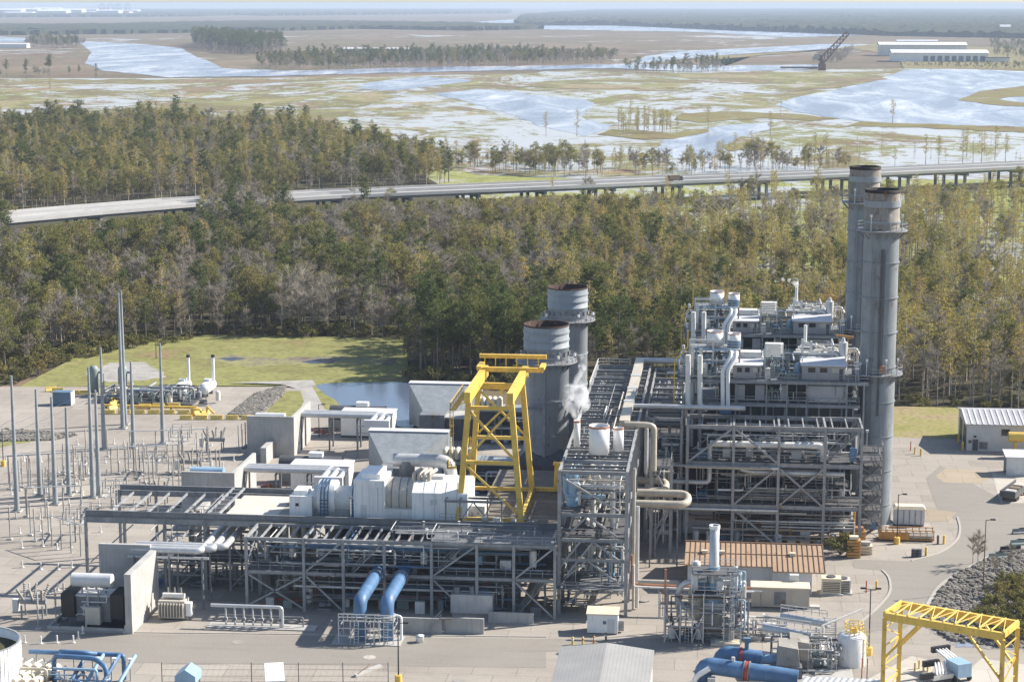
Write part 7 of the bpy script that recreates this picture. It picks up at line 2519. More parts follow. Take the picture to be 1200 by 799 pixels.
for sx in (-1, 1):
    for sy in (-1, 1):
        MB().bar((sx * 1.2, sy * 1.3, 0), (sx * 1.2, sy * 1.3, 1.2), .16).build('leg', 'steel', t, (0, 0, 0))
# ------------------------------------------------------------------ tan roofed building right of the rack
Yt = 296.0
xa, xm, xb = WX(802, 665, Yt), WX(905, 668, Yt), WX(967, 668, Yt)
t = thing('control_building', 'long pale building with a seamed tan metal roof right of the pipe rack', 'building', ((xa + xb) / 2, 300, 0))
rz, ez, ry = 6.1, 4.2, 302.6
MB().box(xa + .5, xm, Yt + .6, 310, 0, ez - .1).build('wall', 'siding', t)
MB().box(xm, xb - 2.0, Yt - .7, 310, 0, ez - .5).build('wall', 'siding', t)
b = MB()
b.add([(xa, Yt, ez), (xm, Yt, ez), (xm, Yt - 1.2, ez - .34), (xb, Yt - 1.2, ez - .34), (xb - .2, ry, rz), (xa + .1, ry, rz)], [(0, 1, 4, 5), (1, 2, 3, 4)])
b.add([(xa + .1, ry, rz), (xb - .2, ry, rz), (xb, 310.2, ez - .3), (xa, 310.2, ez - .3)], [(0, 1, 2, 3)])
b.add([(xa, Yt, ez), (xm, Yt, ez), (xm, Yt, ez - .22), (xa, Yt, ez - .22)], [(0, 1, 2, 3)])
b.add([(xm, Yt - 1.2, ez - .34), (xb, Yt - 1.2, ez - .34), (xb, Yt - 1.2, ez - .56), (xm, Yt - 1.2, ez - .56)], [(0, 1, 2, 3)])
rf = b.build('roof', 'tan_roof', t)
b = MB()
nk = 27
for k in range(nk + 1):
    x = xa + (xb - xa) * k / nk
    yy, zz = (Yt, ez) if x < xm else (Yt - 1.2, ez - .34)
    x2 = xa + .1 + (xb - xa - .3) * k / nk
    b.bar((x, yy, zz + .05), (x2, ry, rz + .05), .09, .1)
b.bar((xa, ry, rz + .06), (xb - .2, ry, rz + .06), .3, .1)
b.bar((xa + .1, (Yt + ry) / 2, (ez + rz) / 2 + .05), (xb, (Yt + ry) / 2, (ez + rz) / 2 + .05), .1, .1)
b.build('seam', 'tan_rib', rf)
for k, px in enumerate((826, 846, 929)):
    x = WX(px, 645, 299)
    MB().cbox(x, 299.4, 5.1, .9, .7, .5).build('roof_vent', 'cream', rf)
MB().box(xm + 3, xm + 3.6, Yt - .76, Yt - .71, 1.8, 2.4).build('window', 'glass', t)
MB().box(xb - 3.2, xb - 2.2, Yt - .76, Yt - .71, .05, 2.1).build('door', 'steel_mid', t)
MB().box(xb - 1.99, xb - 1.94, 299, 301, .05, 2.6).build('door', 'steel_mid', t)
MB().box(xa + .4, xb - 2, Yt + .5, 316.1, 0, .3).build('plinth', 'conc', t) if False else None
# beige container with a cream roof
Yc = 288.2
x0, x1 = WX(880, 720, Yc), WX(948, 720, Yc)
t = thing('site_container', 'long beige site container with a flat cream roof before the tan roofed building', 'container', ((x0 + x1) / 2, Yc, 0))
b = MB().box(x0, x1, Yc, Yc + 3.0, .2, 3.1)
for k in range(34):
    x = x0 + (x1 - x0) * (k + .3) / 34
    b.box(x, x + .1, Yc - .05, Yc, .3, 3.0)
b.build('wall', 'beige', t)
MB().box(x0 - .12, x1 + .12, Yc - .15, Yc + 3.2, 3.1, 3.3).build('roof', 'cream', t)
MB().box(x0 + 3.4, x0 + 5.2, Yc - .1, Yc - .06, .6, 2.6).build('louvre', 'steel_mid', t)
MB().box(x0 + .2, x1 - .2, Yc + .2, Yc + 2.8, 0, .2).build('skid', 'steel_dark', t)
MB().cbox(x1 - 2.2, Yc + 3.7, 0, 1.4, .9, 4.3).build('vent_unit', 'siding', t)
MB().box(x1 + .2, x1 + 1.6, Yc + .3, Yc + 1.5, 0, .35).build('step', 'conc', t)
t = thing('pipe_stand', 'thin silver pipe on a stand left of the beige container', 'pipe', (x0 - 1, Yc - .6, 0))
MB().tube([(x0 - 4, Yc - .8, 2.8), (x0 + 1.6, Yc - .8, 2.8)], .14, 8).build('pipe', 'lagging', t)
for xx in (x0 - 3.2, x0 - .4, x0 + 1.4):
    MB().bar((xx, Yc - .8, 0), (xx, Yc - .8, 2.7), .1).build('post', 'steel', t)
# air conditioners
for k, (px, py, w_, h_) in enumerate(((974, 697, 3.0, 2.6), (988, 696, 2.2, 2.2))):
    x, y = G(px, py, 0)
    t = thing('air_conditioner', ['beige air conditioning unit with a flat top against the gable of the tan roofed building', 'smaller grey louvred air conditioning unit at the outer end of the pair'][k], 'air conditioner', (x, y, 0))
    MB().box(-w_ / 2, w_ / 2, 0, 2.2, .2, h_).build('casing', ['cream', 'beige'][k], t, (0, 0, 0))
    b = MB()
    for j in range(6):
        b.box(-w_ / 2 + .2, w_ / 2 - .2, -.06, -.01, .5 + j * .28, .62 + j * .28)
    b.build('louvre', 'steel_dark', t, (0, 0, 0))
    MB().cyl((0, 1.1, h_), (0, 1.1, h_ + .16), .7, n=16).build('fan_guard', 'steel_dark', t, (0, 0, 0))
    MB().box(-w_ / 2 - .3, w_ / 2 + .3, -.3, 2.5, 0, .2).build('slab', 'conc', t, (0, 0, 0))

# ------------------------------------------------------------------ chimney skid in the foreground
Ys = 271.5
def kx(px):
    return WX(px, 745, Ys)
t = thing('heater_chimney', 'slender pale chimney rising from a small heater box in the foreground', 'chimney', (kx(836), Ys + 1.5, 0))
xc = WX(836, 700, Ys + 1.5)
zt_ = WZ(836, 615, Ys + 1.5)
MB().lathe(xc, Ys + 1.5, [(.78, 8.4), (.68, 9.2), (.68, zt_), (.56, zt_), (.56, zt_ - 1.2)], 22).build('flue', 'lagging', t)
MB().ring(xc, Ys + 1.5, .66, .78, zt_ - .5, zt_, 22).build('rim', 'white', t)
MB().lathe(xc, Ys + 1.5, [(1.3, 5.6), (.78, 8.4)], 22).build('cone', 'pale_blue', t)
MB().box(xc - 1.35, xc + 1.35, Ys + .2, Ys + 2.8, 1.2, 5.6).build('heater_box', 'conc_old', t)
MB().box(xc - 1.45, xc + 1.45, Ys + .1, Ys + 2.9, 4.6, 5.62).build('heater_crown', 'lagging', t)
MB().ring(xc, Ys + 1.5, .68, .86, 10.4, 10.8, 22).build('collar', 'pale_blue', t)
for sx in (-1, 1):
    for sy in (0.4, 2.6):
        MB().bar((xc + sx * 1.2, Ys + sy, 0), (xc + sx * 1.2, Ys + sy, 1.2), .2).build('leg', 'steel', t)
sk = thing('heater_skid', 'crowded steel skid of pipes, ladders and valves around the slender chimney', 'pipework', (kx(825), Ys, 0))
x0, x1 = kx(779), kx(868)
for x in (kx(779), kx(797), kx(811), kx(824), kx(848), kx(857), kx(868)):
    for y in (Ys - 1.2, Ys + 3.6):
        h = 7.4 if x > kx(805) else 5.6
        MB().bar((x, y, 0), (x, y, h), .17).build('post', 'lagging' if y < Ys else 'steel', sk)
for z in (2.4, 4.6, 7.2):
    for y in (Ys - 1.2, Ys + 3.6):
        MB().bar((x0 if z < 6 else kx(811), y, z), (x1, y, z), .15, .2).build('beam', 'steel', sk)
for (a, c) in ((779, 797), (811, 824)):
    brace(sk, (kx(a), Ys - 1.2, .2), (kx(c), Ys - 1.2, 4.4), .12, 'lagging')
    brace(sk, (kx(c), Ys - 1.2, .2), (kx(a), Ys - 1.2, 4.4), .12, 'lagging')
deck(sk, kx(811), x1, Ys - 1.2, Ys + 3.6, 7.2, 'grating', rail='fblr', railmat='lagging')
deck(sk, xc - 3.0, xc + 3.4, Ys - .8, Ys + 3.4, 10.0, 'grating', rail='fblr', railmat='lagging')
for x in (xc - 2.8, xc + 3.2):
    MB().bar((x, Ys + 3.2, 7), (x, Ys + 3.2, 10), .16).bar((x, Ys - .6, 7), (x, Ys - .6, 10), .16).build('post', 'lagging', sk)
ladder(sk, kx(805), Ys - 1.4, 0, 5.4, 'lagging', (0, -1), False)
ladder(sk, kx(857), Ys - 1.4, 0, 10.4, 'lagging', (0, -1), True)
MB().lathe(kx(815), Ys + 2.2, [(.01, 7.9), (.9, 7.4), (1.15, 6.6), (1.15, 3.2), (.6, 2.6)], 18).build('vessel', 'cream', sk)
MB().tube([(kx(806), Ys + 1.2, 4.2), (kx(793), Ys + 1.2, 5.2), (kx(793), Ys + 1.2, 6.8), (kx(800), Ys + 1.2, 8.2), (kx(826), Ys + 1.2, 8.6)], .42, 12, 1.2).build('flue_pipe', 'lagging', sk)
MB().lathe(kx(814), Ys + 4, [(.5, 4), (.5, 9.6), (.62, 9.6), (.62, 10.6), (.01, 10.6)], 16).build('column', 'siding', sk)
for px, h in ((858, 10.8), (863, 9.4), (868, 8.4)):
    MB().tube([(kx(px), Ys + 1 + (px % 3), .2), (kx(px), Ys + 1 + (px % 3), h), (kx(px + 4), Ys + 1 + (px % 3), h), (kx(px + 4), Ys + 1 + (px % 3), 2)], .2, 10, .5).build('riser', 'dirty_white', sk)
MB().box(kx(833), kx(867), Ys - 2.4, Ys + .2, .02, .5).build('slab', 'conc', sk)
MB().box(kx(838), kx(866), Ys - 2.2, Ys - .4, .5, .55).build('timber_floor', 'cream', sk)
MB().bar((kx(779), Ys - .4, 0), (kx(779), Ys - .4, 10.6), .3).build('post', 'copper', sk)
MB().tube([(x0 - 4, Ys + 2.6, 7.8), (kx(794), Ys + 2.6, 7.8), (kx(794), Ys + 2.6, 2)], .3, 10, .5).build('pipe', 'tan_lagging', sk)
pipes(sk, (x0 - 1, x1 + 1, Ys - 1, Ys + 3.4, .5, 7), 44, 101, ['lagging', 'dirty_white', 'steel', 'white', 'tan_lagging', 'steel_mid', 'rust'], .05, .17, .4)
pipes(sk, (kx(846), kx(872), Ys - 1, Ys + 4, 2, 10), 24, 102, ['lagging', 'dirty_white', 'steel', 'white', 'pale_blue'], .05, .14, .25, tray=False)
gear(sk, [(x0 + 1 + k * 1.3, Ys - .2 + (k % 3), 0.05) for k in range(8)], 103)
gear(sk, [(kx(813) + k * 1.2, Ys + (k % 3), 7.4) for k in range(4)], 104)
# valve rack right of it
x, y = G(893, 748, 0)
t = thing('valve_rack', 'low white and steel valve rack on concrete blocks right of the chimney skid', 'pipework', (x, y, 0))
pipes(t, (x - 3.2, x + 3.4, y - .6, y + 3, .4, 2.6), 20, 105, ['white', 'lagging', 'dirty_white', 'steel'], .06, .16, .5, tray=False)
for k in range(4):
    MB().cbox(x - 3 + k * 2, y - .8, .01, 1.3, .7, .5).build('footing', 'conc', t)
for k in range(5):
    MB().bar((x - 2.8 + k * 1.4, y + .6, 0), (x - 2.8 + k * 1.4, y + .6, 2.6), .1).build('post', 'lagging', t)
# yard hoses and loose gear
for k, (px, py, w_) in enumerate(((872, 744, 5), (745, 705, 4))):
    x, y = G(px, py, 0)
    b = MB().tube([(x - w_ / 2, y, .15), (x - w_ / 5, y + .8, .15), (x + w_ / 4, y - .4, .15), (x + w_ / 2, y + .5, .15)], .13, 8, .8)
    o = b.build('hose', 'conc_old')
    tag(o, ['grey hose snaking between chimney skid and valve rack', 'grey hose lying beside the foot of the pipe rack'][k], 'hose')

# ------------------------------------------------------------------ blue pipes and pump skid, bottom right
x0, y0 = G(826, 799, 0)
t = thing('intake_pipe', 'fat blue intake pipe with a red collar lying along the bottom edge', 'pipe', (x0, y0, 0))
ya = G(820, 800, 0)[1]
xa, xb = WX(824, 775, ya), WX(908, 790, ya)
MB().tube([(xa, ya, -.2), (xa, ya, 2.6), (xa + 9.6, ya - 1.0, 1.9), (xb + 3, ya - 1.3, 1.6)], 1.15, 24, 1.8).build('barrel', 'blue', t)
MB().cyl((xa + 5.6, ya - .62, 2.16), (xa + 6.0, ya - .66, 2.14), 1.32, n=24).build('collar', 'red', t)
MB().cyl((xa + 5.4, ya - .6, 2.17), (xa + 5.55, ya - .62, 2.16), 1.4, n=24).cyl((xa + 6.05, ya - .66, 2.14), (xa + 6.2, ya - .68, 2.13), 1.4, n=24).build('flange', 'steel_mid', t)
MB().cyl((xa + 4, ya - .5, 3.2), (xa + 4, ya - .5, 4.0), .25, n=10).build('air_valve', 'lagging', t)
MB().ring(xa, ya, 1.1, 1.35, 0.02, .3, 24).build('flange', 'black', t)
yb = ya + 6.2
xa2, xb2 = WX(846, 775, yb), WX(892, 780, yb)
t = thing('intake_pipe', 'shorter blue intake pipe with valves lying behind the fat one', 'pipe', (xa2, yb, 0))
MB().tube([(xa2 - .6, yb, -.2), (xa2, yb, 2.4), (xb2, yb - .3, 1.8)], 1.0, 22, 1.7).build('barrel', 'blue', t)
MB().cyl((xb2 - 3, yb - .2, 1.9), (xb2 - 2.6, yb - .2, 1.9), 1.3, n=22).build('collar', 'red', t)
MB().cyl((xb2 - 2.0, yb - .2, 2.4), (xb2 - 2.0, yb - .2, 4.2), .3, n=10).cbox(xb2 - 2, yb - .2, 4.0, 1.0, .7, .6).build('actuator', 'slate_blue', t)
MB().tube([(xb2, yb - .3, 1.7), (xb2 + 4, yb - .4, 1.7)], .7, 16).build('suction', 'pale_blue', t)
MB().cyl((xa2 + 3.2, yb, 3.2), (xa2 + 3.2, yb, 4.2), .16, n=8).build('air_valve', 'lagging', t)
x, y = G(822, 806, 0)
t = thing('bent_vent', 'short white bent vent pipe in front of the fat blue pipe', 'pipe', (x, y, 0))
MB().tube([(x - 1.2, y, .1), (x - .8, y, 1.6), (x + 1.0, y + .6, 2.6)], .38, 12, .8).build('pipe', 'white', t)
MB().cbox(x + 1.3, y + .2, 0, 1.0, 1.0, 1.5).build('block', 'conc', t)
# pump skid with two grey hooded motors
ps = thing('pump_skid', 'pump skid with hooded grey motors between the blue pipes and white tank', 'pump', (*G(940, 790, 0), 0))
for px, py in ((922, 790), (935, 783)):
    x, y = G(px, py, 0)
    MB().hexa([(x - 1.5, y - 1.4, 1.6), (x + 1.7, y - 1.4, 1.6), (x + 1.7, y + 1.6, 1.6), (x - 1.5, y + 1.6, 1.6)], [(x - 1.2, y - 1.1, 4.4), (x + 1.4, y - 1.1, 4.0), (x + 1.4, y + 1.4, 4.4), (x - 1.2, y + 1.4, 4.8)]).build('motor_hood', 'conc_old', ps)
    MB().box(x - 1.8, x + 2, y - 1.6, y + 1.8, .05, 1.6).build('plinth', 'steel_mid', ps)
for px, py, L in ((923, 776, 6), (943, 762, 6)):
    x, y = G(px, py, 0)
    MB().cyl((x - 3.4, y + 1.6, 4.4), (x + 3.2, y - .6, 4.2), .55, n=16).build('heat_exchanger', 'lagging', ps)
    b = MB()
    for s_ in (-.5, .5):
        for dx in (2.6, 4.2):
            b.bar((x + dx, y - .4 + s_, 0), (x + dx, y - .4 + s_, 5.0), .15)
        for k in range(9):
            b.bar((x + 2.6, y - .4 + s_, .4 + k * .55), (x + 4.2, y - .4 + s_, .4 + k * .55), .1)
    b.build('lattice_support', 'lagging', ps)
    MB().rail([(x - 3.4, y + 2.4, 4.9), (x + 3, y + .2, 4.9)], 1.0, 1.2, .05).build('handrail', 'lagging', ps)
    MB().bar((x - 3.6, y + 1.6, 4.0), (x + 3.4, y - .6, 3.8), .22).build('beam', 'lagging', ps)
x, y = G(946, 778, 0)
pipes(ps, (x - 5, x + 5, y - 4, y + 4, .4, 4.2), 40, 111, ['lagging', 'dirty_white', 'steel', 'white', 'steel_mid', 'green_grey', 'tan_lagging'], .06, .2, .45)
gear(ps, [(x - 4 + k * 1.4, y - 2 + (k % 4) * 1.3, 0.05) for k in range(7)], 112)
MB().box(x - 7, x + 6, y - 6, y + 5, .03, .1).build('slab', 'conc', ps)
MB().tube([(x + 2, y + 3, 4.6), (x + 7.6, y + 5.6, 6.4)], .16, 8).build('pipe', 'dirty_white', ps)
# white tank with yellow rail
Yw = G(998, 783, 0)[1] + 2
xw = WX(998, 760, Yw)
zt_ = WZ(998, 742, Yw)
t = thing('white_tank', 'upright white tank with a yellow railed top beside the pump skid', 'tank', (xw, Yw, 0))
MB().lathe(0, 0, [(2.02, 0), (2.02, zt_ - .4), (1.7, zt_), (.01, zt_ + .3)], 32).build('shell', 'white', t, (0, 0, 0))
b = MB()
n = 12
for k in range(n):
    a0, a1 = 2 * math.pi * k / n, 2 * math.pi * (k + 1) / n
    q0, q1 = Vector((1.25 * math.cos(a0) + .3, 1.25 * math.sin(a0), zt_ + .1)), Vector((1.25 * math.cos(a1) + .3, 1.25 * math.sin(a1), zt_ + .1))
    b.bar(q0, q0 + Vector((0, 0, 1.5)), .09)
    for hh in (.5, 1.0, 1.5):
        b.bar(q0 + Vector((0, 0, hh)), q1 + Vector((0, 0, hh)), .09)
b.build('handrail', 'pale_yellow', t, (0, 0, 0))
MB().cyl((.3, 0, zt_ + .2), (.3, 0, zt_ + .8), .5, n=12).build('manway', 'yellow', t, (0, 0, 0))
ladder(t, xw + 1.7, Yw - 1.2, 0, zt_ + 1.2, 'pale_yellow', (.7, -.7), True)
MB().cbox(-2.9, -1.6, 0, 1.2, 1.0, 2.0).build('control_cabinet', 'white', t, (0, 0, 0))
x, y = G(988, 822, 0)
t = thing('corrugated_roof', 'low glinting corrugated sheet roof under the white tank at the bottom edge', 'roof', (x, y, 0))
b = MB()
nn = 26
v = []
for k in range(nn + 1):
    f = k / nn
    v += [(x - 5 + 10.5 * f, y + 2.4, 2.4 + .1 * (k % 2)), (x - 8 + 10.5 * f, y - 5, 1.7 + .1 * (k % 2))]
b.add(v, [(2 * k, 2 * k + 1, 2 * k + 3, 2 * k + 2) for k in range(nn)])
b.build('sheet', 'lagging', t)
for px_, py_ in ((-4.8, 2.2), (5.2, 2.2), (-7.6, -4.6), (2.2, -4.6)):
    MB().bar((x + px_, y + py_, 0), (x + px_, y + py_, 1.75 if py_ < 0 else 2.35), .14).build('post', 'steel_mid', t)
x, y = G(1012, 806, 0)
t = thing('red_post', 'thin twin red posts beside the corrugated roof', 'post', (x, y, 0))
for dx in (-.3, .4):
    MB().cyl((dx, 0, 0), (dx, 0, 4.2), .07, n=6).build('post', 'red', t, (0, 0, 0))

# ------------------------------------------------------------------ yellow portal crane, bottom right
zg = 13.0
p1, p2, p3, p4 = (Vector((*G(*q, zg), zg)) for q in ((1037, 717), (1176, 741), (1193, 727), (1056, 704)))
t = thing('portal_crane', 'yellow portal crane with an open ladder deck standing in the near right corner', 'crane', (p1.x, p1.y, 0))
long_ = (p2 - p1)
for a, c in ((p1, p2), (p4, p3)):
    MB().bar(a - Vector((0, 0, .5)), c - Vector((0, 0, .5)), .5, 1.0).build('girder', 'yellow', t)
MB().bar(p1 - Vector((0, 0, .3)), p4 - Vector((0, 0, .3)), .45, .7).bar(p2 - Vector((0, 0, .3)), p3 - Vector((0, 0, .3)), .45, .7).build('end_beam', 'yellow', t)
n = 10
b = MB()
for k in range(n + 1):
    b.bar(p1.lerp(p2, k / n) + Vector((0, 0, .1)), p4.lerp(p3, k / n) + Vector((0, 0, .1)), .14)
b.build('rung', 'pale_yellow', t)
b = MB()
for k in range(n):
    if k % 2 == 0:
        b.bar(p1.lerp(p2, k / n) + Vector((0, 0, .1)), p4.lerp(p3, (k + 1) / n) + Vector((0, 0, .1)), .1)
    else:
        b.bar(p4.lerp(p3, k / n) + Vector((0, 0, .1)), p1.lerp(p2, (k + 1) / n) + Vector((0, 0, .1)), .1)
b.build('lacing', 'pale_yellow', t)
legpos = [p1, p4, p2, p3]
for p in legpos:
    MB().bar((p.x, p.y, 0), (p.x, p.y, zg - .9), .52, .52).build('leg', 'yellow', t)
    MB().cbox(p.x, p.y, 0, 1.1, 1.1, .25).build('foot', 'steel_dark', t)
for a, c in ((p1, p4), (p2, p3)):
    b = MB()
    z = 1.0
    k = 0
    while z < 11:
        u, v_ = (a, c) if k % 2 == 0 else (c, a)
        b.bar((u.x, u.y, z), (v_.x, v_.y, z + 2.4), .14)
        b.bar((a.x, a.y, z + 2.4), (c.x, c.y, z + 2.4), .12)
        z += 2.5
        k += 1
    b.build('lattice', 'yellow', t)
for a, c in ((p1, p2), (p4, p3)):
    d = (c - a).normalized()
    MB().bar((a.x, a.y, 6.8), (a.x + d.x * 4.4, a.y + d.y * 4.4, zg - 1.1), .3).build('knee_brace', 'yellow', t)
    MB().bar((c.x, c.y, 6.8), (c.x - d.x * 4.4, c.y - d.y * 4.4, zg - 1.1), .3).build('knee_brace', 'yellow', t)
# manifold trailer under the portal crane
x, y = G(1122, 795, 0)
t = thing('pump_trailer', 'white manifold trailer with black grilles under the yellow portal crane', 'trailer', (x, y, 0), None, .5)
MB().box(-1.1, 1.1, -1.6, 1.2, .7, 2.6).build('tank', 'pale_blue', t, (0, 0, 0))
MB().box(-4.5, -1.2, -.9, .5, .6, 1.2).build('chassis', 'dirty_white', t, (0, 0, 0))
b = MB()
for k in range(4):
    b.tube([(-.9 + k * .5, 1.1, 2.5), (-.9 + k * .5, 3.8, 3.0)], .16, 8)
    b.tube([(-3.9 + k * .5, -.8, 1.3), (-2.6 + k * .5, 1.6, 2.1)], .15, 8)
b.build('manifold', 'white', t, (0, 0, 0))
MB().box(-1.5, 1.4, 3.8, 4.3, 2.6, 3.4).box(-4.4, -1.9, 1.5, 2.0, 1.7, 2.5).box(-6.4, -4.4, -.9, -.4, .9, 1.7).build('grille', 'black', t, (0, 0, 0))
for sx in (-1, 1):
    for yy in (-1.0, .6):
        MB().cyl((sx * 1.0, yy, .45), (sx * 1.3, yy, .45), .45, n=12).build('wheel', 'black', t, (0, 0, 0))
for k, (px, py) in enumerate(((1072, 786), (1077, 783), (1082, 786), (1087, 787))):
    x, y = G(px, py, 0)
    o = MB().cyl((x, y, 0), (x, y, 1.25), .14, n=8).build('bollard', 'pale_yellow')
    tag(o, 'faded yellow bollard of the little cluster beside the near portal crane', 'bollard', 'faded yellow bollards by the portal crane')
for k, (px, py, m_) in enumerate(((1015, 694, 'red'), (1027, 691, 'yellow'), (1106, 637, 'yellow'), (1099, 637, 'wood'), (1085, 651, 'yellow'), (1028, 603, 'yellow'), (1067, 528, 'red'), (1072, 532, 'yellow'), (1079, 534, 'yellow'))):
    x, y = G(px, py, 0)
    labs = ['thin red marker post beside the kerb opposite the tan roofed building', 'yellow bollard beside the red marker at the road bend', 'tall yellow bollard on the traffic island', 'brown hydrant stub left of the tall yellow bollard on the island',
            'pale yellow bollard beside the two black drums', 'small yellow bollard close to the tall stack foot', 'red extinguisher post in front of the grass strip', 'yellow bollard right of the red extinguisher post', 'yellow bollard at the corner of the long shadow']
    o = MB().cyl((x, y, 0), (x, y, 1.9 if m_ == 'red' else 1.5), .1 if m_ == 'red' else .2, n=8).build('bollard', m_)
    tag(o, labs[k], 'bollard')
for k, px in enumerate((1071, 1077)):
    x, y = G(px, 652, 0)
    t = thing('oil_drum', ['dark oil drum on the traffic island, the one nearer the stack', 'dark oil drum on the traffic island beside the pale bollard'][k], 'drum', (x, y, 0))
    MB().cyl((0, 0, .02), (0, 0, 1.3), .45, n=14).build('body', 'steel_dark', t, (0, 0, 0))
    MB().ring(0, 0, .44, .48, .4, .46, 14).ring(0, 0, .44, .48, .85, .91, 14).build('hoop', 'steel_mid', t, (0, 0, 0))

# ------------------------------------------------------------------ right hand side
Yb = 399.5
x0 = WX(1133, 527, Yb)
x1 = x0 + 46
ez = WZ(1140, 497, Yb)
t = thing('workshop', 'off white workshop with a ribbed grey roof at the right edge', 'building', (x0 + 10, Yb, 0))
yr_, rz = Yb + 8.0, ez + 1.3
MB().prism([(Yb, 0), (Yb + 16, 0), (Yb + 16, ez), (yr_, rz), (Yb, ez)], 'x', x0, x1).build('wall', 'siding', t)
b = MB()
b.hexa([(x0 - .5, Yb - .6, ez - .05), (x1, Yb - .6, ez - .05), (x1, yr_, rz + .04), (x0 - .5, yr_, rz + .04)], [(x0 - .5, Yb - .6, ez + .1), (x1, Yb - .6, ez + .1), (x1, yr_, rz + .2), (x0 - .5, yr_, rz + .2)])
b.hexa([(x0 - .5, yr_, rz + .04), (x1, yr_, rz + .04), (x1, Yb + 16.6, ez - .05), (x0 - .5, Yb + 16.6, ez - .05)], [(x0 - .5, yr_, rz + .2), (x1, yr_, rz + .2), (x1, Yb + 16.6, ez + .1), (x0 - .5, Yb + 16.6, ez + .1)])
rf = b.build('roof', 'panel', t)
b = MB()
for k in range(40):
    x = x0 - .3 + k * 1.15
    b.bar((x, Yb - .6, ez + .14), (x, yr_, rz + .24), .34, .14)
b.build('rib', 'roof_light', rf)
def on_wall(nm, pxa, pxb, pya, pyb, mat, par=t):
    xa_, xb_ = WX(pxa, pya, Yb), WX(pxb, pya, Yb)
    za_, zb_ = WZ(pxa, pyb, Yb), WZ(pxa, pya, Yb)
    fr = MB().box(xa_ - .12, xb_ + .12, Yb - .05, Yb - .003, za_ - .12, zb_ + .12).build(nm, 'steel', par)
    MB().box(xa_, xb_, Yb - .08, Yb - .053, za_, zb_).build('pane' if nm == 'window' else 'leaf', mat, fr)
on_wall('window', 1174, 1183, 503, 510, 'glass')
on_wall('door', 1140, 1146, 515, 527, 'steel_dark')
on_wall('louvre', 1148, 1157, 518, 525.5, 'steel_mid')
on_wall('louvre', 1135.5, 1138, 516, 518.5, 'black')
MB().cbox(WX(1142.5, 511, Yb), Yb - .25, WZ(1142, 512, Yb), .5, .4, .3).build('lamp', 'black', t)
MB().box(x0 - .06, x0 - .003, Yb + 2, Yb + 6.5, 0, 4.4).build('roller_door', 'black', t)
MB().box(x0 - .06, x0 - .003, Yb + 9, Yb + 13.5, 0, 4.4).build('roller_door', 'black', t)
for k, (dy) in enumerate((.4, 7.6)):
    o = MB().cyl((x0 - .8, Yb + dy, 0), (x0 - .8, Yb + dy, 1.8), .22, n=8).build('bollard', 'yellow')
    tag(o, ['yellow bollard guarding the near corner of the workshop', 'yellow bollard between the two workshop roller doors'][k], 'bollard')
x0, y0 = G(1179, 557, 0)
t = thing('shelter', 'grey box shelter with a pale canted roof at the right edge', 'shelter', (x0 + 2, y0, 0))
MB().box(x0, x0 + 5.6, y0, y0 + .2, 0, 3.6).box(x0 + 5.4, x0 + 5.6, y0 + .2, y0 + 4, 0, 3.6).box(x0, x0 + 5.4, y0 + 3.8, y0 + 4, 0, 3.9).build('wall', 'siding', t)
MB().hexa([(x0 - .3, y0 - .3, 3.6), (x0 + 6, y0 - .3, 3.6), (x0 + 6, y0 + 4.4, 4.1), (x0 - .3, y0 + 4.4, 4.1)], [(x0 - .3, y0 - .3, 3.75), (x0 + 6, y0 - .3, 3.75), (x0 + 6, y0 + 4.4, 4.25), (x0 - .3, y0 + 4.4, 4.25)]).build('roof', 'roof_light', t)
MB().box(x0 + 1.6, x0 + 2.6, y0 - .04, y0 - .005, .3, 1.1).build('notice_panel', 'dirty_white', t)
x, y = G(1204, 540, 0)
t = thing('yellow_tank', 'yellow horizontal tank peeping out behind the grey shelter', 'tank', (x, y, 0))
MB().cyl((-3.4, 3.5, 4.1), (5, 3.5, 4.1), 1.0, n=18).build('shell', 'yellow', t, (0, 0, 0))
for dx in (-2, 3):
    MB().cbox(dx, 3.5, 0, .5, 1.6, 3.2).build('saddle', 'yellow', t, (0, 0, 0))
x, y = G(1188, 583, 0)
t = thing('flatbed_trailer', 'dark sided flatbed trailer on the pale pad at the right edge', 'trailer', (x, y, 0), None, 1.15)
MB().box(-4.2, 6, -1.4, 1.4, .9, 1.1).build('bed', 'wood', t, (0, 0, 0))
MB().box(-4.2, 6, -1.45, -1.38, 1.1, 2.1).box(-4.2, 6, 1.38, 1.45, 1.1, 2.1).box(-4.25, -4.18, -1.37, 1.37, 1.1, 2.1).build('side_board', 'steel_dark', t, (0, 0, 0))
for k in range(3):
    MB().cbox(-2 + k * 2.6, 0, 1.1, 1.6, 1.8, .8).build('crate', ['conc', 'wood', 'beige'][k], t, (0, 0, 0))
for dx in (-2.4, -1.3, 3):
    for s_ in (-1, 1):
        MB().cyl((dx, s_ * 1.0, .45), (dx, s_ * 1.3, .45), .45, n=12).build('wheel', 'black', t, (0, 0, 0))
for k, (px, py) in enumerate(((1171, 654), (1184, 646), (1196, 638), (1198, 625))):
    x, y = G(px, py, 0)
    t = thing('jersey_barrier', ['dark green and black barrier at the lower end of the kerb row', 'second dark green barrier up the kerb row', 'third dark green barrier along the kerb beside the right edge', 'long grey barrier farthest up the kerb at the right edge'][k], 'barrier', (x, y, 0), None, .3)
    MB().prism([(-.4, 0), (.4, 0), (.4, .25), (.15, .5), (.12, .95), (-.12, .95), (-.15, .5), (-.4, .25)], 'x', -1.8, 1.8).build('body', ['green_grey', 'black', 'green_grey', 'steel_mid'][k], t, (0, 0, 0))
    MB().cbox(0, 0, .95, 1.2, .2, .12).build('reflector', 'black', t, (0, 0, 0))
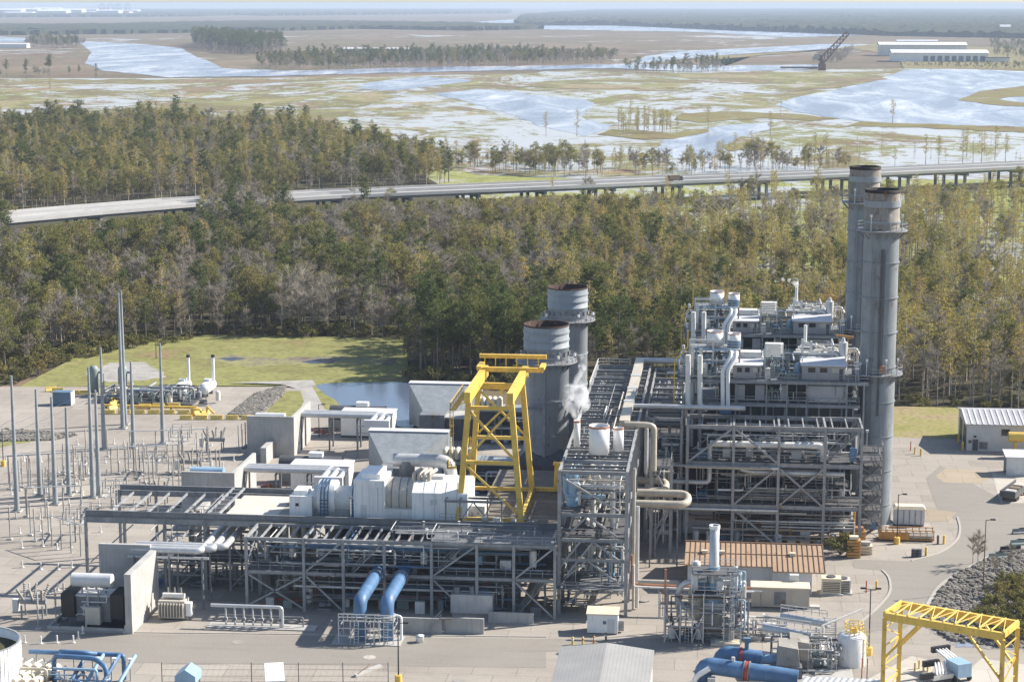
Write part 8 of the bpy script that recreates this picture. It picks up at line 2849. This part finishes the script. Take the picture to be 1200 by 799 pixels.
# skip and pallets at the tall stack foot
x, y = G(1062, 632, 0)
t = thing('scaffold_stillage', 'orange stillage stacked with scaffold poles beside the tall stack', 'stillage', (x, y, 0))
b = MB().box(-4.6, 4.6, -1.1, 1.1, .2, .4)
for k in range(9):
    b.bar((-4.5 + k * 1.12, -1.1, .2), (-4.5 + k * 1.12, -1.1, 1.9), .14).bar((-4.5 + k * 1.12, 1.1, .2), (-4.5 + k * 1.12, 1.1, 1.9), .14)
b.bar((-4.6, -1.1, 1.9), (4.6, -1.1, 1.9), .14).bar((-4.6, 1.1, 1.9), (4.6, 1.1, 1.9), .14)
b.build('cage', 'orange', t, (0, 0, 0))
b = MB()
for k in range(14):
    b.cyl((-4.4, -.9 + (k % 7) * .3, .55 + (k // 7) * .35), (4.4, -.9 + (k % 7) * .3, .55 + (k // 7) * .35), .12, n=6)
b.build('pole_bundle', 'conc_old', t, (0, 0, 0))
MB().box(-4.8, 0.4, -1.2, -1.14, .3, 1.6).build('side_sheet', 'orange', t, (0, 0, 0))
x, y = G(1066, 618, 0)
t = thing('site_tank', 'cream topped grey site tank behind the orange stillage', 'tank', (x, y + 1, 0))
MB().box(-2.6, 2.6, 0, 2.4, .3, 3.0).build('body', 'siding', t, (0, 0, 0))
MB().hexa([(-2.8, -.2, 3.0), (2.8, -.2, 3.0), (2.8, 2.6, 3.0), (-2.8, 2.6, 3.0)], [(-2.4, .2, 3.5), (2.4, .2, 3.5), (2.4, 2.2, 3.5), (-2.4, 2.2, 3.5)]).build('lid', 'cream', t, (0, 0, 0))
MB().box(-2.5, 2.5, .1, 2.3, 0, .3).build('skid', 'steel_dark', t, (0, 0, 0))
for k in range(5):
    MB().box(-2.1 + k * 1.0, -1.9 + k * 1.0, -.06, -.005, .4, 2.9).build('rib', 'steel', t, (0, 0, 0))
for k, (px, py) in enumerate(((1000, 652), (992, 640), (1006, 641), (1014, 648))):
    x, y = G(px, py, 0)
    t = thing('pallet_stack', ['orange brown stack of pallets at the end of the boiler frame, front one', 'orange brown stack of pallets just inside the boiler frame end', 'orange brown pallet stack beside the last boiler frame column', 'low pale pallet stack under the stair tower'][k], 'pallet', (x, y, 0))
    b = MB()
    n = (6, 5, 6, 3)[k]
    for j in range(n):
        b.box(-1.1, 1.1, -.9, .9, .05 + j * .5, .12 + j * .5).box(-1.1, 1.1, -.9, -.75, .12 + j * .5, .38 + j * .5).box(-1.1, 1.1, .75, .9, .12 + j * .5, .38 + j * .5).box(-1.1, 1.1, -.9, .9, .38 + j * .5, .45 + j * .5)
    b.build('pallet_timber', ['orange', 'copper', 'orange', 'cream'][k], t, (0, 0, 0))
    MB().cbox(0, 0, .05 + n * .5, 1.5, 1.2, .5).build('load', ['cream', 'conc', 'copper', 'conc'][k], t, (0, 0, 0))
x, y = G(985, 650, 0)
t = thing('shrub', 'round dark green bush under the boiler frame beside the tan roofed building', 'shrub', (x, y, 0))
me = protos['shrub'][0]
for nm, m_ in (('trunk', me[0]), ('crown', me[1])):
    o = bpy.data.objects.new(nm, m_)
    COL.objects.link(o)
    o.parent = t
t.scale = (1.3, 1.3, 1.25)
# planting on the rock bank
br = random.Random(17)
bank = [(1150, 730), (1156, 726), (1168, 728), (1182, 730), (1194, 718), (1170, 708), (1188, 744), (1200, 712), (1176, 690), (1192, 694), (1158, 712), (1200, 734), (1152, 722), (1164, 716), (1176, 722), (1188, 712), (1198, 724), (1160, 738), (1174, 742), (1190, 738), (1198, 748), (1168, 702), (1182, 698), (1196, 700), (1182, 752), (1162, 750), (1196, 690), (1186, 686)]
for i, (px, py) in enumerate(bank):
    x, y = G(px, py, 0)
    t = thing('shrub', 'straggling olive shrub on the rock bank in the near right corner', 'shrub', (x, y, 0), 'olive shrubs on the rock bank', br.uniform(0, 6))
    pr_ = protos['shrub'][i % 2]
    for nm, m_ in (('trunk', pr_[0]), ('crown', pr_[1])):
        o = bpy.data.objects.new(nm, m_)
        COL.objects.link(o)
        o.parent = t
    s_ = br.uniform(.45, .95)
    t.scale = (s_, s_, s_)
for k, (px, py, s_) in enumerate(((1146, 666, .42), (1140, 660, .34), (1185, 668, .3), (1165, 676, .28))):
    x, y = G(px, py, 0)
    t = thing('bare_tree', ['small bare sapling at the roadside bend, left of the timber pole', 'smaller bare sapling leaning over the kerb at the bend', 'bare sapling among the rocks by the dark barriers', 'thin bare sapling beside the timber pole'][k], 'tree', (x, y, 0))
    pr_ = protos['bare'][k % 4]
    for nm, m_ in (('trunk', pr_[0]), ('crown', pr_[1])):
        o = bpy.data.objects.new(nm, m_)
        COL.objects.link(o)
        o.parent = t
    t.scale = (s_, s_, s_)

# loose boulders of the rock patches
def boulder(seed):
    r = random.Random(seed)
    b = MB()
    n = 7
    rings = []
    for z, q in ((0, .9), (.35, 1.05), (.7, .7)):
        rings.append([(math.cos(2 * math.pi * i / n) * q * r.uniform(.75, 1.2) * .5, math.sin(2 * math.pi * i / n) * q * r.uniform(.75, 1.2) * .5, z * r.uniform(.8, 1.1) * .7) for i in range(n)])
    v = [p for g in rings for p in g] + [(0, 0, .55)]
    f = [(k * n + i, k * n + (i + 1) % n, (k + 1) * n + (i + 1) % n, (k + 1) * n + i) for k in range(2) for i in range(n)] + [(2 * n + i, 2 * n + (i + 1) % n, 3 * n) for i in range(n)]
    b.add(v, f)
    return b
bs = [boulder(k) for k in range(4)]
rb = MB()
r_ = random.Random(8)
def strew(poly, n, smin, smax, zbase=0.03):
    gp = [G(x, y, 0) for x, y in poly]
    x0, x1 = min(p[0] for p in gp), max(p[0] for p in gp)
    y0, y1 = min(p[1] for p in gp), max(p[1] for p in gp)
    k = 0
    while k < n:
        x, y = r_.uniform(x0, x1), r_.uniform(y0, y1)
        k += 1
        if not inside((x, y), gp):
            continue
        s_ = r_.uniform(smin, smax)
        a = r_.uniform(0, 6.28)
        src = bs[r_.randrange(4)]
        rb.add([(x + (vx * math.cos(a) - vy * math.sin(a)) * s_, y + (vx * math.sin(a) + vy * math.cos(a)) * s_, zbase - .1 * s_ + vz * s_) for vx, vy, vz in src.v], src.f)
strew([(1082, 728), (1102, 692), (1120, 674), (1160, 654), (1210, 642), (1210, 760), (1160, 756), (1120, 752), (1098, 740)], 5200, .35, 1.0)
strew([(268, 487), (300, 462), (335, 452), (330, 464), (300, 490)], 2600, .5, 1.2)
strew([(0, 508), (20, 504), (90, 510), (60, 516), (0, 517)], 1500, .5, 1.1)
M['stone'] = vegmat('stones', [(0.09, 0.083, 0.075), (0.2, 0.185, 0.165), (0.3, 0.28, 0.255)], 0.8, fine=2.0)
struct(rb.build('riprap_stones', 'stone'), 'stuff')
# ------------------------------------------------------------------ steam
def steam(name, X, Y, Z, pts, dens):
    b = MB()
    for (dx, dy, dz, r) in pts:
        n, m = 14, 8
        v = [(X + dx + r * math.sin(math.pi * j / m) * math.cos(2 * math.pi * i / n), Y + dy + r * math.sin(math.pi * j / m) * math.sin(2 * math.pi * i / n), Z + dz + r * math.cos(math.pi * j / m)) for j in range(m + 1) for i in range(n)]
        b.add(v, [(j * n + i, (j + 1) * n + i, (j + 1) * n + (i + 1) % n, j * n + (i + 1) % n) for j in range(m) for i in range(n)])
    o = b.build(name, 'steel')
    rm = o.modifiers.new('merge', 'REMESH')
    rm.mode = 'VOXEL'
    rm.voxel_size = .35
    m = bpy.data.materials.new(name)
    m.use_nodes = True
    nt = m.node_tree
    nt.nodes.remove(nt.nodes["Principled BSDF"])
    pv = _n(nt, "ShaderNodeVolumePrincipled")
    pv.inputs["Color"].default_value = (.97, .98, 1, 1)
    g = _n(nt, "ShaderNodeNewGeometry")
    f = noise_out(nt, g.outputs["Position"], .55, 5, .62, .8)
    nt.links.new(maprange(nt, f, .45, .72, 0, dens), pv.inputs["Density"])
    nt.links.new(pv.outputs[0], nt.nodes["Material Output"].inputs["Volume"])
    o.data.materials.clear()
    o.data.materials.append(m)
    return struct(o, 'stuff')
xv = WX(676, 520, 297)
steam('steam', xv, 297, 26.4, [(0, 0, .4, .7), (-.2, .2, 1.5, 1.2), (-.8, .4, 2.8, 1.7), (.7, .3, 2.6, 1.5), (-1.1, .6, 4.2, 1.5), (.5, .8, 4.4, 1.4), (.2, 1, 6.2, 1.0), (.6, 1.4, 8.0, .8), (.4, 1.8, 9.6, .6)], 1.7)
xs_ = WX(944, 380, 345)
steam('steam', xs_, 393, 34.2, [(0, 0, .3, .6), (-.2, 0, 1.0, .9), (-1.4, 0, 1.2, .55), (-2.8, 0, 1.4, .5), (-4.2, 0, 1.1, .4)], 3.0)
# ------------------------------------------------------------------ air
hz = MB()
hz.box(-39500, 39500, -3500, 39800, -2.5, 99)
ho = hz.build('haze', 'steel')
hm = bpy.data.materials.new('haze')
hm.use_nodes = True
hn = hm.node_tree
hn.nodes.remove(hn.nodes["Principled BSDF"])
pv = hn.nodes.new("ShaderNodeVolumePrincipled")
pv.inputs["Color"].default_value = (0.56, 0.67, 0.85, 1)
pv.inputs["Density"].default_value = 0.000064
pv.inputs["Anisotropy"].default_value = 0.0
hn.links.new(pv.outputs[0], hn.nodes["Material Output"].inputs["Volume"])
ho.data.materials.clear()
ho.data.materials.append(hm)
struct(ho, 'stuff')
